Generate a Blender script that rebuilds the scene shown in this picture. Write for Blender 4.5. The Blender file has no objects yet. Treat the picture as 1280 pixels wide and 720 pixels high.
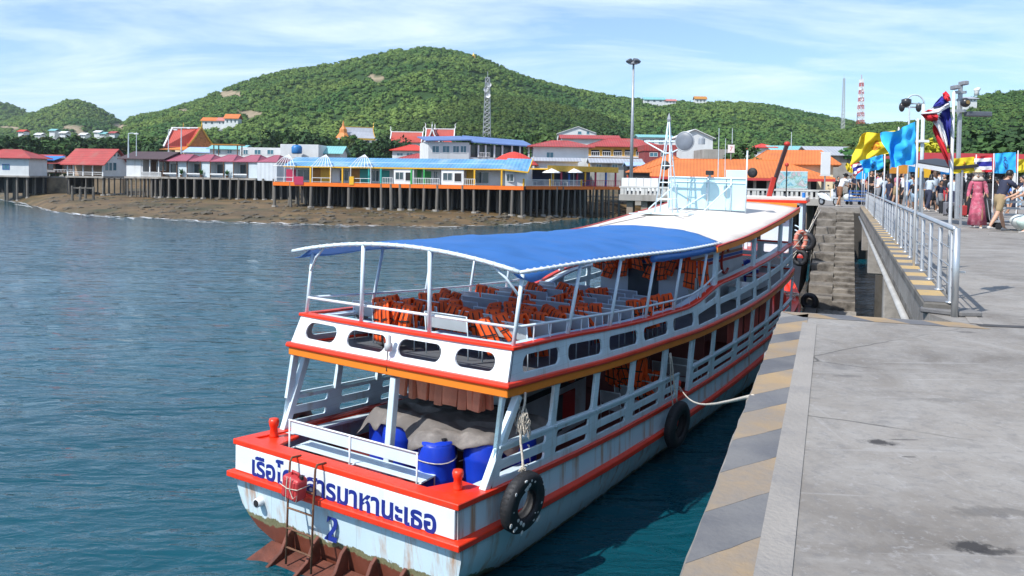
import bpy, bmesh, math, random
import numpy as np
from math import sin, cos, pi, radians, sqrt, atan2, tan
from mathutils import Vector, Matrix, noise
random.seed(7); np.random.seed(7)
S = bpy.context.scene
COL = S.collection

# ---------------------------------------------------------------- camera, sky, sun, exposure
HC = 6.95                      # eye height above the water
PIER = 5.55                    # pier surface above the water
FPX = 1020.0                   # focal length in pixels of the 1280 wide picture
PITCH, ROLL = radians(1.5), radians(.9)
ROW = 222 + FPX * tan(PITCH)           # image row of the optical axis: a shifted lens keeps uprights upright
cam = bpy.data.cameras.new('camera'); cam.sensor_width = 36; cam.lens = 36 * FPX / 1280
cam.clip_start = 0.1; cam.clip_end = 9000
co = bpy.data.objects.new('camera', cam); COL.objects.link(co)
co.matrix_world = Matrix.Translation((0, 0, HC)) @ Matrix.Rotation(pi / 2 - PITCH, 4, 'X') @ Matrix.Rotation(ROLL, 4, 'Z')
S.camera = co
cam.shift_y = -(360 - ROW) / 1280

SUN_EL, SUN_AZ = radians(49), radians(-130)      # azimuth clockwise from +Y: behind the camera, to the left
sd = bpy.data.lights.new('sun', 'SUN'); sd.energy = 4.3; sd.angle = radians(.53); sd.color = (1, .96, .9)
so = bpy.data.objects.new('sun', sd); COL.objects.link(so)
to_sun = Vector((sin(SUN_AZ) * cos(SUN_EL), cos(SUN_AZ) * cos(SUN_EL), sin(SUN_EL)))
so.rotation_euler = to_sun.to_track_quat('Z', 'Y').to_euler()
w = bpy.data.worlds.new('World'); S.world = w; w.use_nodes = True
nt = w.node_tree; nt.nodes.clear()
def wn(t, **k):
    n = nt.nodes.new(t)
    for a, b in k.items(): setattr(n, a, b)
    return n
sky = wn('ShaderNodeTexSky', sky_type='NISHITA', sun_disc=False, sun_elevation=SUN_EL, sun_rotation=SUN_AZ,
         altitude=0, air_density=1.0, dust_density=.2, ozone_density=3.0)
tc = wn('ShaderNodeTexCoord'); sx = wn('ShaderNodeSeparateXYZ'); nt.links.new(tc.outputs['Generated'], sx.inputs[0])
zz = wn('ShaderNodeMath', operation='ADD'); zz.inputs[1].default_value = .16; nt.links.new(sx.outputs[2], zz.inputs[0])
zm = wn('ShaderNodeMath', operation='MAXIMUM'); zm.inputs[1].default_value = .12; nt.links.new(zz.outputs[0], zm.inputs[0])
dx = wn('ShaderNodeMath', operation='DIVIDE'); nt.links.new(sx.outputs[0], dx.inputs[0]); nt.links.new(zm.outputs[0], dx.inputs[1])
dy = wn('ShaderNodeMath', operation='DIVIDE'); nt.links.new(sx.outputs[1], dy.inputs[0]); nt.links.new(zm.outputs[0], dy.inputs[1])
cb = wn('ShaderNodeCombineXYZ'); nt.links.new(dx.outputs[0], cb.inputs[0]); nt.links.new(dy.outputs[0], cb.inputs[1])
mp = wn('ShaderNodeMapping'); mp.inputs['Rotation'].default_value = (0, 0, .25); mp.inputs['Scale'].default_value = (.55, 1.2, 1)
mp.inputs['Location'].default_value = (3.1, 1.7, 0)
nt.links.new(cb.outputs[0], mp.inputs[0])
nz = wn('ShaderNodeTexNoise'); nz.inputs['Scale'].default_value = 1.6; nz.inputs['Detail'].default_value = 7; nz.inputs['Roughness'].default_value = .62
nz.inputs['Distortion'].default_value = .5
nt.links.new(mp.outputs[0], nz.inputs['Vector'])
rp = wn('ShaderNodeValToRGB'); rp.color_ramp.elements[0].position = .42; rp.color_ramp.elements[1].position = .80
nt.links.new(nz.outputs[0], rp.inputs[0])
mul = wn('ShaderNodeMath', operation='MULTIPLY_ADD'); mul.inputs[1].default_value = .90; mul.inputs[2].default_value = .12; nt.links.new(rp.outputs[0], mul.inputs[0])
tn_ = wn('ShaderNodeMix', data_type='RGBA', blend_type='MULTIPLY'); tn_.inputs[0].default_value = 1; nt.links.new(sky.outputs[0], tn_.inputs[6]); tn_.inputs[7].default_value = (.66, .80, .93, 1)
mx = wn('ShaderNodeMix', data_type='RGBA'); nt.links.new(mul.outputs[0], mx.inputs[0])
nt.links.new(tn_.outputs[2], mx.inputs[6]); mx.inputs[7].default_value = (5.6, 6.4, 7.3, 1)
bg = wn('ShaderNodeBackground'); bg.inputs[1].default_value = .15; nt.links.new(mx.outputs[2], bg.inputs[0])
ow = wn('ShaderNodeOutputWorld'); nt.links.new(bg.outputs[0], ow.inputs[0])
S.view_settings.view_transform = 'Standard'; S.view_settings.look = 'None'
S.view_settings.exposure = 0.38; S.view_settings.gamma = 1; S.view_settings.use_curve_mapping = False
S.render.engine = 'CYCLES'; S.cycles.max_bounces = 6; S.cycles.use_denoising = True
S.cycles.caustics_reflective = False; S.cycles.caustics_refractive = False

# ---------------------------------------------------------------- points from the photograph's sight lines
CF = Vector((0, cos(PITCH), -sin(PITCH))); CC = Vector((0, 0, HC)); R0 = Vector((1, 0, 0)); U0 = Vector((0, sin(PITCH), cos(PITCH)))
CR = R0 * cos(ROLL) + U0 * sin(ROLL); CU = U0 * cos(ROLL) - R0 * sin(ROLL)
def sight(px, py): return CF + CR * ((px - 640) / FPX) + CU * ((ROW - py) / FPX)
def hz(px): return 222 + (px - 640) * tan(ROLL)        # image row of the horizon at a column
def WY(px, py, Y):
    d = sight(px, py); return CC + d * (Y / d.y)
def WZ(px, py, z):
    d = sight(px, py); return CC + d * ((z - HC) / d.z)

# ---------------------------------------------------------------- materials
MATS = {}
def mat(name, col, rough=.6, var=.18, scale=2.5, bump=0, bscale=30, metal=0, stain=None, samt=.4, sscale=1.2, streak=False,
        rnd=0, spec=.5, gen=False, emit=0, alpha=1, attr=None, wave=None, detail=6, coat=0, seam=None):
    if name in MATS: return MATS[name]
    m = bpy.data.materials.new(name); m.use_nodes = True; MATS[name] = m
    t = m.node_tree; b = t.nodes['Principled BSDF']; L = t.links.new
    def N(k, **kw):
        n = t.nodes.new(k)
        for a, v in kw.items(): setattr(n, a, v)
        return n
    tcn = N('ShaderNodeTexCoord'); co_ = tcn.outputs['Object']
    if gen:
        g = N('ShaderNodeNewGeometry'); co_ = g.outputs['Position']
    n1 = N('ShaderNodeTexNoise'); n1.inputs['Scale'].default_value = scale; n1.inputs['Detail'].default_value = detail
    L(co_, n1.inputs['Vector'])
    mr = N('ShaderNodeMapRange'); mr.inputs[1].default_value = .25; mr.inputs[2].default_value = .75
    mr.inputs[3].default_value = 1 - var; mr.inputs[4].default_value = 1 + var
    L(n1.outputs[0], mr.inputs[0])
    val = mr.outputs[0]
    if rnd:
        oi = N('ShaderNodeObjectInfo'); m2 = N('ShaderNodeMapRange'); m2.inputs[3].default_value = 1 - rnd; m2.inputs[4].default_value = 1 + rnd
        L(oi.outputs['Random'], m2.inputs[0]); mm = N('ShaderNodeMath', operation='MULTIPLY'); L(val, mm.inputs[0]); L(m2.outputs[0], mm.inputs[1]); val = mm.outputs[0]
    if wave:      # (axis vector, period, depth) ridge shading of roof sheets and tiles, put into the colour
        ax, per, dep = wave
        dv = N('ShaderNodeVectorMath', operation='DOT_PRODUCT'); dv.inputs[1].default_value = ax; L(tcn.outputs['Object'], dv.inputs[0])
        ml = N('ShaderNodeMath', operation='MULTIPLY'); ml.inputs[1].default_value = 2 * pi / per; L(dv.outputs['Value'], ml.inputs[0])
        sn = N('ShaderNodeMath', operation='SINE'); L(ml.outputs[0], sn.inputs[0]); wout = sn.outputs[0]
        m3 = N('ShaderNodeMapRange'); m3.inputs[1].default_value = -1; m3.inputs[3].default_value = 1 - dep; m3.inputs[4].default_value = 1 + dep * .5
        L(wout, m3.inputs[0]); mm = N('ShaderNodeMath', operation='MULTIPLY'); L(val, mm.inputs[0]); L(m3.outputs[0], mm.inputs[1]); val = mm.outputs[0]
    if seam:      # (axis vector, period, line width share, darkening): joints between planks or cloth widths
        ax, per, wd, dk = seam
        dv = N('ShaderNodeVectorMath', operation='DOT_PRODUCT'); dv.inputs[1].default_value = ax; L(tcn.outputs['Object'], dv.inputs[0])
        ml = N('ShaderNodeMath', operation='DIVIDE'); ml.inputs[1].default_value = per; L(dv.outputs['Value'], ml.inputs[0]); fr = N('ShaderNodeMath', operation='FRACT'); L(ml.outputs[0], fr.inputs[0])
        ls = N('ShaderNodeMath', operation='LESS_THAN'); ls.inputs[1].default_value = wd; L(fr.outputs[0], ls.inputs[0]); m4 = N('ShaderNodeMapRange'); m4.inputs[3].default_value = 1; m4.inputs[4].default_value = 1 - dk; L(ls.outputs[0], m4.inputs[0])
        mm = N('ShaderNodeMath', operation='MULTIPLY'); L(val, mm.inputs[0]); L(m4.outputs[0], mm.inputs[1]); val = mm.outputs[0]
    vm = N('ShaderNodeVectorMath', operation='SCALE'); L(val, vm.inputs['Scale'])
    if attr:
        an = N('ShaderNodeAttribute'); an.attribute_name = attr; L(an.outputs['Color'], vm.inputs[0])
    else: vm.inputs[0].default_value = col[:3]
    out = vm.outputs[0]
    if stain:
        mpn = N('ShaderNodeMapping'); L(co_, mpn.inputs[0])
        if streak: mpn.inputs['Scale'].default_value = (1, 1, .12)
        n2 = N('ShaderNodeTexNoise'); n2.inputs['Scale'].default_value = sscale; n2.inputs['Detail'].default_value = 8; n2.inputs['Roughness'].default_value = .65
        L(mpn.outputs[0], n2.inputs['Vector'])
        r = N('ShaderNodeMapRange'); r.inputs[1].default_value = .62 - samt * .3; r.inputs[2].default_value = .80 - samt * .2; r.inputs[4].default_value = min(1, .5 + samt)
        L(n2.outputs[0], r.inputs[0])
        mxn = N('ShaderNodeMix', data_type='RGBA'); L(r.outputs[0], mxn.inputs[0]); L(out, mxn.inputs[6]); mxn.inputs[7].default_value = (*stain, 1)
        out = mxn.outputs[2]
    L(out, b.inputs['Base Color'])
    b.inputs['Roughness'].default_value = rough; b.inputs['Metallic'].default_value = metal
    b.inputs['Specular IOR Level'].default_value = spec
    if coat: b.inputs['Coat Weight'].default_value = coat
    if bump:
        n3 = N('ShaderNodeTexNoise'); n3.inputs['Scale'].default_value = bscale; n3.inputs['Detail'].default_value = 5; L(co_, n3.inputs['Vector'])
        bn = N('ShaderNodeBump'); bn.inputs['Strength'].default_value = bump; bn.inputs['Distance'].default_value = .02
        L(n3.outputs[0], bn.inputs['Height']); L(bn.outputs[0], b.inputs['Normal'])
    return m

# ---------------------------------------------------------------- mesh building
class MB:
    def __init__(s): s.v = []; s.f = []; s.mi = []
    def add(s, vs, fs, mi=0):
        o = len(s.v); s.v += [tuple(p) for p in vs]; s.f += [tuple(i + o for i in f) for f in fs]; s.mi += [mi] * len(fs); return s
    def box(s, x0, x1, y0, y1, z0, z1, mi=0, M=None):
        vs = [Vector((x, y, z)) for z in (z0, z1) for x, y in ((x0, y0), (x1, y0), (x1, y1), (x0, y1))]
        if M is not None: vs = [M @ p for p in vs]
        return s.add(vs, [(3, 2, 1, 0), (4, 5, 6, 7), (0, 1, 5, 4), (1, 2, 6, 5), (2, 3, 7, 6), (3, 0, 4, 7)], mi)
    def bar(s, a, b, wd, ht, up=(0, 0, 1), mi=0):     # rectangular beam from a to b
        a = Vector(a); b = Vector(b); d = (b - a).normalized(); u = Vector(up)
        r = d.cross(u)
        if r.length < 1e-4: r = d.cross(Vector((0, 1, 0)))
        r.normalize(); u = r.cross(d).normalized()
        vs = [p + r * (sx_ * wd / 2) + u * (sz_ * ht / 2) for p in (a, b) for sx_, sz_ in ((-1, -1), (1, -1), (1, 1), (-1, 1))]
        return s.add(vs, [(0, 1, 2, 3), (7, 6, 5, 4), (0, 4, 5, 1), (1, 5, 6, 2), (2, 6, 7, 3), (3, 7, 4, 0)], mi)
    def tube(s, pts, r, n=6, mi=0, cap=True, closed=False):
        pts = [Vector(p) for p in pts]; k = len(pts); rs = r if isinstance(r, (list, tuple)) else [r] * k
        vs = []; fs = []; prev = None
        for i, p in enumerate(pts):
            d = (pts[(i + 1) % k] - pts[i - 1]) if closed else (pts[min(i + 1, k - 1)] - pts[max(i - 1, 0)])
            d.normalize()
            if prev is None:
                a = d.cross(Vector((0, 0, 1)))
                if a.length < .05: a = d.cross(Vector((0, 1, 0)))
            else: a = prev - d * prev.dot(d)
            a.normalize(); prev = a; c = d.cross(a)
            for j in range(n):
                t = 2 * pi * j / n; vs.append(p + a * (cos(t) * rs[i]) + c * (sin(t) * rs[i]))
        for i in range(k if closed else k - 1):
            i2 = (i + 1) % k
            for j in range(n): fs.append((i * n + j, i2 * n + j, i2 * n + (j + 1) % n, i * n + (j + 1) % n))
        if cap and not closed: fs += [tuple(range(n)), tuple(range((k - 1) * n, k * n))[::-1]]
        return s.add(vs, [f[::-1] for f in fs], mi)
    def lathe(s, prof, n=12, c=(0, 0, 0), mi=0, cap=True):
        c = Vector(c); vs = []; fs = []; k = len(prof)
        for r, z in prof:
            for j in range(n): t = 2 * pi * j / n; vs.append(c + Vector((r * cos(t), r * sin(t), z)))
        for i in range(k - 1):
            for j in range(n): fs.append((i * n + j, i * n + (j + 1) % n, (i + 1) * n + (j + 1) % n, (i + 1) * n + j))
        if cap: fs += [tuple(range(n))[::-1], tuple(range((k - 1) * n, k * n))]
        return s.add(vs, fs, mi)
    def rings(s, rg, cap=True, mi=0, closed=True):    # loft through rings of equal count
        n = len(rg[0]); vs = [p for r in rg for p in r]; fs = []
        for i in range(len(rg) - 1):
            for j in range(n if closed else n - 1): fs.append((i * n + j, i * n + (j + 1) % n, (i + 1) * n + (j + 1) % n, (i + 1) * n + j))
        if cap: fs += [tuple(range(n))[::-1], tuple(range((len(rg) - 1) * n, len(rg) * n))]
        return s.add(vs, fs, mi)
    def grid(s, fn, nu, nv, mi=0):
        vs = [fn(i / nu, j / nv) for j in range(nv + 1) for i in range(nu + 1)]
        fs = [(j * (nu + 1) + i, j * (nu + 1) + i + 1, (j + 1) * (nu + 1) + i + 1, (j + 1) * (nu + 1) + i) for j in range(nv) for i in range(nu)]
        return s.add(vs, fs, mi)
    def shell(s, fn, nu, nv, th, mi=0):               # a sheet with thickness (offset along -normal estimate)
        P = [[Vector(fn(i / nu, j / nv)) for i in range(nu + 1)] for j in range(nv + 1)]
        o = []
        for j in range(nv + 1):
            r = []
            for i in range(nu + 1):
                a = P[j][min(i + 1, nu)] - P[j][max(i - 1, 0)]; b = P[min(j + 1, nv)][i] - P[max(j - 1, 0)][i]
                n = a.cross(b); n.normalize() if n.length > 1e-9 else None
                r.append(P[j][i] - n * th)
            o.append(r)
        A = [p for r in P for p in r]; B = [p for r in o for p in r]; k = len(A); W_ = nu + 1; fs = []
        for j in range(nv):
            for i in range(nu):
                q = (j * W_ + i, j * W_ + i + 1, (j + 1) * W_ + i + 1, (j + 1) * W_ + i); fs += [q, tuple(x + k for x in q[::-1])]
        bd = [i for i in range(nu + 1)] + [j * W_ + nu for j in range(1, nv + 1)] + [nv * W_ + i for i in range(nu - 1, -1, -1)] + [j * W_ for j in range(nv - 1, 0, -1)]
        for a, b in zip(bd, bd[1:] + bd[:1]): fs.append((b, a, a + k, b + k))
        return s.add(A + B, fs, mi)
    def prism(s, poly, d, mi=0):                      # extrude a 3D polygon by a vector
        d = Vector(d); poly = [Vector(p) for p in poly]; n = len(poly)
        return s.add(poly + [p + d for p in poly], [tuple(range(n))[::-1], tuple(range(n, 2 * n))] + [(i, (i + 1) % n, n + (i + 1) % n, n + i) for i in range(n)], mi)
    def ball(s, c, r, n=8, m=6, mi=0, sc=(1, 1, 1), M=None):
        vs = []; c = Vector(c)
        rg = []
        for i in range(1, m):
            ph = pi * i / m; rg.append([Vector((r * sc[0] * sin(ph) * cos(2 * pi * j / n), r * sc[1] * sin(ph) * sin(2 * pi * j / n), -r * sc[2] * cos(ph))) for j in range(n)])
        top = Vector((0, 0, r * sc[2])); bot = -top
        vs = [bot] + [p for q in rg for p in q] + [top]; fs = []
        for j in range(n): fs.append((0, 1 + (j + 1) % n, 1 + j)); fs.append((len(vs) - 1, 1 + (m - 2) * n + j, 1 + (m - 2) * n + (j + 1) % n))
        for i in range(m - 2):
            for j in range(n): fs.append((1 + i * n + j, 1 + i * n + (j + 1) % n, 1 + (i + 1) * n + (j + 1) % n, 1 + (i + 1) * n + j))
        vs = [(M @ p if M is not None else p) + c for p in vs]
        return s.add(vs, fs, mi)
    def mesh(s, name, mats, smooth=False):
        me = bpy.data.meshes.new(name); me.from_pydata(s.v, [], s.f)
        for m in (mats if isinstance(mats, (list, tuple)) else [mats]): me.materials.append(m)
        if any(s.mi): me.polygons.foreach_set('material_index', s.mi)
        if smooth: me.polygons.foreach_set('use_smooth', [True] * len(s.f))
        me.validate(); me.update(); return me
    def build(s, name, mats, parent=None, smooth=False, bevel=0, **tags):
        return put(name, s.mesh(name, mats, smooth), parent, bevel, **tags)

def put(name, me, parent=None, bevel=0, loc=None, rot=None, M=None, **tags):
    o = bpy.data.objects.new(name, me); COL.objects.link(o)
    if parent is not None: o.parent = parent
    if M is not None: o.matrix_basis = M
    if loc is not None: o.location = loc
    if rot is not None: o.rotation_euler = rot
    if bevel and me is not None:
        b = o.modifiers.new('bevel', 'BEVEL'); b.width = bevel; b.segments = 1; b.limit_method = 'ANGLE'; b.angle_limit = radians(40)
    tag(o, **tags); return o
def tag(o, label=None, cat=None, group=None, kind=None):
    if label: o['label'] = label
    if cat: o['category'] = cat
    if group: o['group'] = group
    if kind: o['kind'] = kind
    return o
def thing(name, label, cat, loc=(0, 0, 0), rz=0, group=None, M=None):
    o = bpy.data.objects.new(name, None); o.empty_display_size = .2; COL.objects.link(o)
    if M is not None: o.matrix_basis = M
    else: o.location = loc; o.rotation_euler = (0, 0, rz)
    return tag(o, label, cat, group)
def copy_tree(o, parent=None):
    c = o.copy(); COL.objects.link(c)
    if parent is not None: c.parent = parent
    for ch in list(o.children): copy_tree(ch, c)
    return c
def smooth_by_angle(o, deg=40):
    me = o.data; me.polygons.foreach_set('use_smooth', [True] * len(me.polygons)); me.set_sharp_from_angle(angle=radians(deg)); return o
def lerp(a, b, t): return a + (b - a) * t
def table(tb):
    xs = [a for a, _ in tb]; ys = [b for _, b in tb]
    def f(x):
        if x <= xs[0]: return ys[0]
        if x >= xs[-1]: return ys[-1]
        for i in range(len(xs) - 1):
            if x <= xs[i + 1]:
                t = (x - xs[i]) / (xs[i + 1] - xs[i]); m0 = (ys[i + 1] - ys[i - 1]) / (xs[i + 1] - xs[i - 1]) if i > 0 else (ys[1] - ys[0]) / (xs[1] - xs[0])
                m1 = (ys[i + 2] - ys[i]) / (xs[i + 2] - xs[i]) if i + 2 < len(xs) else (ys[-1] - ys[-2]) / (xs[-1] - xs[-2])
                h = xs[i + 1] - xs[i]
                return (2*t**3-3*t*t+1)*ys[i] + (t**3-2*t*t+t)*h*m0 + (-2*t**3+3*t*t)*ys[i+1] + (t**3-t*t)*h*m1
    return f
def lin(tb):
    xs = [a for a, _ in tb]; ys = [b for _, b in tb]
    return lambda x: float(np.interp(x, xs, ys))
ORD = ['first', 'second', 'third', 'fourth', 'fifth', 'sixth', 'seventh', 'eighth', 'ninth', 'tenth', 'eleventh', 'twelfth', 'thirteenth', 'fourteenth', 'fifteenth', 'sixteenth']
# ---------------------------------------------------------------- sea
def make_sea():
    m = bpy.data.materials.new('sea_water'); m.use_nodes = True; t = m.node_tree; b = t.nodes['Principled BSDF']; L = t.links.new
    g = t.nodes.new('ShaderNodeNewGeometry')
    def nse(scale, rotz, sc, det, dist=0):
        mpn = t.nodes.new('ShaderNodeMapping'); mpn.inputs['Rotation'].default_value = (0, 0, rotz); mpn.inputs['Scale'].default_value = sc
        L(g.outputs['Position'], mpn.inputs[0]); n = t.nodes.new('ShaderNodeTexNoise'); n.inputs['Scale'].default_value = scale; n.inputs['Detail'].default_value = det
        n.inputs['Distortion'].default_value = dist; n.inputs['Roughness'].default_value = .55; L(mpn.outputs[0], n.inputs['Vector']); return n.outputs[0]
    a = nse(.55, .25, (.55, 1.5, 1), 3, .3); c = nse(2.1, -.2, (.6, 1.3, 1), 4, .5)
    h = t.nodes.new('ShaderNodeMath'); h.operation = 'MULTIPLY_ADD'; h.inputs[1].default_value = .36; L(c, h.inputs[0]); L(a, h.inputs[2])
    bn = t.nodes.new('ShaderNodeBump'); bn.inputs['Strength'].default_value = 1.0; bn.inputs['Distance'].default_value = .21; L(h.outputs[0], bn.inputs['Height'])
    L(bn.outputs[0], b.inputs['Normal'])
    wp = t.nodes.new('ShaderNodeMapRange'); wp.inputs[1].default_value = .35; wp.inputs[2].default_value = .65; wp.inputs[3].default_value = .5; wp.inputs[4].default_value = 1.0; L(nse(.05, .9, (.5, 1.6, 1), 3), wp.inputs[0]); L(wp.outputs[0], bn.inputs['Strength'])
    k = nse(.035, .4, (1, 2.2, 1), 3); mxn = t.nodes.new('ShaderNodeMix'); mxn.data_type = 'RGBA'; L(k, mxn.inputs[0])
    mxn.inputs[6].default_value = (.002, .036, .052, 1); mxn.inputs[7].default_value = (.004, .080, .112, 1)
    L(mxn.outputs[2], b.inputs['Base Color']); b.inputs['Roughness'].default_value = .06; b.inputs['IOR'].default_value = 1.33
    b.inputs['Specular IOR Level'].default_value = .5
    angs = list(np.arange(-44, 44.01, .26)) + list(np.arange(48, 316, 6)); angs = [radians(x) for x in angs]
    rs = [0.6]; 
    while rs[-1] < 4200: rs.append(rs[-1] * (1.0165 if 6 < rs[-1] < 190 else 1.12))
    vs = []
    for r in rs:
        fade = 1 if r < 60 else max(0, 1 - (r - 60) / 150)
        for a_ in angs:
            x = r * sin(a_); y = r * cos(a_); z = 0
            if fade > 0 and abs(a_) < .78:
                z = fade * (.055 * noise.noise((x * .35 + y * .12, y * .85 - x * .1, 0)) + .030 * noise.noise((x * 1.1, y * 2.0 + x * .2, 7)))
            vs.append((x, y, z))
    na = len(angs); fs = []
    for i in range(len(rs) - 1):
        for j in range(na):
            j2 = (j + 1) % na; fs.append((i * na + j, i * na + j2, (i + 1) * na + j2, (i + 1) * na + j)[::-1])
    fs.append(tuple(range(na)))
    mb = MB(); mb.v = vs; mb.f = fs; mb.mi = [0] * len(fs)
    return mb.build('sea', m, smooth=True, kind='structure', label='rippled blue green sea water')
make_sea()

# ---------------------------------------------------------------- tidal flat and land
FRONT = lin([(-40, 247), (0, 249), (30, 254), (60, 263), (100, 268), (170, 272), (250, 275.5), (340, 279), (430, 281.5), (560, 283.5), (640, 281), (720, 274), (790, 266), (860, 258), (1000, 254)])
def flat_z(px, Y):
    py = FRONT(px) + 1.3 * noise.noise((px * .03, 3, 0)) + .8 * noise.noise((px * .11, 5, 0))
    Yf = WZ(px, py, 0).y; d = Y - Yf
    return (-.9 if d < -8 else .11 * d) if d < 0 else 2.25 * (1 - math.exp(-d / 26.)) + (.55 if Y > 238 else 0) * min(1, (Y - 238) / 20) * 4
def make_flat():
    def fn(u, v):
        px = lerp(-60, 960, u); Y = 100 + 200 * v ** 1.35; z = flat_z(px, Y)
        x = (px - 640) / FPX * Y
        k = max(0, min(1, z * 2)) ; z += k * (.16 * noise.noise((x * .16, Y * .16, 0)) + .08 * noise.noise((x * .5, Y * .5, 3)) + .05 * noise.noise((x * 1.3, Y * 1.3, 9)))
        return Vector((x, Y, z))
    m = mat('tidal_mud', (.120, .078, .034), .7, .6, .22, .5, 3, stain=(.040, .044, .016), samt=.5, sscale=.13, gen=True, spec=.4)
    MB().grid(fn, 300, 130).build('tidal_flat', m, smooth=True, kind='structure', label='brown muddy reef flat bared by the tide')
    lm = mat('town_ground', (.20, .18, .14), .9, .25, .08, gen=True)
    MB().grid(lambda u, v: Vector((lerp(-1700, 1500, u), lerp(285, 2300, v), 4.0)), 8, 8).build('land', lm, kind='structure', label='flat ground behind the waterfront')
    MB().grid(lambda u, v: Vector((lerp((150 + 15 * v * 0) / FPX * lerp(84, 284, v), 240, u), lerp(84, 284, v), 4.3)), 4, 4).build('shore_ground', lm, kind='structure', label='ground behind the far quay wall')
    # surf: thin broken foam lines along the edge
    fm = mat('foam', (.75, .78, .8), .6, .1, 3)
    mb = MB()
    for i in range(210):
        px = random.uniform(-20, 700); off = random.choice((-.6, -1.6, -3.2, -5)) * random.uniform(.6, 1.2)
        if px < 40 and random.random() < .5: off -= random.uniform(0, 16)
        n = random.randint(4, 9); wpx = random.uniform(2, 9); pts = []
        for k in range(n):
            p = px + wpx * k / n * 2; Y = WZ(p, FRONT(p) + 1.3 * noise.noise((p * .03, 3, 0)) + .8 * noise.noise((p * .11, 5, 0)), 0).y + off + .3 * noise.noise((p * .4, i, 0))
            pts.append(Vector(((p - 640) / FPX * Y, Y, .085)))
        wd = random.uniform(.10, .34)
        for k in range(n - 1):
            a = wd * sin(pi * k / (n - 1)) + .02; b = wd * sin(pi * (k + 1) / (n - 1)) + .02
            mb.add([pts[k], pts[k + 1], pts[k + 1] + Vector((0, b, .004)), pts[k] + Vector((0, a, .004))], [(0, 1, 2, 3)])
    mb.build('surf_foam', fm, kind='stuff', label='thin white surf along the edge of the tidal flat')
    # loose rocks over the flat and at the feet of the piles
    rm = mat('shore_rock', (.085, .072, .052), .85, .4, 1.2, .4, 6, gen=True)
    mb = MB()
    ico = bmesh.new(); bmesh.ops.create_icosphere(ico, subdivisions=1, radius=1); iv = [v.co.copy() for v in ico.verts]; jf = [tuple(v.index for v in f.verts) for f in ico.faces]
    for i in range(650):
        px = random.uniform(60, 780); py = FRONT(px); Yf = WZ(px, py, 0).y; Y = Yf + random.uniform(.5, 75) * random.random() ** .8
        if px > 700 and Y < 95: continue
        z = flat_z(px, Y); s_ = random.uniform(.15, .5) * (1.9 if random.random() < .12 else 1)
        mb.add([((px - 640) / FPX * Y + p.x * s_ * 1.4 * (1 + .3 * noise.noise(p * 2 + Vector((i, 0, 0)))), Y + p.y * s_ * 1.2, z + p.z * s_ * .5 * (1 + .4 * noise.noise(p * 1.5 + Vector((0, i, 0))))) for p in iv], jf)
    ico.free()
    mb.build('shore_rocks', rm, kind='stuff', label='scattered dark rocks on the tidal flat')
make_flat()

# ---------------------------------------------------------------- hills with forest
SCARS = [(287, 118, 22, 6), (312, 143, 22, 6), (470, 98, 14, 6), (10, 160, 20, 3), (92, 160, 18, 5), (100, 168, 8, 8), (150, 159, 16, 5), (228, 139, 12, 3), (278, 153, 32, 5), (822, 127, 20, 3), (877, 128, 12, 3), (1215, 123, 10, 3), (1076, 158, 8, 2), (800, 178, 30, 4)]
def in_scar(px, py, k=1):
    for a, b, c, d in SCARS:
        if ((px - a) / c) ** 2 + ((py - b) / d) ** 2 < .62 * k * (1 + .5 * noise.noise((px * .2, py * .3, 0))): return True
    return False
def project(p):
    d = p - CC; z = d.dot(CF); return 640 + FPX * d.dot(CR) / z, ROW - FPX * d.dot(CU) / z
def tree_protos(n, subdiv=1):
    out = []
    for k in range(n):
        b = bmesh.new(); bmesh.ops.create_icosphere(b, subdivisions=1, radius=.80)
        for v in b.verts:
            q = v.co.copy(); f = 1 + .6 * noise.noise(q * 1.6 + Vector((k * 9.1, 0, 0))) + .35 * noise.noise(q * 4 + Vector((0, k * 5, 0)))
            v.co = Vector((q.x * f, q.y * f, q.z * f * .9))
        vs = [v.co.copy() for v in b.verts]; fs = [[v.index for v in f.verts] for f in b.faces if f.calc_center_median().z > -.35]; b.free()
        rn = random.Random(k)
        for i in range(24):
            d = Vector((rn.gauss(0, 1), rn.gauss(0, 1), abs(rn.gauss(0, .9)))).normalized(); p = d * rn.uniform(.62, 1.06); a = d.cross(Vector((rn.gauss(0, 1), rn.gauss(0, 1), rn.gauss(0, 1)))).normalized(); a = (a + d * rn.uniform(-.5, .5)).normalized(); c = d.cross(a); s_ = rn.uniform(.20, .42)
            o = len(vs); vs += [p - a * s_, p + c * s_ * .7, p + a * s_, p - c * s_ * .7]; fs += [[o, o + 1, o + 2], [o, o + 2, o + 3]]
        out.append((np.array([v[:] for v in vs]), np.array(fs)))
    return out
PROT = tree_protos(12)
FOREST = mat('forest_leaves', (1, 1, 1), .9, .22, .9, .3, 1.2, attr='tint', gen=True, spec=.15)
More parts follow.
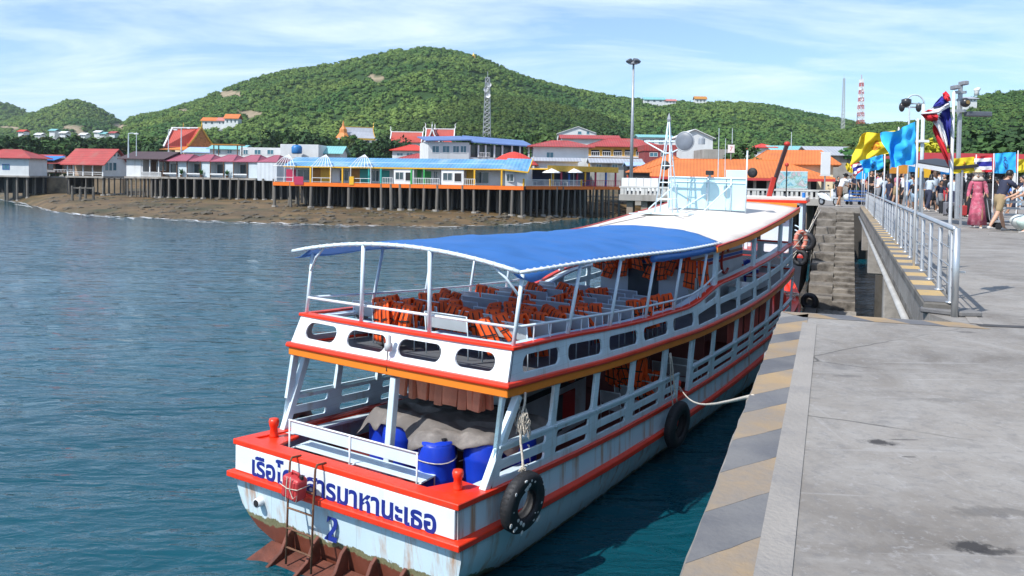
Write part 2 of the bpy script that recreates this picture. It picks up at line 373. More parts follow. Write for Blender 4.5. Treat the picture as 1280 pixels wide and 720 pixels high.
def forest_mesh(name, pts, label, prot=PROT, m=FOREST):
    V = []; F = []; T = []; o = 0
    for (p, r, tint) in pts:
        v, f = prot[random.randrange(len(prot))]
        a = random.uniform(0, 6.28); c, s_ = cos(a), sin(a)
        q = np.empty_like(v); q[:, 0] = (v[:, 0] * c - v[:, 1] * s_) * r; q[:, 1] = (v[:, 0] * s_ + v[:, 1] * c) * r; q[:, 2] = v[:, 2] * r * random.uniform(.55, .95)
        V.append(q + np.array(p)); F.append(f + o); o += len(v); T.append(np.tile(np.array([*tint, 1.0]), (len(v), 1)) * np.random.uniform(.86, 1.14, (len(v), 1)) * random.uniform(.86, 1.14))
    V = np.concatenate(V); F = np.concatenate(F); T = np.concatenate(T).astype(np.float32)
    me = bpy.data.meshes.new(name); me.vertices.add(len(V)); me.vertices.foreach_set('co', V.astype(np.float32).ravel())
    me.loops.add(F.size); me.loops.foreach_set('vertex_index', F.ravel().astype(np.int32)); me.polygons.add(len(F))
    me.polygons.foreach_set('loop_start', np.arange(0, F.size, 3, dtype=np.int32))
    at = me.color_attributes.new('tint', 'FLOAT_COLOR', 'POINT'); at.data.foreach_set('color', T.ravel())
    me.materials.append(m); me.update(calc_edges=True)
    return put(name, me, kind='stuff', label=label)
def tint_at(p, base=0):
    a = noise.noise(Vector(p) * .012) + .5 * noise.noise(Vector(p) * .05); t = max(0, min(1, .45 + .55 * a + random.uniform(-.25, .25)))
    return (lerp(.048, .150, t), lerp(.115, .215, t), lerp(.032, .052, t))
def hill(name, label, ridge, D, depth, n, rr=(3.2, 5.2), foot=4.0, tone=1.0, gamma=.8):
    rf = table(ridge); x0, x1 = ridge[0][0], ridge[-1][0]; nu = int((x1 - x0) / 4); nv = 34
    def P(u, v):
        px = lerp(x0, x1, u); zr = WY(px, rf(px), D).z
        Y = D - depth * (1 - v)
        if v <= 1: z = foot + (zr - foot) * max(0, v) ** gamma
        else: z = foot + (zr - foot) * max(0, 1 - (v - 1) * 1.6)
        x = (px - 640) / FPX * Y
        k = min(1, 4 * v * (1.0 - v)) if 0 < v < 1 else 0
        z += k * (zr - foot) * (.10 * noise.noise((x * .008, Y * .008, 1)) + .06 * noise.noise((x * .025, Y * .02, 4)))
        return Vector((x, Y, z))
    mb = MB(); mb.grid(lambda u, v: P(u, v * 1.5), nu, int(nv * 1.5))
    me = mb.mesh(name, mat('hill_soil', (1, 1, 1), .95, .3, .1, attr='tint', gen=True, spec=.1), True)
    at = me.color_attributes.new('tint', 'FLOAT_COLOR', 'POINT'); cols = []
    for v in me.vertices:
        q = project(v.co); cols += ([.27, .22, .15, 1] if in_scar(*q) else [.035, .07, .022, 1])
    at.data.foreach_set('color', cols)
    put(name, me, kind='structure', label=label)
    pts = []
    while len(pts) < n:
        u, v = random.random(), random.random() ** .85 * 1.02
        p = P(u, v); q = project(p)
        if in_scar(*q, .9): continue
        r = random.uniform(*rr) * .88; t = tint_at(p); pts.append(((p.x, p.y, p.z + r * .25), r, tuple(c * tone for c in t)))
    # a few taller crowns break the skyline
    for i in range(n // 140):
        p = P(random.random(), 1.0); r = random.uniform(*rr) * .8; pts.append(((p.x, p.y, p.z + r * random.uniform(.1, .7)), r, tuple(c * tone for c in tint_at(p))))
    forest_mesh(name + '_forest', pts, 'dense green forest covering ' + label)
hill('far_hills', 'the farthest hill at the left edge', [(-260, 132), (-120, 118), (-60, 120), (0, 128), (15, 133), (35, 141), (60, 150), (95, 165), (120, 178)], 1500, 380, 2600, (3.6, 6.5), tone=1.0)
hill('left_hill', 'the small rounded hill on the left', [(-60, 182), (0, 155), (30, 146), (60, 136), (90, 126), (110, 130), (130, 140), (150, 153), (172, 170)], 1200, 330, 3000, (2.9, 5.4), tone=1.0)
hill('main_hill', 'the tall main hill', [(120, 178), (140, 164), (165, 149), (200, 141), (240, 129), (280, 113), (320, 99), (360, 89), (400, 83), (440, 75), (470, 68), (500, 63), (530, 61), (560, 64), (590, 71), (620, 83), (650, 96), (690, 107), (740, 118), (790, 125), (840, 128), (900, 129), (950, 132), (1000, 141), (1040, 149), (1080, 157), (1130, 175)], 900, 480, 12500, (2.2, 4.2))
hill('front_hill', 'the lower dark hill in front of the main hill', [(385, 190), (405, 176), (430, 159), (470, 141), (500, 130), (540, 123), (580, 120), (620, 120), (660, 126), (700, 133), (740, 143), (780, 158), (820, 178), (840, 190)], 600, 210, 5200, (1.5, 3.1), tone=.62)
hill('right_hill', 'the hill at the right edge', [(1030, 185), (1060, 166), (1090, 158), (1120, 155), (1160, 152), (1180, 141), (1200, 130), (1225, 122), (1260, 117), (1300, 118), (1400, 128), (1600, 160)], 500, 240, 5600, (1.4, 3.0), tone=.85)
# low belt of trees along the foot of the hills
def belt(name, px0, px1, Y0, Y1, n, top, label, tone=.6):
    pts = []
    for i in range(n):
        px = random.uniform(px0, px1); Y = random.uniform(Y0, Y1); r = random.uniform(1.1, 2.3); zt = WY(px, top(px), Y).z
        z = random.uniform(5, max(5.2, zt - r * .6)); x = (px - 640) / FPX * Y
        pts.append(((x, Y, z), r, tuple(c * tone * random.uniform(.7, 1.4) for c in tint_at((x, Y, z)))))
    forest_mesh(name, pts, label)
belt('shore_wood', -60, 420, 300, 380, 3600, lambda px: 172 + 5 * noise.noise((px * .05, 0, 0)) + 3 * noise.noise((px * .2, 0, 0)), 'dark belt of trees behind the left waterfront')
belt('valley_wood', 400, 800, 300, 360, 2800, lambda px: 172 + 7 * noise.noise((px * .04, 4, 0)) + 3 * noise.noise((px * .2, 0, 0)), 'dark belt of trees behind the middle of the waterfront', .55)
belt('right_wood', 1020, 1420, 150, 190, 1500, lambda px: (184 if px < 1150 else 172) + 6 * noise.noise((px * .04, 8, 0)) + 3 * noise.noise((px * .2, 0, 0)), 'dark belt of trees behind the quay on the right', .55)

# ---------------------------------------------------------------- single trees
BARK = mat('bark', (.13, .10, .07), .9, .3, 4, .5, 20)
def leaf_mat(name, c): return mat(name, c, .75, .35, .8, rnd=.15, spec=.25, detail=3)
def tree(name, label, pos, h, r, leaf, group=None, n=900, seed=0, squash=.8):
    rnd = random.Random(seed); t = thing(name, label, 'tree', pos, 0, group)
    mb = MB(); top = Vector((rnd.uniform(-.1, .1) * h, 0, h * .55)); mb.tube([(0, 0, -.3), (0, 0, h * .25), top], [.05 * h * .5 + .05, .04 * h * .5 + .04, .02 * h], 7)
    ctr = []
    for i in range(9):
        a = i * 2.4; d = Vector((cos(a) * r * rnd.uniform(.35, .75), sin(a) * r * rnd.uniform(.35, .75), h * rnd.uniform(.5, .88))); ctr.append((d, r * rnd.uniform(.3, .5)))
        mb.tube([(0, 0, h * .25), lerp(Vector((0, 0, h * .3)), d, .5) + Vector((0, 0, .04 * h)), d], [.016 * h, .01 * h, .004 * h], 5)
    mb.build('trunk', BARK, t)
    ctr.append((Vector((0, 0, h * .85)), r * .45))
    cb_ = MB(); s_ = r * .085 + .05
    for i in range(n):
        c, cr = ctr[rnd.randrange(len(ctr))]; q = Vector((rnd.gauss(0, 1), rnd.gauss(0, 1), rnd.gauss(0, 1))).normalized(); p = c + Vector((q.x, q.y, q.z * squash)) * cr * rnd.uniform(.55, 1.1)
        a = Vector((rnd.gauss(0, 1), rnd.gauss(0, 1), rnd.gauss(0, .6))).normalized(); b = q.cross(a); b = b.normalized() if b.length > .01 else Vector((1, 0, 0)); k = s_ * rnd.uniform(.7, 1.5)
        cb_.add([p - a * k, p + b * k * .6, p + a * k, p - b * k * .6], [(0, 1, 2, 3)])
    cb_.build('crown', leaf, t)
    return t
# ---------------------------------------------------------------- the town along the shore
WALLW = mat('white_wall', (.66, .68, .68), .7, .1, .6, stain=(.42, .40, .36), samt=.15, sscale=.8, streak=True)
WALLB = mat('pale_blue_wall', (.56, .64, .68), .7, .1, .8, stain=(.38, .38, .36), samt=.15, sscale=.8, streak=True)
WALLG = mat('grey_wall', (.34, .34, .32), .8, .18, .6, stain=(.15, .13, .11), samt=.3, sscale=.5, streak=True)
CREAM = mat('cream_wall', (.70, .58, .38), .7, .1, .8)
GLASS = mat('window_glass', (.045, .075, .09), .12, .3, .6, spec=.7)
GLASSB = mat('blue_glass', (.05, .16, .22), .12, .3, .6, spec=.7)
DARKO = mat('shade_black', (.022, .022, .024), .8, .3, .6)  # black painted for shade in openings and under decks; also one tank lid
WOODB = mat('brown_wood', (.13, .07, .04), .7, .25, 2)
ROOFR = mat('red_sheet_roof', (.38, .055, .050), .6, .16, .5, wave=((1, 0, 0), .55, .22), stain=(.30, .11, .09), samt=.4, sscale=.35)
ROOFK = mat('bright_red_roof', (.60, .05, .03), .6, .14, .5, wave=((1, 0, 0), .5, .15))
ROOFM2 = mat('magenta_sheet_roof', (.33, .085, .125), .6, .15, .4, wave=((1, 0, 0), .7, .16), stain=(.22, .07, .09), samt=.2, sscale=.3)
ROOFD = mat('dark_brown_roof', (.075, .045, .048), .65, .2, .5, wave=((1, 0, 0), .6, .18))
ROOFB = mat('blue_sheet_roof', (.115, .30, .52), .55, .25, .35, wave=((1, 0, 0), .6, .2), stain=(.34, .46, .55), samt=.35, sscale=.22)
ROOFT = mat('orange_tile_roof', (.58, .165, .040), .75, .16, .35, wave=((1, 0, 0), .42, .16), stain=(.40, .12, .05), samt=.2, sscale=.25)
ROOFC = mat('cyan_sheet_roof', (.20, .46, .46), .55, .12, .4, wave=((1, 0, 0), .6, .12))
ROOFG = mat('grey_sheet_roof', (.36, .38, .42), .6, .12, .4, wave=((1, 0, 0), .6, .14))
GOLD = mat('gold_trim', (.60, .36, .05), .35, .25, 3, metal=.3)
ORDECK = mat('orange_deck_paint', (.82, .17, .012), .5, .08, .5)
YEL = mat('yellow_paint', (.75, .42, .02), .5, .1, .8)
PINK = mat('crimson_paint', (.45, .03, .09), .5, .1, .8); TEAL = mat('teal_paint', (.03, .34, .30), .5, .1, .8); GREENP = mat('green_paint', (.04, .36, .08), .5, .1, .8)
WTRIM = mat('white_trim', (.76, .77, .77), .5, .06, 1)
PILE = mat('weathered_pile', (.15, .138, .12), .85, .35, 1.2, .4, 8, stain=(.05, .045, .04), samt=.45, sscale=.7)
CONC = mat('aged_concrete', (.32, .30, .27), .85, .22, .5, .4, 8, stain=(.13, .11, .09), samt=.35, sscale=.6, streak=True)

class House:
    """local frame: x along the front from left to right, y away from the viewer, z up from the deck"""
    def __init__(s, name, label, cat, pL, YL, pR, YR, z, group=None):
        a = WY(pL, hz(pL), YL); b = WY(pR, hz(pR), YR); s.a = Vector((a.x, a.y, z)); d = Vector((b.x - a.x, b.y - a.y, 0)); s.W = d.length; s.rz = atan2(d.y, d.x)
        s.ex = d.normalized(); s.ey = Vector((-s.ex.y, s.ex.x, 0)); s.root = thing(name, label, cat, s.a, s.rz, group); s.z = z
    def p(s, px, py, y=0):                 # picture point -> (x, z) on the plane y of the front
        d = sight(px, py); o = s.a + s.ey * y; t = (o - CC).dot(s.ey) / d.dot(s.ey); q = CC + d * t; return (q - s.a).dot(s.ex), q.z - s.z
    def X(s, px, y=0): return s.p(px, hz(px), y)[0]
    def Z(s, px, py, y=0): return s.p(px, py, y)[1]
    def ground(s, x, y):
        q = s.a + s.ex * x + s.ey * y; return flat_z(640 + FPX * q.x / q.y, q.y) - s.z
    def box(s, name, m, x0, x1, y0, y1, z0, z1, parent=None, **k):
        return MB().box(x0, x1, y0, y1, z0, z1).build(name, m, parent or s.root, **k)
    def window(s, x0, x1, z0, z1, y=0, panes=2, fm=None, gm=None, name='window', rows=1):
        fm = fm or WTRIM; gm = gm or GLASS; t = .07; mb = MB()
        mb.box(x0, x1, y - .06, y - .003, z0, z0 + t).box(x0, x1, y - .06, y - .003, z1 - t, z1).box(x0, x0 + t, y - .06, y - .003, z0 + t, z1 - t).box(x1 - t, x1, y - .06, y - .003, z0 + t, z1 - t)
        for i in range(1, panes): xm = lerp(x0, x1, i / panes); mb.box(xm - .03, xm + .03, y - .055, y - .004, z0 + t, z1 - t)
        f = mb.build(name, fm, s.root)
        for i in range(panes): MB().box(lerp(x0, x1, i / panes) + .03, lerp(x0, x1, (i + 1) / panes) - .03, y - .025, y - .005, z0 + t, z1 - t).build('pane', gm, f)
        return f
    def gable(s, m, x0, x1, y0, y1, ze, zr, axis='x', th=.14, ov=.4, name='roof', wall=None):
        mb = MB()
        if axis == 'x':
            ym = (y0 + y1) / 2
            for ya, sg in ((y0 - ov, 1), (y1 + ov, -1)):
                k = (zr - ze) / abs(ym - (y0 if sg > 0 else y1)); zo = ze - k * ov
                q = [(x0 - ov, ya, zo), (x1 + ov, ya, zo), (x1 + ov, ym, zr), (x0 - ov, ym, zr)]; mb.prism(q if sg > 0 else q[::-1], (0, 0, th))
            if wall:
                for xx in (x0, x1 - .12): w_ = MB(); w_.prism([(xx, y0, ze - .01), (xx, y1, ze - .01), (xx, ym, zr - .02)], (.12, 0, 0)); w_.build('gable_wall', wall, s.root)
        else:
            xm = (x0 + x1) / 2
            for xa, sg in ((x0 - ov, -1), (x1 + ov, 1)):
                k = (zr - ze) / (xm - x0); zo = ze - k * ov
                q = [(xa, y0 - ov, zo), (xm, y0 - ov, zr), (xm, y1 + ov, zr), (xa, y1 + ov, zo)]; mb.prism(q[::-1] if sg > 0 else q, (0, 0, th))
            if wall:
                for yy in (y0, y1 - .12): w_ = MB(); w_.prism([(x0, yy, ze - .01), (x1, yy, ze - .01), (xm, yy, zr - .02)], (0, .12, 0)); w_.build('gable_wall', wall, s.root)
        return mb.build(name, m, s.root)
    def hip(s, m, x0, x1, y0, y1, ze, zr, ov=.4, name='roof', run=None, th=.12):
        x0 -= ov; x1 += ov; y0 -= ov; y1 += ov; r = run if run is not None else min(x1 - x0, y1 - y0) / 2; ym = (y0 + y1) / 2
        if x1 - x0 - 2 * r < .05: r = (x1 - x0) / 2 - .02
        b = [(x0, y0, ze), (x1, y0, ze), (x1, y1, ze), (x0, y1, ze)]; t = [(x0 + r, ym, zr), (x1 - r, ym, zr)]
        c = [(x, y, z + th) for x, y, z in b]; tt = [(x, y, z + th) for x, y, z in t]
        mb = MB(); mb.add(b + c + tt, [(3, 2, 1, 0), (0, 1, 5, 4), (1, 2, 6, 5), (2, 3, 7, 6), (3, 0, 4, 7), (4, 5, 9, 8), (5, 6, 9), (6, 7, 8, 9), (7, 4, 8)])
        o = mb.build(name, m, s.root)
        rc = MB(); rc.tube([tt[0], tt[1]], .09, 5)
        for a, b_ in ((0, 4), (0, 7), (1, 5), (1, 6)): rc.tube([tt[a], c[b_ - 4]], .08, 5)
        rc.build('ridge_cap', m, o); return o
    def stilts(s, xs, ys, r=.16, m=None, foot=True, square=False):
        me = None; m = m or PILE
        for y in ys:
            for x in xs:
                g = s.ground(x, y) - .4
                if me is None:
                    mb = MB(); mb.lathe([(r * 1.15, 0), (r, .15), (r * .95, 1)], 7); me = mb.mesh('stilt', m, True)
                o = put('stilt', me, s.root, loc=(x + random.uniform(-.2, .2), y, g), rot=(random.uniform(-.025, .025), random.uniform(-.035, .035), 0)); sw = random.uniform(.75, 1.2); o.scale = (sw, sw, -.05 - g)
                if foot and y == ys[0] and random.random() < .6:
                    q = MB(); q.lathe([(r * 2.6, 0), (r * 2.2, .5)], 6, (0, 0, .15)); put('footing', q.mesh('footing', CONC), s.root, loc=(x, y, g))
    def railing(s, x0, x1, y, z, h=.9, step=.35, m=None, posts=None, name='railing'):
        m = m or WTRIM; mb = MB(); mb.box(x0, x1, y - .03, y + .03, z + h - .08, z + h); mb.box(x0, x1, y - .025, y + .025, z + .10, z + .16)
        n = max(1, int((x1 - x0) / step))
        for i in range(n + 1): x = lerp(x0, x1, i / n); mb.box(x - .03, x + .03, y - .02, y + .02, z, z + h - .08)
        return mb.build(name, m, s.root)

def plane_box(h, px0, px1, py0, py1, y0, y1, name, m, **k):
    x0, z1 = h.p(px0, py0, y0); x1, z0 = h.p(px1, py1, y0); return h.box(name, m, x0, x1, y0, y1, z0, z1, **k)

# 1 --- white stilt house at the left edge
h = House('stilt_house', 'white stilt house with red hip roof and blue window at the left edge', 'house', -30, 178, 36, 178, 5.7)
zw = h.Z(18, 198); h.box('wall', WALLW, 0, h.W, 0, 7, 0, zw); h.hip(ROOFR, 0, h.W, 0, 7, zw, h.Z(5, 187), ov=.9, run=4.5); h.box('deck', CONC, -.3, h.W + .3, -.3, 7.3, -.35, 0)
a, z0 = h.p(3, 212); b, z1 = h.p(12, 205); h.window(a, b, z0, z1, fm=mat('blue_shutter', (.02, .10, .45), .5), gm=GLASSB); h.stilts(np.linspace(.4, h.W - .3, 6), (.2, 3, 6), .22); h.box('painted_underdeck_shade', DARKO, 0, h.W, 6.6, 6.9, -4, -.36)  # dark sheet behind the stilts painted as underdeck shade
# 2 --- small shelters behind the sea wall
for nm, lb, (p0, p1), pe, pr, m in (('shelter', 'open waterfront shelter with bright blue roof beside the leftmost white house', (37, 68), 200, 197.3, mat('bright_blue_roof', (.03, .20, .62), .5)), ('shelter', 'open shelter with red sheet roof on the deck above the sea wall', (58, 100), 204.5, 200.5, ROOFR)):
    h = House(nm, lb, 'shelter', p0, 200, p1, 200, 6.3)
    ze = h.Z(p0, pe); zr = h.Z(p0, pr); mb = MB(); mb.prism([(-.5, -.8, ze), (h.W + .5, -.8, ze), (h.W + .5, 4, zr + .5), (-.5, 4, zr + .5)], (0, 0, .12)); mb.build('roof', m, h.root)
    for i in range(5): h.box('post', WOODB, lerp(0, h.W - .2, i / 4), lerp(0, h.W - .2, i / 4) + .2, -.2, 0, 0, ze)
    h.box('back_wall', WALLW, 0, h.W, 3.5, 3.7, 0, ze); h.box('counter', WOODB, 1, h.W - 1, 2, 2.5, 0, 1.0); h.railing(0, h.W, -.3, 0, .9)
h = House('house', 'low house with maroon roof half hidden behind the blue shelter', 'house', 38, 214, 72, 214, 6.3); ze = h.Z(50, 197.5)
h.box('wall', WALLW, 0, h.W, 0, 5, 0, ze); h.gable(ROOFR, 0, h.W, 0, 5, ze, h.Z(50, 193.5), wall=WALLW); h.window(1, 3, 1, 2.4); h.window(4, 6, 1, 2.4)
h = House('boat_shed', 'shed with curved white roof between the red roofs on the left', 'shed', 84, 215, 115, 215, 6.3)
mb = MB(); mb.shell(lambda u, v: Vector((lerp(0, h.W, u), lerp(0, 6, v), h.Z(95, 203) + (h.Z(95, 188.5) - h.Z(95, 203)) * sin(pi * min(1, u * .62 + .1)))), 10, 1, .15); mb.build('roof', WTRIM, h.root); h.box('wall', WALLW, .3, h.W - .3, .3, 5.6, 0, h.Z(95, 203))
# 3 --- sea wall
h = House('sea_wall', 'stained brown concrete sea wall left of the white gabled house', 'wall', 35, 186, 153, 186, 1.4)
mb = MB(); zt = h.Z(90, 222.5); mb.box(0, h.W, 0, 1.2, -1.5, zt); mb.build('wall', mat('sea_wall_stone', (.30, .235, .16), .9, .35, .35, .6, 3, stain=(.075, .06, .045), samt=.45, sscale=.25, streak=False), h.root)
h.box('coping', CONC, -.2, h.W + .2, -.12, 1.3, zt, zt + .3); h.box('end_buttress', CONC, -1, h.X(47), -.5, .0, -1.5, zt - .1)
for x in np.arange(h.X(50), h.W, 3.2): h.box('railing_post', WOODB, x, x + .18, .3, .5, zt + .3, zt + 1.5)
h.box('deck_strip', WOODB, h.X(37), h.W, -.1, 14, zt + 1.05, zt + 1.25)
t = thing('mooring_stump', 'old broken pile stumps standing on the mud before the sea wall', 'stumps', WZ(101, 247, 1.9))
for px in (-1.6, -.1, .9, 2.4):
    MB().lathe([(.25, -.6), (.22, 2.0 + random.uniform(-.3, .3)), (.1, 2.1)], 7, (px, 0, 0)).build('stump', PILE, t)
MB().box(-1.7, 2.6, -.12, .12, 1.7, 1.95).build('crossbeam', PILE, t)
# 4 --- white gabled house, nearest corner at column 129
h = House('gabled_house', 'white house with a red roof whose gable end shows three windows above the mud', 'house', 129, 172, 158.5, 180, 5.9)
L_ = 8.5; W_ = h.W; ze = h.Z(129, 203); zr = h.Z(144, 187)
h.rz += 0; h.box('wall', WALLW, 0, W_, 0, .3, 0, ze); h.gable(ROOFR, -0, W_, 0, L_, ze, zr, 'y', ov=.9, wall=WALLW)
for a, b in ((131, 135.5), (136, 140), (141, 145.5)):
    x0, z1 = h.p(a, 203); x1, z0 = h.p(b, 213.5); h.window(x0, x1, z0, z1, panes=1, gm=GLASSB)
for a in (142, 146.5): x0, z1 = h.p(a, 192.5); x1, z0 = h.p(a + 2.6, 196); h.window(x0, x1, z0, z1, panes=1)
h.box('side_wall', mat('tan_wall', (.40, .27, .18), .8), 2.6, W_, .3, L_, 0, ze - .02)
for yy in (2.4, 4.6, 6.8, 8.2): h.box('post', WTRIM, 0, .2, yy, yy + .2, 0, ze + .1)
h.box('porch_rail', WTRIM, .03, .12, .4, L_, .75, .85); h.box('porch_rail', WTRIM, .03, .12, .4, L_, .35, .43); h.box('painted_underdeck_shade', DARKO, .2, W_, L_ - .2, L_, -4, -.4)  # rear dark sheet stands in for the shade below the porch deck
h.box('deck', CONC, -.3, W_ + .2, -.2, L_, -.4, 0); h.stilts(np.linspace(.1, W_ - .2, 5), (.1, 4, 8), .2)
# 5 --- dark roofed house
h = House('dark_roofed_house', 'house with dark brown roof and shaded porch left of the magenta roofed row', 'house', 158, 166, 201, 164, 6.0)
ze = h.Z(180, 197.5); zr = h.Z(180, 189.5); h.box('wall', WALLW, 0, h.X(176), 0, 8, 0, ze - .02); h.box('back_wall', WOODB, h.X(176), h.W, 2.6, 8, 0, ze - .02); h.gable(ROOFD, -.6, h.W + .6, 0, 8, ze, zr, ov=.9, wall=WOODB)
for px in (176.5, 186, 197): x = h.X(px); h.box('post', WTRIM, x, x + .22, .1, .35, 0, ze)
x0, z1 = h.p(183, 202); x1, z0 = h.p(196, 213); h.window(x0 + .4, x1 + .2, z0, z1, y=2.6, panes=3); h.railing(h.X(176), h.W, .05, 0, .95, .16); h.box('deck', CONC, -.2, h.W, -.4, 8, -.4, 0); h.stilts(np.linspace(.2, h.W - .2, 9), (.0, 4, 7), .17); h.box('painted_underdeck_shade', DARKO, 0, h.W, 7.6, 7.9, -4, -.42)  # shade under the deck is painted as a dark rear sheet
# 6 --- row of magenta roofs, one thing (a single row house)
h = House('row_house', 'long row house on piles under five joined magenta roofs', 'house', 201, 164, 346, 158, 6.05)
ze = h.Z(250, 202); zr = h.Z(250, 193.5); cut = [h.X(p) for p in (203, 233, 262, 291, 321, 346)]
for i in range(5):
    x0, x1 = cut[i], cut[i + 1]; h.hip(ROOFM2, x0, x1, 0, 8, ze, zr, ov=.02 if i else .5, run=1.6)
    if i < 4:
        xm = lerp(x0, x1, .60); h.box('wall', WALLB, xm, x1, .3, 7.5, 0, ze - .01); h.box('back_wall', WALLB, x0, xm, 2.2, 7.5, 0, ze - .01)
        h.window(x0 + .3, xm - .2, .55, ze - .5, y=2.2, panes=3, fm=WOODB, gm=GLASS); h.box('balcony_rail', WTRIM, x0 + .15, xm - .1, .0, .12, .55, .8); h.box('balcony_bench', WTRIM, x0 + .3, xm - .3, .3, .7, .30, .42)
        for xx in (x0, xm - .15): h.box('post', WOODB, xx, xx + .15, .05, .2, 0, ze)
    else:
        h.box('wall', mat('corrugated_white', (.58, .63, .67), .6, .1, .5, wave=((1, 0, 0), .9, .1)), x0 + .06, x1 - .05, .05, 7.5, -.45, ze - .01)
h.box('deck', CONC, -.3, cut[4], -.5, 8, -.38, 0); h.stilts(np.linspace(.3, h.W - .5, 14), (-.3, 2.5, 5.5), .24)
h.box('painted_underdeck_shade', DARKO, 0, h.W, 8.0, 8.3, -4.2, -.4); h.box('painted_side_shade', DARKO, 0, .2, 3, 8, -4.2, -.4)  # dark back and side sheets stand in for shade among the piles
for px in (227, 252, 284):
    t = thing('potted_palm', 'potted plant on the balcony of the magenta roofed row, %s from the left' % ORD[[227, 252, 284].index(px)], 'plant', h.root.matrix_basis @ Vector((h.X(px), -.1, 0)))
    MB().lathe([(.22, 0), (.3, .45)], 7).build('pot', WOODB, t); mb = MB()
    for i in range(26):
        a = random.uniform(0, 6.28); r = random.uniform(.3, .8); zt = random.uniform(.8, 1.7); e = Vector((cos(a) * r, sin(a) * r, zt)); s_ = Vector((-sin(a), cos(a), 0)) * .10
        mb.add([(0, 0, .45), e * .6 + s_ + Vector((0, 0, .4)), e, e * .6 - s_ + Vector((0, 0, .4))], [(0, 1, 2, 3)])
    mb.build('leaves', leaf_mat('palm_leaf', (.045, .15, .03)), t)
# 7 --- long colourful guest house with orange deck
h = House('guest_house', 'long guest house on piles with blue sheet roof and bright orange deck edge', 'guest house', 343, 139, 654, 131, 5.6)
ze = h.Z(560, 210.5); zr = h.Z(560, 198.5); D_ = 9; W_ = h.W; xL = h.X(352); xR = h.X(629)
MBr = MB(); MBr.prism([(xL - .3, 1.2, ze), (xR + .3, 1.2, ze), (xR + .3, 6, zr), (xL - .3, 6, zr)], (0, 0, .12)); MBr.prism([(xL - .3, 6, zr), (xR + .3, 6, zr), (xR + .3, 10.5, ze), (xL - .3, 10.5, ze)], (0, 0, .12)); MBr.build('roof', ROOFB, h.root)
h.box('eave_board', YEL, xL - .3, xR + .3, 1.12, 1.19, ze - .16, ze + .06)
mb = MB(); mb.box(-.2, W_ + .1, -.12, 0, -.62, .0); mb.build('deck_edge', ORDECK, h.root); h.box('deck', WOODB, -.2, W_ + .1, 0.003, 10, -.5, -.02); h.box('back_wall', WALLW, xL, xR, 3.4, 9.8, 0, ze + .9)
segs = [(357, 371, PINK, 'd'), (371, 388, DARKO, 'w'), (390, 401, mat('ochre_panel', (.45, .20, .03), .6), 'p'), (401, 412, YEL, 'p'), (416, 424, WTRIM, 'p'), (424, 437, DARKO, 'w'), (438, 450, mat('ochre_panel', (.45, .20, .03), .6), 'p'), (450, 463, TEAL, 'p'), (464, 475, DARKO, 'w'), (476, 488, TEAL, 'd'), (489, 514, WTRIM, 'w'), (515, 527, GREENP, 'p'), (528, 540, GREENP, 'd'), (541, 548, DARKO, 'w'), (549, 577, WTRIM, 'w'), (578, 592, YEL, 'p'), (593, 612, DARKO, 'w')]
for a, b, m, k in segs:
    x0, x1 = h.X(a, 3.4), h.X(b, 3.4)
    if k == 'p': h.box('wall_panel', m, x0, x1, 3.3, 3.39, .02, ze - .2)
    elif k == 'd': h.box('door', m, x0 + .15, x1 - .15, 3.32, 3.39, 0, 2.2)
    elif m is WTRIM: h.box('bay_wall', WTRIM, h.X(a), h.X(b), 1.3, 3.3, 0.0, ze - .02); h.window(h.X(a) + .25, lerp(h.X(a), h.X(b), .5), .7, 2.0, y=1.3, panes=2); h.window(lerp(h.X(a), h.X(b), .58), h.X(b) - .3, .5, 2.0, y=1.3, panes=1, gm=DARKO)
    else: h.window(x0 + .1, x1 - .1, .3, ze - .45, y=3.4, panes=2, fm=WTRIM)
for px, m in ((388, YEL), (413, YEL), (428, YEL), (461, TEAL), (476, TEAL), (514, GREENP), (530, GREENP), (593, YEL), (627, YEL)): x = h.X(px, 1.2); h.box('post', m, x - .13, x + .13, 1.15, 1.38, 0, ze)
for a, b in ((475, 488), (514, 547), (578, 592)): h.railing(h.X(a), h.X(b), 1.15, 0, 1.05, .3)
# white end house with its gable to the right
ew = MB(); ew.prism([(xR + .1, 1.2, 0), (W_, 2.2, 0), (W_, 9, 0), (xR + .1, 9, 0)], (0, 0, ze + .1)); ew.build('end_wall', WALLW, h.root)
rr = MB(); x0, x1 = xR + .1, W_ + .1; rr.prism([(x0 - .4, .4, ze - .1), (x1 + .5, 1.2, ze - .5), (x1 + .5, 5.6, zr + .1), (x0 - .4, 5, zr + .2)], (0, 0, .14)); rr.build('end_roof', ROOFB, h.root); rb = MB(); rb.bar((x1 + .5, 1.2, ze - .45), (x1 + .5, 5.6, zr + .15), .12, .28); rb.bar((x0 - .4, .4, ze - .05), (x1 + .5, 1.2, ze - .45), .1, .25); rb.build('barge_board', YEL, h.root)
a, z1 = h.p(633, 217, 1.7); b, z0 = h.p(643, 227, 1.7); mbw = h.window(a, b, z0, z1, y=1.3, panes=2)
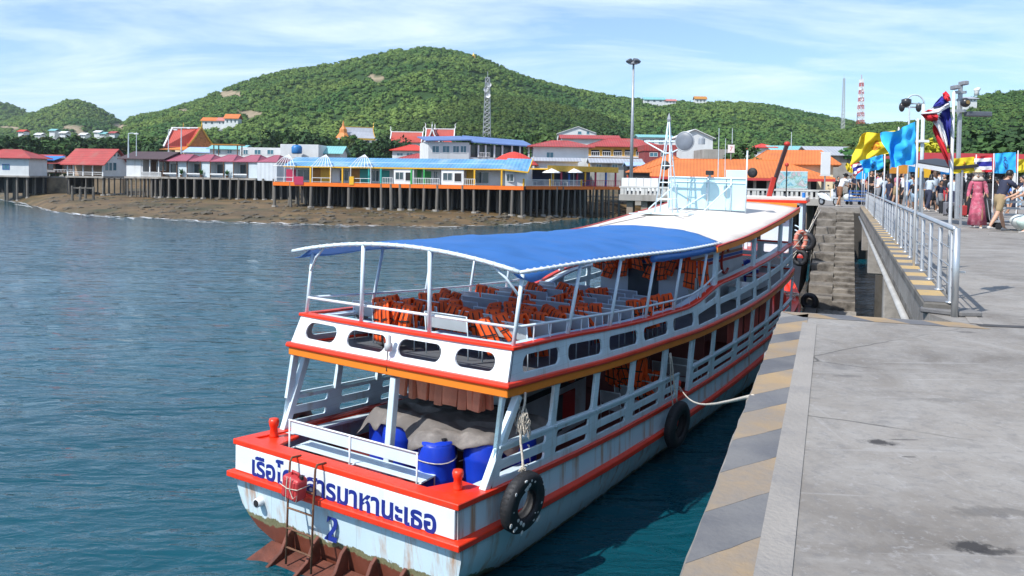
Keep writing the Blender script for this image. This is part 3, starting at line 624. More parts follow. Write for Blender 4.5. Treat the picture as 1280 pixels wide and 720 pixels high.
# three white pipe pergolas on the deck
for k, (a, b) in enumerate(((343, 366), (390, 413), (438, 463))):
    x0, x1 = h.X(a), h.X(b); xm = (x0 + x1) / 2; zt = h.Z(xm and (a + b) / 2, 193); ez = ze + .05
    t = thing('pipe_pergola', 'white pipe pergola without cover on the orange deck, %s from the left' % ORD[k], 'pergola', h.root.matrix_basis @ Vector((xm, .5, 0)), h.rz, 'white pipe pergolas on the orange deck')
    hw = (x1 - x0) / 2
    for sx_ in (-1, 1):
        for yy in (-.35, 3.2): MB().tube([(sx_ * hw, yy, 0), (sx_ * hw, yy, ez)], .06, 6).build('post', WHITEPIPE if 'WHITEPIPE' in globals() else WTRIM, t)
    mb = MB()
    for i in range(7):
        xx = lerp(-hw * 1.15, hw * 1.15, i / 6); mb.tube([(xx, -.4, ez - .1), (xx * .45, .6, lerp(ez, zt, .7)), (0, 1.4, zt)], .055, 5)
    mb.tube([(-hw * 1.2, -.4, ez), (hw * 1.2, -.4, ez)], .05, 5); mb.build('roof_ribs', WTRIM, t)
    h.railing(x0, x1, -.02, 0, .85, 1.6, WTRIM)
for a, b, m, lb in ((368, 379, PINK, 'crimson'), (436.5, 442, YEL, 'yellow')):
    x0, z1 = h.p(a, 220.5, -.2); x1, z0 = h.p(b, 231, -.2); s_ = MB(); s_.box(0, x1 - x0, -.08, 0, 0, z1 - z0); o = s_.build('notice_board', m, None, loc=h.root.matrix_basis @ Vector((x0, -.13, z0)), rot=(0, 0, h.rz)); tag(o, '%s notice board hung on the edge of the orange deck' % lb, 'board')
fr = [h.X(p) for p in (343.5, 365, 388.5, 412.5, 437, 461.5, 476, 489, 501, 514, 530, 545, 560, 578, 594, 610, 626, 640, 652)]
h.stilts(fr, (.15,), .26); h.stilts(np.linspace(1, W_ - 1, 22), (3.5, 6.5, 9.5), .22, foot=False)
h.box('painted_underdeck_shade', DARKO, 0, W_, 10.2, 10.5, -4.4, -.5)  # dark sheet added as the shaded void under the guest house
# 8 --- restaurant with yellow roof
h = House('restaurant', 'open waterside restaurant on piles with flat yellow roof and white terrace rail', 'restaurant', 654.5, 133, 776, 150, 5.6)
W_ = h.W; mb = MB(); mb.box(0, W_, -.1, .0, -.55, 0); mb.build('deck_edge', ORDECK, h.root); h.box('deck', WOODB, 0, W_, .003, 12, -.4, -.02)
xa = h.X(690); za = h.Z(735, 213.3); h.box('roof', YEL, xa, W_ + .3, 1.0, 10, za, za + .22, bevel=.03); rf = h.box('roof_fascia', mat('ochre_fascia', (.70, .40, .04), .5), xa - .1, W_ + .4, .92, .995, za - .25, za + .75)
for i, px in enumerate((692, 702, 712, 722, 732, 745, 758, 770)): x = h.X(px, 1.1); h.box('post', (YEL, PINK, mat('blue_post', (.03, .15, .5), .5), PINK)[i % 4], x - .14, x + .14, 1.1, 1.35, 0, za)
h.box('back_wall', mat('deep_blue_wall', (.02, .06, .22), .6), xa, W_, 7.5, 7.7, 0, za); h.railing(.1, h.X(688), .02, 0, 1.1, .28); h.railing(h.X(688), h.X(728), .02, 0, 1.1, .28); h.railing(h.X(728), W_, .02, 0, 1.1, .5, m=DRED if 'DRED' in globals() else PINK)
for px in (655, 688, 727): x = h.X(px); h.box('post', YEL, x - .12, x + .12, -.04, .2, -.6, 1.2)
h.stilts(np.linspace(.2, W_ - .2, 17), (.1, 3.2, 6.5), .2); h.box('painted_underdeck_shade', DARKO, 0, W_, 9, 9.3, -4.3, -.4)  # dark rear sheet paints the shade behind the restaurant piles
h.box('blue_screen', mat('blue_screen', (.03, .12, .45), .5), h.X(664), h.X(672), 2.6, 2.7, 0, 2.2); h.box('timber_wall', WOODB, .2, h.X(663), 4.2, 4.4, 0, 2.5)
for k, (px, sgn) in enumerate(((694, 'left'), (722, 'right'))):
    t = thing('parasol', 'white terrace parasol before the yellow restaurant, the %s one of two' % sgn, 'parasol', h.root.matrix_basis @ Vector((h.X(px), .9, 0)), 0, 'white parasols on the terrace')
    zt = h.Z(px, 210.6); MB().tube([(0, 0, 0), (0, 0, zt)], .05, 6).build('pole', WTRIM, t); mb = MB(); mb.lathe([(1.55, zt - .75), (1.5, zt - .62), (.7, zt - .25), (.05, zt)], 10, cap=False); mb.build('canopy', WTRIM, t)
for k in range(5):
    t = thing('terrace_table', 'white table with two chairs on the restaurant terrace, %s from the left' % ORD[k], 'table', h.root.matrix_basis @ Vector((h.X((662, 674, 702, 712, 735)[k]), 1.0, 0)), 0, 'tables on the restaurant terrace')
    MB().box(-.45, .45, -.4, .4, .68, .74).build('tabletop', WTRIM, t)
    for sx_ in (-.35, .35):
        for sy_ in (-.3, .3): MB().box(sx_ - .03, sx_ + .03, sy_ - .03, sy_ + .03, 0, .68).build('leg', WTRIM, t)
h = House('pavilion', 'round pavilion under a domed red roof behind the blue roofed guest house', 'pavilion', 612, 152, 672, 152, 5.6)
ze = h.Z(640, 205.5); zr = h.Z(640, 188.5); r = h.W / 2; mb = MB(); mb.lathe([(r * 1.05, ze - .1), (r * 1.08, ze), (r * .80, lerp(ze, zr, .42)), (r * .5, lerp(ze, zr, .74)), (r * .22, lerp(ze, zr, .93)), (.1, zr)], 20, (r, 5, 0)); mb.build('roof', ROOFK, h.root)
for i in range(10): a = 2 * pi * i / 10; MB().tube([(r + cos(a) * r * .92, 5 + sin(a) * r * .92, 0), (r + cos(a) * r * .92, 5 + sin(a) * r * .92, ze)], .14, 6).build('post', WTRIM, h.root)
h.box('counter', WOODB, 2, h.W - 2, 3, 4, 0, 1.1)
# 9 --- white two storey house with blue roof
h = House('guest_house', 'white two storey guest house with glazed upper floor behind the long blue roof', 'guest house', 535, 162, 664, 168, 5.0)
zt = h.Z(560, 177.5); x1 = h.X(586); h.box('wall', WALLW, 0, x1, 0, 10, 0, zt)
mb = MB(); mb.prism([(-.6, -.8, zt), (x1 + .3, -.8, zt + .4), (x1 + .3, 10, zt + 1.6), (-.6, 10, zt + 1.2)], (0, 0, .2)); mb.build('roof', mat('blue_roof_dark', (.12, .20, .42), .5, .15, .4, wave=((0, 1, 0), .7, .2)), h.root)
for a, b in ((540, 549), (553, 562), (566, 574), (575.5, 583)): xx0, z1 = h.p(a, 182); xx1, z0 = h.p(b, 191); h.window(xx0, xx1, z0, z1, gm=GLASSB)
h.box('terrace_wall', WALLW, x1 + .003, h.W, .4, 10, 0, h.Z(620, 197)); zz_ = h.Z(630, 182.5); mb = MB(); mb.prism([(x1 + .3, -.6, zz_ + .5), (h.W + .6, -.3, zz_ - .1), (h.W + .6, 8, zz_ + 1.4), (x1 + .3, 8, zz_ + 2.1)], (0, 0, .22)); mb.build('terrace_roof', mat('blue_roof_dark'  , (0, 0, 0)), h.root)
for px in (587, 598, 607, 618, 628, 640, 650, 661): x = h.X(px); h.box('post', WTRIM, x - .15, x + .15, .2, .5, h.Z(620, 197), zz_ + .1)
h.box('terrace_back', GLASS, x1 + .5, h.W - .4, 4.5, 4.7, h.Z(620, 197), zz_ + .3); h.railing(h.X(598), h.X(612), .1, h.Z(620, 197), 1.0, .3)
# 10 --- temples and Thai roofs
def thai_roof(h, x0, x1, y0, y1, ze, zr, m, axis='x', trim=None, straight=False):
    """steep swept gable with raised trim and finials"""
    trim = trim or WTRIM
    L_ = [(0, zr), (.22, lerp(zr, ze, .42)), (.55, lerp(zr, ze, .75)), (1, ze)]
    if straight: L_ = [(0, zr), (.5, lerp(zr, ze, .54)), (1, ze)]
    mid, half, a0, a1 = ((y0 + y1) / 2, (y1 - y0) / 2, x0, x1) if axis == 'x' else ((x0 + x1) / 2, (x1 - x0) / 2, y0, y1)
    P = lambda a, b, z: Vector((a, b, z)) if axis == 'x' else Vector((b, a, z))
    mb = MB(); tr = MB()
    for sg in (-1, 1):
        for (k0, z0), (k1, z1) in zip(L_, L_[1:]):
            q = [P(a0, mid + sg * k0 * half, z0), P(a1, mid + sg * k0 * half, z0), P(a1, mid + sg * k1 * half, z1), P(a0, mid + sg * k1 * half, z1)]
            mb.prism(q, (0, 0, .15))
            for a in (a0, a1): tr.bar(P(a, mid + sg * k0 * half, z0 + .2), P(a, mid + sg * k1 * half, z1 + .2), .3, .4)
        for a in (a0, a1): tr.tube([P(a, mid + sg * half, ze + .1), P(a, mid + sg * half * 1.1, ze + .35), P(a, mid + sg * half * 1.12, ze + 1.0)], [.22, .16, .04], 5)
    o = mb.build('roof', m, h.root)
    for a, dd in ((a0, -1), (a1, 1)): tr.tube([P(a, mid, zr + .1), P(a + dd * .35, mid, zr + .8), P(a + dd * .15, mid, zr + 1.5), P(a + dd * .5, mid, zr + 2.3)], [.25, .2, .14, .04], 5)
    tr.bar(P(a0, mid, zr + .2), P(a1, mid, zr + .2), .3, .3); tr.build('roof_trim', trim, o)
    for a in (a0 + .15, a1 - .3):
        g = MB(); g.prism([P(a, mid - half * .92, ze + .05), P(a, mid + half * .92, ze + .05), P(a, mid + half * (.45 if straight else .22), lerp(zr, ze, .5)), P(a, mid, zr - .2), P(a, mid - half * (.45 if straight else .22), lerp(zr, ze, .5))], P(.15, 0, 0) if axis == 'x' else (0, .15, 0)); g.build('gable_board', (mat('gable_carving', (.42, .17, .05), .5, .5, 3, .6, 6) if trim is GOLD else m), h.root)
h = House('temple_hall', 'temple hall with steep red roof, gold edged gable and broad orange lower eaves', 'temple', 238, 232, 266, 236, 5)
h.rz = h.rz
TR = mat('temple_red_tiles', (.42, .06, .04), .55, .15, .5, wave=((1, 0, 0), .5, .15))
W_ = h.W; ze = h.Z(250, 183.5); zr = h.Z(250, 160); thai_roof(h, -.5, W_ + .3, 0, 16, ze, zr, TR, 'y', GOLD, True)
mb = MB(); q = h.X(196); mb.prism([(q, -2, h.Z(230, 188.5)), (W_ + 2, -2, h.Z(230, 188.5)), (W_ - .5, 2.5, h.Z(240, 183)), (1, 2.5, h.Z(240, 183))], (0, 0, .2)); mb.build('lower_roof', mat('temple_orange', (.62, .22, .05), .5), h.root)
mb = MB(); mb.prism([(h.X(207), 2, ze - .5), (1, 2, ze), (W_ / 2, 3, zr), (h.X(226), 8, zr - .3)], (0, .3, .1)); mb.build('side_roof', TR, h.root); tr = MB(); tr.bar((h.X(207), 1.9, ze - .2), (h.X(226), 7.8, zr + .1), .4, .4); tr.bar((h.X(226), 7.8, zr + .1), (W_ / 2, 2.8, zr + .2), .35, .35); tr.build('side_trim', WTRIM, h.root)
h.box('wall', CREAM, 0, W_, 1, 14, 0, ze - .3)
for i in range(5): x = lerp(q + 3, W_, i / 4); h.box('column', WTRIM, x, x + .6, -1, -.4, 0, h.Z(230, 188.5))
h = House('temple', 'white temple with silver grey roof, gold gables and a spired porch on its left end', 'temple', 420, 330, 472, 336, 6)
W_ = h.W; ze = h.Z(450, 173); zr = h.Z(450, 158.5); thai_roof(h, h.X(433), W_ - 1, 0, 12, ze, zr, ROOFG, 'x', GOLD); h.box('wall', WALLW, h.X(425), W_, .8, 11, 0, ze + .2); h.box('gold_band', GOLD, h.X(437), W_ - 1, -.1, 0, ze - .6, ze + .1); h.box('terrace', WTRIM, -2, W_ + 3, -3, 12, 0, h.Z(440, 179))
xm = h.X(430); zt = h.Z(430, 150); mb = MB(); mb.lathe([(3.2, ze - 1), (3.0, ze + .3), (1.6, ze + 2.2), (1.5, lerp(ze, zt, .5)), (.6, lerp(ze, zt, .66)), (.35, lerp(ze, zt, .82)), (.05, zt)], 8, (xm, 3, 0)); mb.build('spire', mat('temple_orange', (0, 0, 0)), h.root)
for dx in (-2.6, -.6, 1.6): h.box('column', WTRIM, xm + dx, xm + dx + .7, .2, .9, 3, ze)
for a in (448, 459, 468): x0, z1 = h.p(a, 174.5, .8); h.window(x0 - 1, x0 + 1, z1 - 2.4, z1 - .3, y=.8)
for k, (p0, p1, pe, pr, Y, lb) in enumerate(((486, 526, 178, 164.5, 290, 'red Thai style roofed hall with white edged gables left of the larger red gable'), (530, 566, 178, 160, 270, 'taller red Thai style hall with white finials left of the lattice mast'))):
    h = House('thai_hall', lb, 'hall', p0, Y, p1, Y, 6); thai_roof(h, 0, h.W, 0, 10, h.Z(500, pe), h.Z(500, pr), TR, 'x'); h.box('wall', WALLW, 1, h.W - 1, 1, 9, 0, h.Z(500, pe) + .2)
    if k: thai_roof(h, 0, 6, -5, 4, h.Z(500, pe) - .5, h.Z(500, pr) - .4, TR, 'y')
    for i in range(4): x = lerp(2, h.W - 4, i / 3); h.window(x, x + 1.6, h.Z(500, pe) - 2.8, h.Z(500, pe) - .8, y=1)
# 11 --- houses in the second row
def simple(name, label, p0, p1, Y, pe, pr, z, rm, wm, depth=8, roof='hip', wins=(), cat='house', ov=.7, run=None, YR=None, wrow=None):
    h = House(name, label, cat, p0, Y, p1, YR or Y, z); pm = (p0 + p1) / 2; ze = h.Z(pm, pe); zr = h.Z(pm, pr); h.box('wall', wm, 0, h.W, 0, depth, 0, ze - .01)
    if roof == 'hip': h.hip(rm, 0, h.W, 0, depth, ze, zr, ov=ov, run=run)
    elif roof == 'gable': h.gable(rm, 0, h.W, 0, depth, ze, zr, ov=ov, wall=wm)
    elif roof == 'front': h.gable(rm, 0, h.W, 0, depth, ze, zr, 'y', ov=ov, wall=wm)
    else: h.box('roof', rm, -ov, h.W + ov, -ov, depth + ov, ze, zr, bevel=.05)
    for a, b, c, d in wins: x0, z1 = h.p(a, c); x1, z0 = h.p(b, d); h.window(x0, x1, z0, z1, gm=GLASSB if (b - a) < 12 else GLASS, panes=2 if b - a > 5 else 1)
    return h
simple('house', 'small house with bright red roof and shaded veranda behind the guest house', 490, 536, 215, 188.5, 181, 6, ROOFK, WALLW, wins=((496, 504, 191, 195), (508, 516, 191, 195)))
simple('house', 'house with plain maroon roof just above the blue roofed guest house', 497, 540, 175, 200, 191.8, 6, ROOFR, WALLW, wins=((500, 508, 201, 204),))
simple('house', 'white building with flat roof and blue water tank behind the row house', 350, 398, 185, 197, 180.5, 6, WALLW, WALLW, roof='flat', ov=0, wins=((366, 374, 185, 192),))
t = thing('water_tank', 'round blue water tank on the white flat roofed building', 'tank', WY(371, 192, 183)); MB().lathe([(1.1, 0), (1.2, .2), (1.2, 1.4), (.9, 1.8), (.3, 1.95)], 12).build('tank', mat('tank_blue', (.02, .16, .42), .4), t, smooth=True); MB().lathe([(.3, 1.95), (.3, 2.05)], 8).build('lid', DARKO, t)
simple('house', 'white house with cyan sheet roof behind the pergolas', 398, 425, 190, 191, 182.5, 6, ROOFC, WALLW, roof='gable', wins=((402, 410, 192, 197),))
simple('house', 'white flat roofed guest house with roof terrace above the magenta row', 300, 352, 190, 194, 184.5, 6, WALLW, WALLW, roof='flat', ov=0, wins=((304, 310, 187, 193), (318, 326, 187, 193), (334, 342, 187, 193)))
simple('house', 'long pale building with cyan roof behind the orange gazebo', 262, 302, 200, 186, 181, 6, ROOFC, WALLW, roof='gable', wins=((270, 276, 187, 192), (284, 290, 187, 192)))
simple('house', 'low building with light blue roof below the temple hall', 232, 272, 205, 190, 184, 6, mat('light_blue_roof', (.35, .48, .68), .5), WALLW, roof='gable')
t = thing('timber_gazebo', 'brown timber roof gazebo on the roof terrace behind the magenta row', 'gazebo', WY(282, 194, 180)); 
for x in (-2.6, 2.6):
    for y in (0, 3): MB().box(x - .1, x + .1, y - .1, y + .1, 0, 2.2).build('post', WOODB, t)
MB().box(-3.2, 3.2, -.5, 3.5, 2.2, 2.45).build('roof', mat('ochre_panel', (0, 0, 0)), t)
simple('house', 'white house with broad red hip roof and one blue window behind the restaurant', 666, 735, 165, 184, 175, 5, ROOFR, WALLW, depth=12, ov=1.2, run=5, wins=((683, 692, 190, 198),))
simple('house', 'pale grey lean-to shed below the white house with blue window', 668, 722, 158, 201, 197.5, 5, ROOFG, WALLW, depth=5, roof='gable')
h = simple('hotel', 'large hotel with red hip roof and yellow balcony floor left of the light mast', 735, 826, 185, 184, 172.5, 5, ROOFR, mat('yellow_wall', (.66, .36, .05), .6), depth=12, ov=1.0, run=6)
for a in (739, 753, 767, 781, 795, 809): x0, z1 = h.p(a, 187); x1, z0 = h.p(a + 10, 195); h.box('painted_balcony_shade', DARKO, x0, x1, -.02, .02, z0, z1); h.railing(x0, x1, -.4, z0, 1.0, .4)  # flat dark panels stand in for the shade of balcony recesses
h.box('balcony_slab', WTRIM, 0, h.W, -.8, -.003, h.Z(770, 197), h.Z(770, 195.4))
simple('house', 'long building with maroon roof behind the hotel', 702, 772, 215, 173, 168.5, 6, ROOFR, WALLW, roof='gable')
simple('house', 'white cottage with pale gable on the slope above the maroon roof', 697, 746, 260, 167, 158.5, 6, WTRIM, WALLW, roof='front', ov=.4, wins=((722, 727, 164, 168), (733, 737, 164, 168)))
simple('house', 'white building with pale green sheet roof and three windows right of the light mast', 799, 838, 210, 171.5, 168, 6, ROOFC, WALLW, roof='gable', wins=((803, 808, 174, 180), (812, 818, 174, 180), (823, 829, 174, 180)))
simple('house', 'white tall gabled building behind the ferry mast', 844, 890, 195, 172, 162, 6, WTRIM, WALLW, roof='front', ov=.6)
simple('house', 'maroon painted building with grey awning below the pale green roof', 805, 845, 170, 189, 181, 5, ROOFR, mat('maroon_wall', (.25, .05, .05), .6), roof='flat', ov=.2, wins=((812, 822, 190.5, 196), (826, 838, 190.5, 196)))
simple('house', 'grey flat roofed block behind the convenience store sign', 880, 940, 160, 199, 187, 5, CONC, WALLW, roof='flat', ov=.3, wins=((885, 895, 200, 206),))
simple('house', 'long grey roofed shed at the right behind the orange tiled hall', 1015, 1085, 150, 193, 183, 5, ROOFG, CONC, roof='gable')
simple('house', 'low house with pale cyan roof behind the orange tiled hall', 968, 1008, 165, 190, 182, 5, ROOFC, WALLW, roof='gable')
simple('house', 'tiny red roofed kiosk behind the red boom', 950, 966, 168, 185, 179.5, 5, ROOFK, WALLW)
simple('house', 'grey lean-to roofs below the yellow hotel balcony', 740, 800, 160, 203, 198.5, 5, ROOFG, WALLG, depth=5, roof='gable', wins=((745, 752, 205, 210), (765, 772, 205, 210)))
simple('house', 'low shed with light blue awning left of the light mast foot', 784, 806, 120, 207.5, 203.5, 4.6, mat('light_blue_roof', (0, 0, 0)), DARKO, depth=4, roof='gable', ov=.2)
simple('house', 'small stall with orange awning left of the light mast', 790, 812, 100, 216, 209, 4.6, ROOFT, DARKO, depth=4, roof='hip', ov=.2)
# 12 --- orange tiled market halls
h = House('market_hall', 'long low market hall under an orange tiled roof behind the quay', 'hall', 792, 104, 1034, 99, 4.4)
ze = h.Z(900, 222.5); zr = h.Z(900, 199); W_ = h.W; h.hip(ROOFT, 0, W_, 0, 14, ze, zr, ov=.8, run=6)
h.box('fascia', mat('red_fascia', (.50, .05, .05), .5), -.8, W_ + .8, -.95, -.83, ze - .25, ze + .05)
for i in range(15): x = lerp(.3, W_ - .6, i / 14); h.box('column', CONC, x, x + .35, .2, .55, 0, ze)
h.box('back_wall', DARKO, .5, W_ - .5, 5, 5.2, 0, ze); h.box('counter', WALLW, 2, W_ - 3, 2.2, 2.8, 0, 1.1)  # near-black back wall stands in for shade inside the hall
h = House('market_hall', 'taller orange tiled hall roof rising at the right behind the quay wall', 'hall', 936, 116, 1046, 112, 4.4); ze = h.Z(990, 206); zr = h.Z(990, 187); h.hip(ROOFT, 0, h.W, 0, 14, ze, zr, ov=.5, run=2.5); h.box('wall', CREAM, .5, h.W - .5, .5, 13, 0, ze)
h = House('market_hall', 'smaller orange tiled roof with round ridge left of the ferry mast', 'hall', 800, 112, 860, 110, 4.4); ze = h.Z(830, 212); zr = h.Z(838, 191.5); h.hip(ROOFT, 0, h.W, 0, 12, ze, zr, ov=.5); h.box('wall', CREAM, .5, h.W - .5, .5, 11, 0, ze)
# a few people-free stalls and signs in front of the hall
def sign(name, label, px, py, Y, wd, ht, m, legs=True, body=None, bm=None, cat='sign', bs=.6, groundz=4.4):
    p = WY(px, py, Y); t = thing(name, label, cat, (p.x, p.y, groundz)); zc = p.z - groundz
    MB().box(-wd / 2, wd / 2, -.06, .06, zc - ht / 2, zc + ht / 2).build('board', m, t, bevel=.01)
    mb = MB(); mb.box(-wd / 2 - .05, wd / 2 + .05, -.05, .05, zc + ht / 2 + .003, zc + ht / 2 + .08).box(-wd / 2 - .05, wd / 2 + .05, -.05, .05, zc - ht / 2 - .08, zc - ht / 2 - .003); mb.build('frame', WTRIM, t)
    if legs:
        for sx_ in ((-1, 1) if wd > 1.5 else (0,)): MB().tube([(sx_ * wd * .4, .08, 0), (sx_ * wd * .4, .08, zc + ht / 2)], .06, 6).build('post', mat('galvanised', (.38, .40, .42), .45, .15, 3, metal=.4), t)
    return t, zc
def mural():
    m = bpy.data.materials.new('mural_print'); m.use_nodes = True; t = m.node_tree; b = t.nodes['Principled BSDF']; L = t.links.new
    tcn = t.nodes.new('ShaderNodeTexCoord'); n = t.nodes.new('ShaderNodeTexNoise'); n.inputs['Scale'].default_value = 1.1; n.inputs['Detail'].default_value = 4; n.inputs['Distortion'].default_value = 1.2
    L(tcn.outputs['Object'], n.inputs['Vector']); r = t.nodes.new('ShaderNodeValToRGB'); L(n.outputs[0], r.inputs[0]); e = r.color_ramp.elements
    e[0].position = .34; e[0].color = (.10, .28, .42, 1); e[1].position = .68; e[1].color = (.62, .70, .66, 1)
    for p_, c in ((.44, (.30, .60, .66, 1)), (.5, (.55, .72, .72, 1)), (.56, (.22, .48, .40, 1)), (.61, (.60, .45, .50, 1))): k = e.new(p_); k.color = c
    L(r.outputs[0], b.inputs['Base Color']); return m
sign('billboard', 'pale blue printed mural billboard standing right of the dark red boom', 990, 225, 88, 3.3, 1.75, mural(), cat='billboard')
t, zc = sign('shop_sign', 'square white shop sign with a red number seven above the orange roofs', 914, 186, 108, .85, .9, WTRIM, groundz=4.4)
text_later = [(t, zc)]
sign('banner_sign', 'small white banner sign standing by the stair head left of the motorbike', 1032, 205, 70, .8, 1.9, WTRIM, groundz=PIER)
# 13 --- quay wall across the water
h = House('quay_wall', 'old concrete quay with white balustrade crossing behind the ferry bow', 'quay', 774, 76, 1037, 68, PIER)
W_ = h.W; h.box('deck', CONC, 0, W_, 0, 9, -.55, 0); h.box('balustrade_top', mat('white_worn_concrete', (.52, .51, .48), .8, .25, .8), 0, W_, .05, .28, .62, .78)
zb = .62
for i in range(46): x = lerp(.1, W_ - .3, i / 45); h.box('baluster', mat('white_worn_concrete', (0, 0, 0)), x, x + (.34 if i % 5 == 0 else .20), .09, .24, .0, zb)
for i in range(13): x = lerp(.6, W_ - 1, i / 12); h.box('pier_leg', mat('stained_pile', (.26, .20, .15), .9, .3, .6), x, x + .6, .5, 1.2, -6.5, -.55); h.box('pier_leg', mat('stained_pile', (0, 0, 0)), x, x + .6, 5.5, 6.2, -6.5, -.55)
h.box('painted_underdeck_shade', mat('seawall_dark', (.05, .045, .04), .9, .3, .5), 0, W_ + 6, 8.2, 9, -7, -.56)  # rear wall coloured near-black as the shade between the legs
h = House('site_fence', 'white panel fence on the quay left of the ferry mast', 'fence', 777, 80, 823, 79, PIER)
for i in range(5): h.box('panel', WTRIM, lerp(0, h.W, i / 5) + .02, lerp(0, h.W, (i + 1) / 5) - .02, 0, .06, .3, 1.55)
for i in range(6): h.box('post', CONC, lerp(0, h.W, i / 5) - .04, lerp(0, h.W, i / 5) + .04, .065, .14, 0, 1.6)
# 14 --- masts and lamps
GALV = mat('galvanised', (.38, .40, .42), .45, .15, 3, metal=.4)
t = thing('light_mast', 'tall grey floodlight mast with four lamps on top standing on the quay', 'light mast', WY(788.5, 243, 82)); t.location.z = PIER
top = WY(793, 77, 82); H = top.z - PIER; MB().tube([(0, 0, 0), (.02, 0, H)], [.20, .10], 8).build('mast', GALV, t, smooth=True); MB().lathe([(.45, H - .25), (.45, H - .1)], 10).build('lamp_ring', GALV, t)
for k in range(4):
    a = k * pi / 2 + .4; M_ = Matrix.Translation((.5 * cos(a), .5 * sin(a), H + .05)) @ Matrix.Rotation(a, 4, 'Z') @ Matrix.Rotation(.6, 4, 'Y'); mb = MB(); mb.box(-.22, .22, -.26, .26, -.14, .14, M=M_); mb.build('floodlight', mat('lamp_housing', (.10, .11, .13), .4), t, bevel=.03)
def lattice(name, label, px, p_top, p_bot, Y, wb, wt, m, m2=None, n=14, cat='mast', dishes=()):
    b = WY(px, p_bot, Y); H = WY(px, p_top, Y).z - b.z; t = thing(name, label, cat, b); w_ = lambda z: lerp(wb, wt, z / H)
    for k in range(n):
        z0, z1 = H * k / n, H * (k + 1) / n; mb = MB(); mm = m2 if (m2 and k % 2) else m
        cs = [(-1, -1), (1, -1), (1, 1), (-1, 1)]
        for i in range(4):
            a, b_ = cs[i], cs[(i + 1) % 4]; p0 = Vector((a[0] * w_(z0) / 2, a[1] * w_(z0) / 2, z0)); p1 = Vector((a[0] * w_(z1) / 2, a[1] * w_(z1) / 2, z1)); q1 = Vector((b_[0] * w_(z1) / 2, b_[1] * w_(z1) / 2, z1)); q0 = Vector((b_[0] * w_(z0) / 2, b_[1] * w_(z0) / 2, z0)); r = wb * .035
            mb.tube([p0, p1], r * 1.5, 4); mb.tube([p0, q1], r, 4); mb.tube([q0, p1], r, 4); mb.tube([p1, q1], r, 4)
        mb.build('lattice_section', mm, t)
    MB().tube([(0, 0, H), (0, 0, H * 1.1)], wb * .04, 4).build('tip', m, t)
    for z, a in dishes: mb = MB(); mb.lathe([(.0, 0), (.7, .12), (.9, .3)], 10, cap=False); mb.build('dish', WTRIM, t, M=Matrix.Translation((w_(z * H) / 2 * cos(a), w_(z * H) / 2 * sin(a), z * H)) @ Matrix.Rotation(pi / 2, 4, 'X') @ Matrix.Rotation(a, 4, 'Z'))
    return t
lattice('lattice_mast', 'grey lattice telecom mast in front of the dark hill', 608.5, 97, 172, 290, 2.6, 1.4, GALV, n=12, dishes=((.8, 4), (.7, 5), (.88, 5.4)))
lattice('radio_mast', 'red and white lattice radio mast on the ridge at the right', 1075.5, 99, 155, 480, 3.2, 1.6, mat('mast_red', (.50, .08, .06), .5), WTRIM, n=12, dishes=((.55, 4.5), (.75, 5)))
lattice('radio_mast', 'thin grey radio mast on the ridge left of the red and white one', 1053.5, 98, 161, 470, 1.6, .8, GALV, n=14)
def pole(px, p_top, p_bot, Y, label, head=True, r=.10, arm=1.2, group='lamp posts over the town'):
    b = WY(px, p_bot, Y); H = WY(px, p_top, Y).z - b.z; t = thing('street_lamp', label, 'street lamp', b, 0, group); MB().tube([(0, 0, 0), (0, 0, H)], [r, r * .6], 6).build('post', mat('pale_pole', (.55, .62, .66), .5), t)
    if head: mb = MB(); mb.tube([(0, 0, H), (arm * .6, 0, H + .1), (arm, 0, H)], r * .5, 5); mb.build('arm', mat('pale_pole', (0, 0, 0)), t); MB().box(arm - .1, arm + .6, -.2, .2, H - .15, H + .1).build('lamp_head', WTRIM, t, bevel=.04)
pole(160.5, 167, 197, 150, 'street lamp left of the dark roofed house, the left one of a pair', r=.16); pole(170.5, 165, 195, 155, 'bare pole left of the temple hall', head=False, r=.10)
pole(210.5, 162, 190, 165, 'twin street lamp before the temple hall roof'); pole(226.5, 160, 192, 160, 'pale lamp post before the red temple roof', r=.14)
pole(838, 186, 235, 80, 'thin white pole left of the ferry mast', head=False, r=.05); pole(897.5, 160, 222, 82, 'white flag pole behind the ferry screen', head=False, r=.05); pole(906, 173, 222, 82, 'slim white pole right of the flag pole', head=False, r=.04); pole(989, 165, 186, 150, 'thin aerial pole above the orange halls', head=False, r=.08); pole(915, 160, 190, 150, 'thin dark aerial behind the shop sign', head=False, r=.08)
# 15 --- houses high on the hills
def hill_house(px, py, Y, w_, hh, rm, label, d=8):
    p = WY(px, py, Y); t = thing('hill_house', label, 'house', (p.x, p.y, p.z)); MB().box(-w_ / 2, w_ / 2, 0, d, -6, hh * .55).build('wall', WALLW, t)
    mb = MB(); mb.prism([(-w_ / 2 - .8, -.8, hh * .5), (w_ / 2 + .8, -.8, hh * .5), (w_ / 2 + .8, d / 2, hh), (-w_ / 2 - .8, d / 2, hh)], (0, 0, .3)); mb.prism([(-w_ / 2 - .8, d / 2, hh), (w_ / 2 + .8, d / 2, hh), (w_ / 2 + .8, d, hh * .5), (-w_ / 2 - .8, d, hh * .5)], (0, 0, .3)); mb.build('roof', rm, t)
    for k in range(3): x = lerp(-w_ * .35, w_ * .25, k / 2); MB().box(x, x + w_ * .1, -.1, -.01, hh * .12, hh * .4).build('window', GLASS, t)
hill_house(265, 156, 560, 14, 5, ROOFT, 'long orange roofed house on the main hill, leftmost of three'); hill_house(279, 156, 558, 8, 5, mat('pink_roof', (.50, .18, .15), .6), 'small pinkish roofed house between the two orange roofed hill houses'); hill_house(289, 154.5, 555, 9, 6.5, ROOFT, 'taller orange roofed house on the main hill below the grey scar')
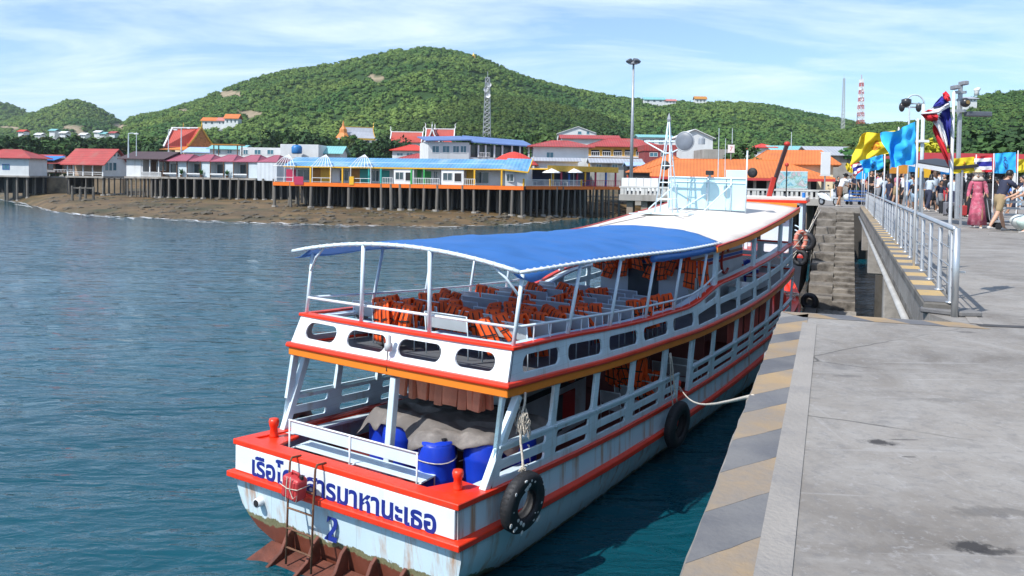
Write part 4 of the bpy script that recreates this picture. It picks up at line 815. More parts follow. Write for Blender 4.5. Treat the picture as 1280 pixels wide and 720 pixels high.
hill_house(818, 128, 800, 20, 5, ROOFC, 'cyan roofed house on the ridge right of the light mast'); hill_house(838, 129, 800, 11, 4, mat('pink_roof', (0, 0, 0)), 'pink roofed house beside the cyan roof on the ridge'); hill_house(876, 128, 800, 11, 6, mat('ochre_panel', (0, 0, 0)), 'tan house on the ridge far right of the light mast'); hill_house(1214, 127, 420, 6, 2.5, ROOFG, 'grey roofed house on the right hill beside the camera pole')
for k, (px, py, c) in enumerate(((65, 166, ROOFC), (78, 169, WTRIM), (121, 168, WTRIM), (128, 170, ROOFC), (26, 167, ROOFK), (47, 171, WTRIM), (103, 171, WTRIM), (140, 169, ROOFR))): hill_house(px, py, 640, 4.2, 3.0, c, 'tiny far house at the foot of the left hill, %s from the left' % ORD[[26, 47, 65, 78, 103, 121, 128, 140].index(px)])
p = WY(1221, 115, 470); t = thing('white_statue', 'white sculpture like a seated figure on top of the right hill', 'statue', (p.x, p.y, p.z - 2)); mb = MB(); mb.lathe([(1.5, 0), (1.2, 2.0), (1.5, 2.6), (1.8, 3.4), (.9, 4.2)], 9); mb.build('body', WTRIM, t, smooth=True); mb = MB(); mb.ball((.9, 0, 3.9), 1.1, sc=(1.3, .9, .7)); mb.build('head', WTRIM, t, smooth=True)
t = thing('hilltop_shrine', 'tiny golden shrine on top of the main hill', 'shrine', WY(592, 71, 880)); MB().lathe([(2.2, -2), (2, 1), (1.0, 2), (.5, 3.2), (.1, 5)], 8).build('spire', GOLD, t); MB().box(-2.4, 2.4, -2.4, 2.4, -3, -1.8).build('base', WTRIM, t)
# 16 --- single trees
LG = [leaf_mat('leaf_dark', (.030, .070, .022)), leaf_mat('leaf_mid', (.050, .105, .028)), leaf_mat('leaf_light', (.085, .150, .038)), leaf_mat('leaf_yellow', (.42, .40, .030))]
TL = [(775, 183, 158, 240, 6.5, 0, 'dark bushy tree standing behind the hotel left of the light mast'), (678, 178, 160, 250, 8, 2, 'light green tree with spreading crown above the domed pavilion'), (652, 180, 166, 235, 6, 1, 'round green tree right of the lattice mast'), (590, 180, 166, 250, 6, 0, 'dark tree left of the lattice mast foot'), (628, 182, 170, 260, 6, 1, 'mid green tree behind the white two storey guest house'), (487, 186, 172, 240, 6, 0, 'dark tree left of the small red roofed house'), (455, 190, 178, 260, 7, 0, 'dark tree in front of the white temple'), (420, 190, 175, 250, 6, 1, 'green tree left of the white temple'), (395, 186, 170, 240, 7, 0, 'dark tree above the white flat roofed building'), (365, 178, 160, 280, 8, 1, 'broad tree on the slope right of the hill houses'), (340, 182, 165, 290, 8, 0, 'dark tree left of the broad slope tree'), (312, 184, 168, 300, 7, 1, 'mid green tree behind the pale cyan roofed building'), (205, 190, 176, 260, 7, 0, 'dark tree left of the temple hall'), (185, 190, 172, 270, 7, 1, 'green tree between the lamps and the temple hall'), (130, 188, 172, 260, 7, 0, 'dark tree behind the white gabled house'), (60, 190, 174, 270, 8, 1, 'green tree behind the blue shelter'), (20, 186, 172, 260, 8, 0, 'dark tree behind the leftmost house'), (95, 190, 172, 280, 8, 0, 'dark tree behind the curved white shed'), (925, 197, 177, 140, 3.5, 1, 'small palm like tree right of the shop sign'), (945, 199, 196, 115, 2.5, 1, 'low green bush on the orange roofs'), (540, 186, 174, 250, 5, 0, 'dark tree before the taller red Thai hall'), (560, 198, 190, 180, 2.5, 2, 'small light tree beside the maroon roof')]
for k, (px, pb, pt, Y, r, li, lb) in enumerate(TL):
    b = WY(px, pb, Y); tp = WY(px, pt, Y); zb = 4.5; tree('tree', lb, (b.x, b.y, zb), max(3, (tp.z - zb)), r, LG[li], 'trees among the houses', n=750, seed=k)
b = WY(1161, 200, 62); tree('flowering_tree', 'round tree with bright yellow blossom behind the curved lamp post', (b.x, b.y, PIER - .3), WY(1161, 167, 62).z - PIER, 1.9, LG[3], n=1500, seed=77)
for k, (px, pt, Y, r, li, lb) in enumerate(((1215, 172, 110, 6, 0, 'large dark tree behind the banners left of centre'), (1265, 170, 105, 6, 0, 'large dark tree at the right edge behind the banners'), (1240, 178, 100, 5, 1, 'mid green tree between the two large dark trees'), (1110, 186, 120, 5, 1, 'green tree behind the yellow flag'), (1195, 182, 120, 5, 1, 'green tree behind the camera pole'))):
    b = WY(px, 215, Y); tree('tree', lb, (b.x, b.y, 4.5), WY(px, pt, Y).z - 4.5, r, LG[li], 'trees behind the pier', n=1300, seed=100 + k)
# ---------------------------------------------------------------- the pier
PB = WZ(977, 389, PIER); PA = WZ(849, 720, PIER); PC = WZ(1212, 404, PIER); KN = WZ(1188, 393, PIER)
v_ = WZ(1087, 268, PIER) - KN; v_.z = 0; PU = v_.normalized(); PR = Vector((PU.y, -PU.x, 0))      # along the pier, to the right
def pier(s_, t, z=0): return KN + PU * s_ + PR * t + Vector((0, 0, z))
def uv_pier(p): d = p - KN; return d.dot(PU), d.dot(PR)
def slab_mat():
    m = bpy.data.materials.new('pier_concrete'); m.use_nodes = True; t = m.node_tree; b = t.nodes['Principled BSDF']; L = t.links.new
    g = t.nodes.new('ShaderNodeNewGeometry')
    def nz_(sc, det, scale=(1, 1, 1), dist=0, rgh=.6, rot=0):
        mpn = t.nodes.new('ShaderNodeMapping'); mpn.inputs['Scale'].default_value = scale; mpn.inputs['Rotation'].default_value = (0, 0, rot); L(g.outputs['Position'], mpn.inputs[0])
        n = t.nodes.new('ShaderNodeTexNoise'); n.inputs['Scale'].default_value = sc; n.inputs['Detail'].default_value = det; n.inputs['Distortion'].default_value = dist; n.inputs['Roughness'].default_value = rgh
        L(mpn.outputs[0], n.inputs['Vector']); return n.outputs[0]
    def rng(x, a, b_, c, d):
        n = t.nodes.new('ShaderNodeMapRange'); L(x, n.inputs[0])
        for i, v in enumerate((a, b_, c, d)): n.inputs[i + 1].default_value = v
        return n.outputs[0]
    def mix(f, a, b_):
        n = t.nodes.new('ShaderNodeMix'); n.data_type = 'RGBA'; L(f, n.inputs[0])
        for i, x in ((6, a), (7, b_)):
            if isinstance(x, tuple): n.inputs[i].default_value = (*x, 1)
            else: L(x, n.inputs[i])
        return n.outputs[2]
    c = mix(rng(nz_(.55, 7, rgh=.62), .34, .68, 0, 1), (.165, .148, .130), (.285, .262, .234))
    c = mix(rng(nz_(1.7, 8, (1, 1, 1), .8, .7), .42, .72, 0, .8), c, (.33, .315, .295))
    c = mix(rng(nz_(.9, 6, (1, 1, 1), 1.6), .60, .74, 0, .55), c, (.095, .092, .092))
    c = mix(rng(nz_(14, 6, (1, 1, 1), .4, .7), .50, .70, 0, .55), c, (.15, .146, .146))
    c = mix(rng(nz_(26, 5, (1, 1, 1), .2, .7), .56, .70, 0, .5), c, (.36, .35, .345))
    c = mix(rng(nz_(3.2, 2, (.12, 2.2, 1), 2.2, .5, .5), .66, .70, 0, .22), c, (.42, .41, .40))     # pale scrapes
    c = mix(rng(nz_(2.6, 2, (2.0, .12, 1), 2.6, .5, .2), .67, .71, 0, .20), c, (.42, .41, .40))
    vo = t.nodes.new('ShaderNodeTexVoronoi'); vo.feature = 'DISTANCE_TO_EDGE'; vo.inputs['Scale'].default_value = .42
    vd = t.nodes.new('ShaderNodeMix'); vd.data_type = 'VECTOR'; vd.inputs[0].default_value = .10; nn_ = t.nodes.new('ShaderNodeTexNoise'); nn_.inputs['Scale'].default_value = 2.2; nn_.inputs['Detail'].default_value = 5; L(g.outputs['Position'], nn_.inputs['Vector'])
    L(g.outputs['Position'], vd.inputs[4]); L(nn_.outputs['Color'], vd.inputs[5]); L(vd.outputs[1], vo.inputs['Vector'])
    mm = t.nodes.new('ShaderNodeMath'); mm.operation = 'MULTIPLY'; L(rng(vo.outputs['Distance'], .0012, .0045, .75, 0), mm.inputs[0]); L(rng(nz_(.8, 2), .48, .58, 0, 1), mm.inputs[1]); c = mix(mm.outputs[0], c, (.05, .048, .045))
    for px, py, rx, ry, st in ((1098, 553, .085, .05, .9), (1213, 683, .09, .055, .92), (1246, 690, .09, .03, .8), (950, 592, .05, .02, .7), (1128, 549.5, .11, .010, .6), (1137, 571, .045, .012, .6), (1205, 415, .1, .05, .5), (1240, 640, .2, .06, .35), (1060, 470, .12, .05, .3), (1180, 500, .16, .05, .28)):
        q = WZ(px, py, PIER); sb_ = t.nodes.new('ShaderNodeVectorMath'); sb_.operation = 'SUBTRACT'; L(g.outputs['Position'], sb_.inputs[0]); sb_.inputs[1].default_value = q
        dv = t.nodes.new('ShaderNodeVectorMath'); dv.operation = 'DIVIDE'; L(sb_.outputs[0], dv.inputs[0]); dv.inputs[1].default_value = (rx, ry, 9); ln = t.nodes.new('ShaderNodeVectorMath'); ln.operation = 'LENGTH'; L(dv.outputs[0], ln.inputs[0])
        ad = t.nodes.new('ShaderNodeMath'); ad.operation = 'MULTIPLY_ADD'; L(nz_(13, 8, rgh=.72), ad.inputs[0]); ad.inputs[1].default_value = 3.2; L(ln.outputs['Value'], ad.inputs[2]); c = mix(rng(ad.outputs[0], 2.15, 2.75, st, 0), c, (.035, .032, .032))
    c = mix(rng(nz_(60, 3), .62, .75, 0, .45), c, (.12, .12, .12))
    L(c, b.inputs['Base Color']); b.inputs['Roughness'].default_value = .8; b.inputs['Specular IOR Level'].default_value = .3
    bn = t.nodes.new('ShaderNodeBump'); bn.inputs['Strength'].default_value = .5; bn.inputs['Distance'].default_value = .006; L(nz_(45, 6), bn.inputs['Height']); L(bn.outputs[0], b.inputs['Normal'])
    return m
SLAB = slab_mat()
ROUGHC = mat('rough_concrete', (.27, .25, .225), .9, .3, 1.6, .9, 9, stain=(.085, .075, .06), samt=.45, sscale=1.2, gen=True)
OLDC = mat('old_grey_concrete', (.155, .145, .13), .9, .35, 1.5, 1.0, 7, stain=(.05, .045, .04), samt=.55, sscale=1.6, gen=True)
DARKC = mat('wet_dark_concrete', (.075, .068, .058), .8, .4, 1.2, .8, 6, stain=(.025, .025, .02), samt=.4, gen=True)
sST = uv_pier(WZ(1023, 259, PIER))             # stair head, left edge
STS, STL = sST[0], sST[1]
STW = uv_pier(WZ(1068, 262, PIER))[1] - STL
dAB = (PA - PB).normalized()
back = PB + dAB * 14
far = 62
def jag(a, b, n, amp, nrm):
    out = []
    for i in range(n):
        p = a.lerp(b, i / n); k = noise.noise((p.x * 7, p.y * 7, 1)) * amp + (-amp * 2.5 * max(0, noise.noise((p.x * 2.3, p.y * 2.3, 9)) - .25)); out.append(p + nrm * k)
    return out
nAB = Vector((dAB.y, -dAB.x, 0)); nAB = nAB if nAB.x < 0 else -nAB
poly = jag(back, PB, 90, .012, nAB) + [PB.lerp(PC, i / 12) + Vector((0, .01 * noise.noise((i * 1.7, 0, 0)), 0)) for i in range(12)] + [pier(.06, -.25), pier(STS, -.25), pier(STS, STL + STW), pier(STS, STL), pier(far, STL - .4), pier(far, 40), pier(-22, 40), pier(-22, 4)]
mb = MB(); mb.prism([Vector((p.x, p.y, PIER - .28)) for p in poly][::-1], (0, 0, .28))
slab = mb.build('pier_deck', SLAB, kind='structure', label='grey worn concrete deck of the pier')
# beams, crossheads and piles below the deck
mb = MB(); t = thing('pier_piling', 'concrete beams and piles carrying the pier above the dark water', 'pier', (0, 0, 0))
mb.bar(pier(.2, -.14, -.35), pier(STS, -.14, -.35), .22, .14); mb.build('edge_beam', OLDC, t, bevel=.02)
mb = MB(); mb.tube([pier(.3, -.30, -.40), pier(STS - 2, -.30, -.40)], .05, 8); mb.build('conduit', mat('grey_conduit', (.34, .34, .33), .6, .2, 2), t, smooth=True)
for s_ in (-1.5, 7.6, 18.5, 28):
    MB().bar(pier(s_, -.34, -.95), pier(s_, 9, -.95), .55, 1.05).build('crosshead', ROUGHC, t, bevel=.03)
    for tt in (.5, 4.5, 8.5):
        q = pier(s_, tt); MB().lathe([(.30, -2.5), (.28, PIER - 2.1)], 10, (q.x, q.y, 0)).build('pile', DARKC, t)
for k in range(5):
    q = PB + dAB * (.8 + 2.6 * k) - nAB * .6; MB().lathe([(.28, -2.5), (.26, PIER - .5)], 10, (q.x, q.y, 0)).build('pile', DARKC, t)
MB().bar(PB - nAB * .4 + Vector((0, 0, -.9)), back - nAB * .4 + Vector((0, 0, -.9)), .3, .8).build('edge_beam', ROUGHC, t)
MB().box(-.2, .2, -8, 30, -3, 2.6, M=Matrix.Translation(pier(4, 9.5, -3)) @ Matrix.Rotation(-atan2(PU.x, PU.y), 4, 'Z')).build('inner_wall', DARKC, t)
MB().bar(pier(STS + .2, STL + .1, -3.2), pier(far - 6, STL - .2, -3.2), .5, 5.3).build('side_wall', ROUGHC, t)
# kerb with yellow and dark stripes
kerb = thing('kerb', 'raised concrete kerb under the railing painted in yellow and dark stripes', 'kerb', KN)
MB().bar(pier(-.02, -.10, .055) - KN, pier(STS - .3, -.10, .055) - KN, .33, .13).build('kerb_stone', OLDC, kerb, bevel=.02)
YP = mat('worn_yellow_paint', (.34, .235, .125), .75, .2, 1.5, .3, 30, stain=(.22, .19, .16), samt=.80, sscale=1.9, gen=True)
KY = mat('kerb_yellow_paint', (.50, .34, .14), .75, .2, 1.5, .3, 30, stain=(.25, .22, .18), samt=.5, sscale=3, gen=True)
GP = mat('worn_dark_paint', (.115, .115, .122), .75, .25, 1.5, .3, 30, stain=(.175, .17, .165), samt=.75, sscale=1.9, gen=True)
n = int(STS / .52)
for i in range(n):
    a, b = i * .52, (i + 1) * .52; MB().prism([pier(a, -.41, .1225) - KN, pier(a + .12, .01, .1225) - KN, pier(b + .12, .01, .1225) - KN, pier(b, -.41, .1225) - KN][::-1] if False else [pier(a, -.255, .1225) - KN, pier(a + .03, .0, .1225) - KN, pier(b + .03, .0, .1225) - KN, pier(b, -.255, .1225) - KN], (0, 0, .004)).build('stripe', KY if i % 2 else GP, kerb)
# painted edge band of the front slab: slanting yellow and dark stripes, pale strip
band = thing('edge_marking', 'slanting worn yellow and dark stripes painted along the left edge of the front slab', 'marking', PB)
def edge_pt(Y, w_):          # along the slab edge at depth Y, w_ metres in from the edge
    k = (Y - PB.y) / dAB.y; return PB + dAB * k - nAB * w_
BW = .27 * 1.02
ysz = [2.05, 2.55, 2.9, 3.36, 3.82, 4.3, 4.82, 5.22, 5.76, 6.26, 6.9, 7.30, 7.86, 8.25]
sc_ = PB.y / 8.68
def strip(a, b, ins0, ins1, slant, m, nm, z):
    p = [edge_pt(a, ins0), edge_pt(a + slant, ins1), edge_pt(b + slant, ins1), edge_pt(b, ins0)]; q = []
    for i in range(4):
        u, w2 = p[i], p[(i + 1) % 4]
        for j in range(6): r = u.lerp(w2, j / 6); q.append(r + Vector((noise.noise((r.x * 9, r.y * 9, 3)), noise.noise((r.x * 9, r.y * 9, 7)), 0)) * .008 * (0 if j == 0 else 1) + Vector((0, 0, z)) - PB)
    mb = MB(); mb.prism(q[::-1], (0, 0, .002)); f = mb.build(nm, m, band); return f
for i in range(len(ysz) - 1): strip(ysz[i] * sc_, ysz[i + 1] * sc_ - .004, .006, BW, .36 * sc_, GP if i % 2 == 0 else YP, 'stripe', .003)
PALEC = mat('pale_cement_strip', (.285, .262, .236), .8, .15, 2, .4, 40, stain=(.20, .19, .185), samt=.42, sscale=2.5, gen=True)
def pz(px, py): return WZ(px, py, PIER)
mb = MB(); mb.prism([p + Vector((0, 0, .003)) - PB for p in (pz(930, 780), pz(984, 780), pz(1021, 406), pz(1003, 403))][::-1][::-1], (0, 0, .003)); mb.build('pale_strip', PALEC, band)
# yellow / dark stripes along the far edge of the slab
cross = [(977, 389.6), (1020, 392.2), (1062, 394.8), (1104, 397.4), (1150, 400.4), (1200, 403.4)]
for i in range(5):
    a, b = pz(*cross[i]), pz(*cross[i + 1]); dd = Vector((0, -.36, .003)); MB().prism([a + Vector((.0, -.02, .003)) - PB, a + dd + Vector((.10, 0, 0)) - PB, b + dd + Vector((.10, 0, 0)) - PB, b + Vector((0, -.02, .003)) - PB] , (0, 0, .002)).build('stripe', YP if i % 2 == 0 else GP, band)
# long dark line with ragged edges across the slab
SLAB_LINE = mat('dark_line', (.06, .058, .06), .9, .2, 3, gen=True)
def slab_line(a, b, wd, lb):
    d = (b - a).normalized(); nn = Vector((-d.y, d.x, 0)) * wd; q = []
    for i in range(13): p = a.lerp(b, i / 12); q.append(p + nn * (1 + .5 * noise.noise((p.x * 4, p.y * 4, 0))))
    for i in range(12, -1, -1): p = a.lerp(b, i / 12); q.append(p - nn * (1 + .5 * noise.noise((p.x * 4, p.y * 4, 5))))
    mb = MB(); mb.prism([p + Vector((0, 0, .0045)) - a for p in q][::-1], (0, 0, .001)); o = mb.build('slab_line', SLAB_LINE, None, loc=a); tag(o, lb, 'slab_line')
slab_line(pz(1222, 406.5), pz(1420, 416), .07, 'dark line where the front slab meets the pier road')
# broken kerb end
mb = MB(); mb.prism([pier(-.02, -.30, .0), pier(-.16, .08, .0), pier(-.06, .30, 0), pier(.2, .16, 0), pier(.12, -.28, 0)][::-1], (0, 0, .06)); o = mb.build('kerb_end', GP, None, bevel=.015); tag(o, 'dark painted end of the kerb at the foot of the railing', 'kerb')
mb = MB(); mb.prism([p + Vector((0, 0, .004)) for p in (pz(1212, 404.5), pz(1229, 406), pz(1190, 360), pz(1186, 366))][::-1], (0, 0, .003)); o = mb.build('pale_line', PALEC, None); tag(o, 'pale cement line beside the kerb at the railing end', 'marking')
# ---- stairs going down to the water
STEPC = mat('stair_concrete', (.19, .17, .145), .9, .35, 1.8, 1.0, 8, stain=(.05, .042, .034), samt=.55, sscale=1.5, gen=True)
st = thing('stairs', 'worn concrete stairs with wide and narrow steps leading down beside the pier', 'stairs', pier(STS, STL))
o0 = pier(STS, STL); DROP, RUN = 3.5, 10.2 * (STS / 31.0)
NB = 10
def step_mesh(s0, s1, t0, t1, ztop, seed):
    mb = MB(); q = lambda s_, t, z: pier(s_, t, z) - o0
    nx = 6; A = []
    pr = [(s1, ztop - 3.0), (s1, ztop), (s0 + .05, ztop), (s0, ztop - .05), (s0, ztop - .4), (s0 + .02, ztop - 3.0)]
    rg = []
    for i in range(nx + 1):
        t = lerp(t0, t1, i / nx); r = []
        for j, (s_, z) in enumerate(pr):
            nn = noise.noise((t * 3 + seed, s_ * 2, z * 3)) ; r.append(q(s_ + (nn * .05 if 2 <= j <= 4 else 0), t, z + (nn * .03 if j in (2, 3) else 0)))
        rg.append(r)
    mb.rings(rg); return mb
for k in range(NB):
    z1 = -.22 - DROP * k / NB; s1 = STS - RUN * k / NB; s0 = STS - RUN * (k + 1) / NB
    step_mesh(s0, s1 + .1, STL, STL + STW * .52, z1, k).build('step', STEPC, st)
    for j in range(2):
        step_mesh(lerp(s1, s0, (j + 1) / 2), lerp(s1, s0, j / 2) + .1, STL + STW * .52 + .004, STL + STW, z1 - (DROP / NB / 2) * j + .05, 40 + 2 * k + j).build('step', STEPC, st)
mb = MB(); b0 = STS - RUN
mb.grid(lambda u, v: pier(lerp(b0 + .3, b0 - 3.2, v), lerp(STL - .15, STL + STW + .05, u), -DROP - .35 - .5 * v + .10 * noise.noise((u * 9, v * 12, 0)) + .05 * noise.noise((u * 30, v * 40, 0))) - o0, 16, 24); mb.build('landing', ROUGHC, st)
mb = MB(); mb.bar(pier(STS, STL + .15, -4.6) - o0, pier(b0 - 3.2, STL + .15, -4.9) - o0, .5, 2.2); mb.build('base_wall', DARKC, st)
def sidew(u, v):
    s_ = lerp(STS + .3, b0 - 3, u); zt = -.15 - DROP * max(0, min(1, (STS - s_) / RUN)); return pier(s_, STL - .06 - .10 * noise.noise((s_ * 1.2, v * 6, 2)) - .06 * noise.noise((s_ * 5, v * 20, 3)) - .12 * v, lerp(zt, -PIER - .4, v)) - o0
mb = MB(); mb.grid(sidew, 60, 24); mb.build('side_wall', mat('barnacled_wall', (.12, .10, .075), .9, .5, 4, 1.0, 10, stain=(.32, .30, .25), samt=.30, sscale=6, gen=True), st)
# ---- stainless railing
INOX = mat('stainless_steel', (.55, .57, .58), .35, .1, 3, metal=.75)
rail = thing('pier_railing', 'stainless steel pier railing with thin wires running along the striped kerb', 'railing', KN)
RH = .93; sr = list(np.arange(.02, STS - 1.2, 1.16))
pm = MB().lathe([(.055, .12), (.055, .135), (.027, .14), (.027, RH - .05)], 8).mesh('rail_post', INOX, True)
for i, s_ in enumerate(sr):
    put('rail_post', pm, rail, loc=pier(s_, 0) - KN)
for k in range(1):
    MB().lathe([(.036, .0), (.036, RH + .01)], 8).build('end_post', INOX, rail, smooth=True, loc=pier(-.16, .02) - KN)
MB().tube([pier(-.16, .0, RH) - KN, pier(sr[-1], .0, RH) - KN], .033, 8).build('top_rail', INOX, rail, smooth=True)
for z in (.30, .50, .70): MB().tube([pier(-.1, 0, z) - KN, pier(sr[-1], 0, z) - KN], .008, 5).build('wire', INOX, rail)
# ---- flag poles along the railing with flags
WP = mat('flagpole_white', (.80, .80, .80), .4, .06, 3)
FLY = mat('yellow_cloth', (.72, .55, .020), .75, .10, 3); FLB = mat('sky_blue_cloth', (.028, .42, .86), .75, .10, 3)
FLR = mat('flag_red', (.62, .018, .03), .75, .08, 3); FLW = mat('flag_white', (.78, .78, .80), .75, .06, 3); FLN = mat('flag_navy', (.018, .022, .26), .75, .08, 3)
def flagpole(px, ptop, label, grp=None):
    # where the kerb line shows column px
    TT = -.06
    if px > 1180: TT = min(np.arange(-.3, .5, .01), key=lambda t_: abs(project(pier(1.2, t_, .5))[0] - px))
    best = 1.2 if px > 1180 else min(np.arange(.1, 45, .05), key=lambda s_: abs(project(pier(s_, -.06, .5))[0] - px)); b = pier(best, TT, .12 if TT < 0 else 0)
    zt = WY(px, ptop, b.y).z; t = thing('flagpole', label, 'flagpole', b, 0, grp); MB().lathe([(.022, 0), (.018, zt - b.z), (.0, zt - b.z + .03)], 8).build('pole', WP, t, smooth=True)
    mb = MB(); mb.bar((0, 0, .35), tuple(PR * .18 + Vector((0, 0, .35))), .03, .02); mb.build('clamp', INOX, t); return b, zt
GP_ = 'white flagpoles along the railing'
fp = {}
for k, (px, pt) in enumerate(((1186, 116), (1143, 150), (1120, 160), (1104, 184), (1093, 190), (1085, 196), (1080, 200), (1076, 203))):
    fp[px] = flagpole(px, pt, 'white flagpole on the kerb, %s from the near end of the railing' % ORD[k], GP_)
def flag(name, label, px, pts, mats_f, Y, nu=20, nv=14, rip=.06, seed=0):
    """pts: four corners in the picture (hoist top, fly top, fly bottom, hoist bottom) at depth Y; mats_f(u, v) -> material index"""
    P4 = [WY(a, b, Y) for a, b in pts]
    def fn(u, v):
        p = P4[0].lerp(P4[1], u).lerp(P4[3].lerp(P4[2], u), v); a = rip * u * sin(u * 7 + v * 3 + seed) + rip * .6 * u * sin(u * 13 - v * 6 + seed * 2) + .5 * rip * noise.noise((u * 5, v * 5, seed))
        return p + Vector((.2 * a, a * 1.6, .25 * a))
    c = fn(0, 0); mb = MB(); Pg = [[fn(i / nu, j / nv) for i in range(nu + 1)] for j in range(nv + 1)]; mats_ = mats_f[0]
    for j in range(nv):
        for i in range(nu): mb.add([Pg[j][i] - c, Pg[j][i + 1] - c, Pg[j + 1][i + 1] - c, Pg[j + 1][i] - c], [(0, 1, 2, 3)], mats_f[1]((i + .5) / nu, (j + .5) / nv))
    me = mb.mesh(name, mats_, True); b = bmesh.new(); b.from_mesh(me); bmesh.ops.remove_doubles(b, verts=b.verts, dist=1e-5); b.to_mesh(me); b.free()
    me.polygons.foreach_set('use_smooth', [True] * len(me.polygons)); o = put(name, me, None, loc=c); tag(o, label, 'flag'); return o, fn, c
plain = lambda m: ([m], lambda u, v: 0)
def thai(axis='v'):
    def f(u, v):
        q = v if axis == 'v' else u
        return 0 if q < 1 / 6 or q >= 5 / 6 else (1 if q < 1 / 3 or q >= 2 / 3 else 2)
    return ([FLR, FLW, FLN], f)
def emblem(o, fn, c, u0, v0, w_, h_, m, seed=0):          # a small monogram like cipher lying on the cloth, on both faces
    mb = MB(); cv = [[(0, -.5), (.18, -.38), (0, -.25), (-.18, -.38), (0, -.5)], [(-.3, -.15), (0, -.25), (.3, -.15), (.2, .05), (-.1, .1), (.25, .3), (0, .5), (-.28, .35)], [(-.42, .1), (-.3, .3), (0, .42), (.3, .3), (.42, .1)]]
    for s_ in (1, -1):
        for pl in cv:
            for (a, b), (a2, b2) in zip(pl, pl[1:]):
                p = fn(u0 + a * w_, v0 + b * h_); q = fn(u0 + a2 * w_, v0 + b2 * h_); nrm = (fn(u0 + .01, v0) - fn(u0, v0)).cross(fn(u0, v0 + .01) - fn(u0, v0)).normalized() * .012 * s_
                d = (q - p).normalized().cross(nrm.normalized()) * .02; mb.add([p + nrm - d - c, q + nrm - d - c, q + nrm + d - c, p + nrm + d - c], [(0, 1, 2, 3)])
    mb.build('emblem', m, o)
CIPH = mat('cipher_blue', (.02, .10, .32), .7); CIPO = mat('cipher_orange', (.55, .22, .02), .7)
Y2, Y3, Y4, Y5, Y1 = fp[1143][0].y, fp[1120][0].y, fp[1104][0].y, fp[1093][0].y, fp[1186][0].y
o, fn, c = flag('flag', 'large light blue flag flying from the second flagpole', 1143, [(1144, 152), (1106, 168), (1110, 210), (1145, 205)], plain(FLB), Y2, rip=.10, seed=1.0)
o, fn, c = flag('flag', 'large yellow flag with orange cipher flying behind the big light blue one', 1120, [(1119, 163), (1076, 168), (1059, 205), (1117, 190)], plain(FLY), Y3, rip=.12, seed=2.2); emblem(o, fn, c, .42, .55, .16, .36, CIPO)
o, fn, c = flag('flag', 'smaller blue flag with dark cipher hanging below the yellow flag', 1104, [(1104, 193), (1076, 200), (1080, 217), (1104, 210)], plain(FLB), Y4, rip=.08, seed=.4); emblem(o, fn, c, .5, .5, .22, .6, CIPH)
flag('flag', 'small Thai tricolour flag at the left end of the flag row', 1085, [(1080, 200), (1062, 206), (1067, 220), (1079, 213)], thai(), Y5, rip=.08, seed=3)
flag('flag', 'small yellow flag peeping out below the left end of the large yellow one', 1085, [(1066, 206), (1057, 203), (1059, 214), (1066, 217)], plain(FLY), Y5 + 3, rip=.06, seed=5)
# the near Thai flag, blown back on itself and hanging along the pole
def near_thai():
    Y = Y1; c = WY(1186, 118, Y); mb = MB()
    def poly_(pts, m, dy0, dy1):
        n = len(pts) // 2; top, bot = pts[:n], pts[n:]; nv = 6
        for i in range(n - 1):
            for j in range(nv):
                q = []
                for (ii, jj) in ((i, j), (i + 1, j), (i + 1, j + 1), (i, j + 1)):
                    a, b = top[ii], bot[ii]; v = jj / nv; px, py = lerp(a[0], b[0], v), lerp(a[1], b[1], v); dep = lerp(dy0, dy1, v) + .07 * sin(ii * 1.9 + v * 4) + .04 * sin(ii * 3.1 - v * 7); q.append(WY(px, py, Y + dep) - c)
                mb.add(q, [(0, 1, 2, 3)], m)
    R_, W_, N_ = 0, 1, 2
    poly_([(1178, 117), (1182, 114), (1187, 119), (1180, 124), (1184, 127), (1188, 126)], R_, .05, 0)      # curled red tip
    poly_([(1172, 125), (1177, 120), (1182, 124), (1166, 134), (1176, 132), (1187, 129)], N_, .05, .02)
    poly_([(1166, 134), (1176, 132), (1186, 129), (1151, 143), (1172, 142), (1187, 133)], W_, .02, -.10)
    poly_([(1160, 137), (1168, 138), (1173, 145), (1151, 143), (1158, 150), (1171, 153)], R_, -.12, -.06)
    poly_([(1182, 132), (1187, 130), (1189, 150), (1174, 146), (1181, 163), (1187, 190)], N_, .0, .06)
    poly_([(1171, 142), (1176, 147), (1184, 178), (1166, 152), (1172, 160), (1183, 192)], W_, -.05, -.02)
    poly_([(1167, 152), (1172, 160), (1185, 193), (1166, 163), (1173, 180), (1186, 208)], R_, -.03, .02)
    me = mb.mesh('flag', [FLR, FLW, FLN], True); b = bmesh.new(); b.from_mesh(me); bmesh.ops.remove_doubles(b, verts=b.verts, dist=1e-4); b.to_mesh(me); b.free(); me.polygons.foreach_set('use_smooth', [True] * len(me.polygons))
    o = put('flag', me, None, loc=c); so_ = o.modifiers.new('thick', 'SOLIDIFY'); so_.thickness = .006; tag(o, 'near Thai flag blown back on itself at the first flagpole', 'flag')
near_thai()
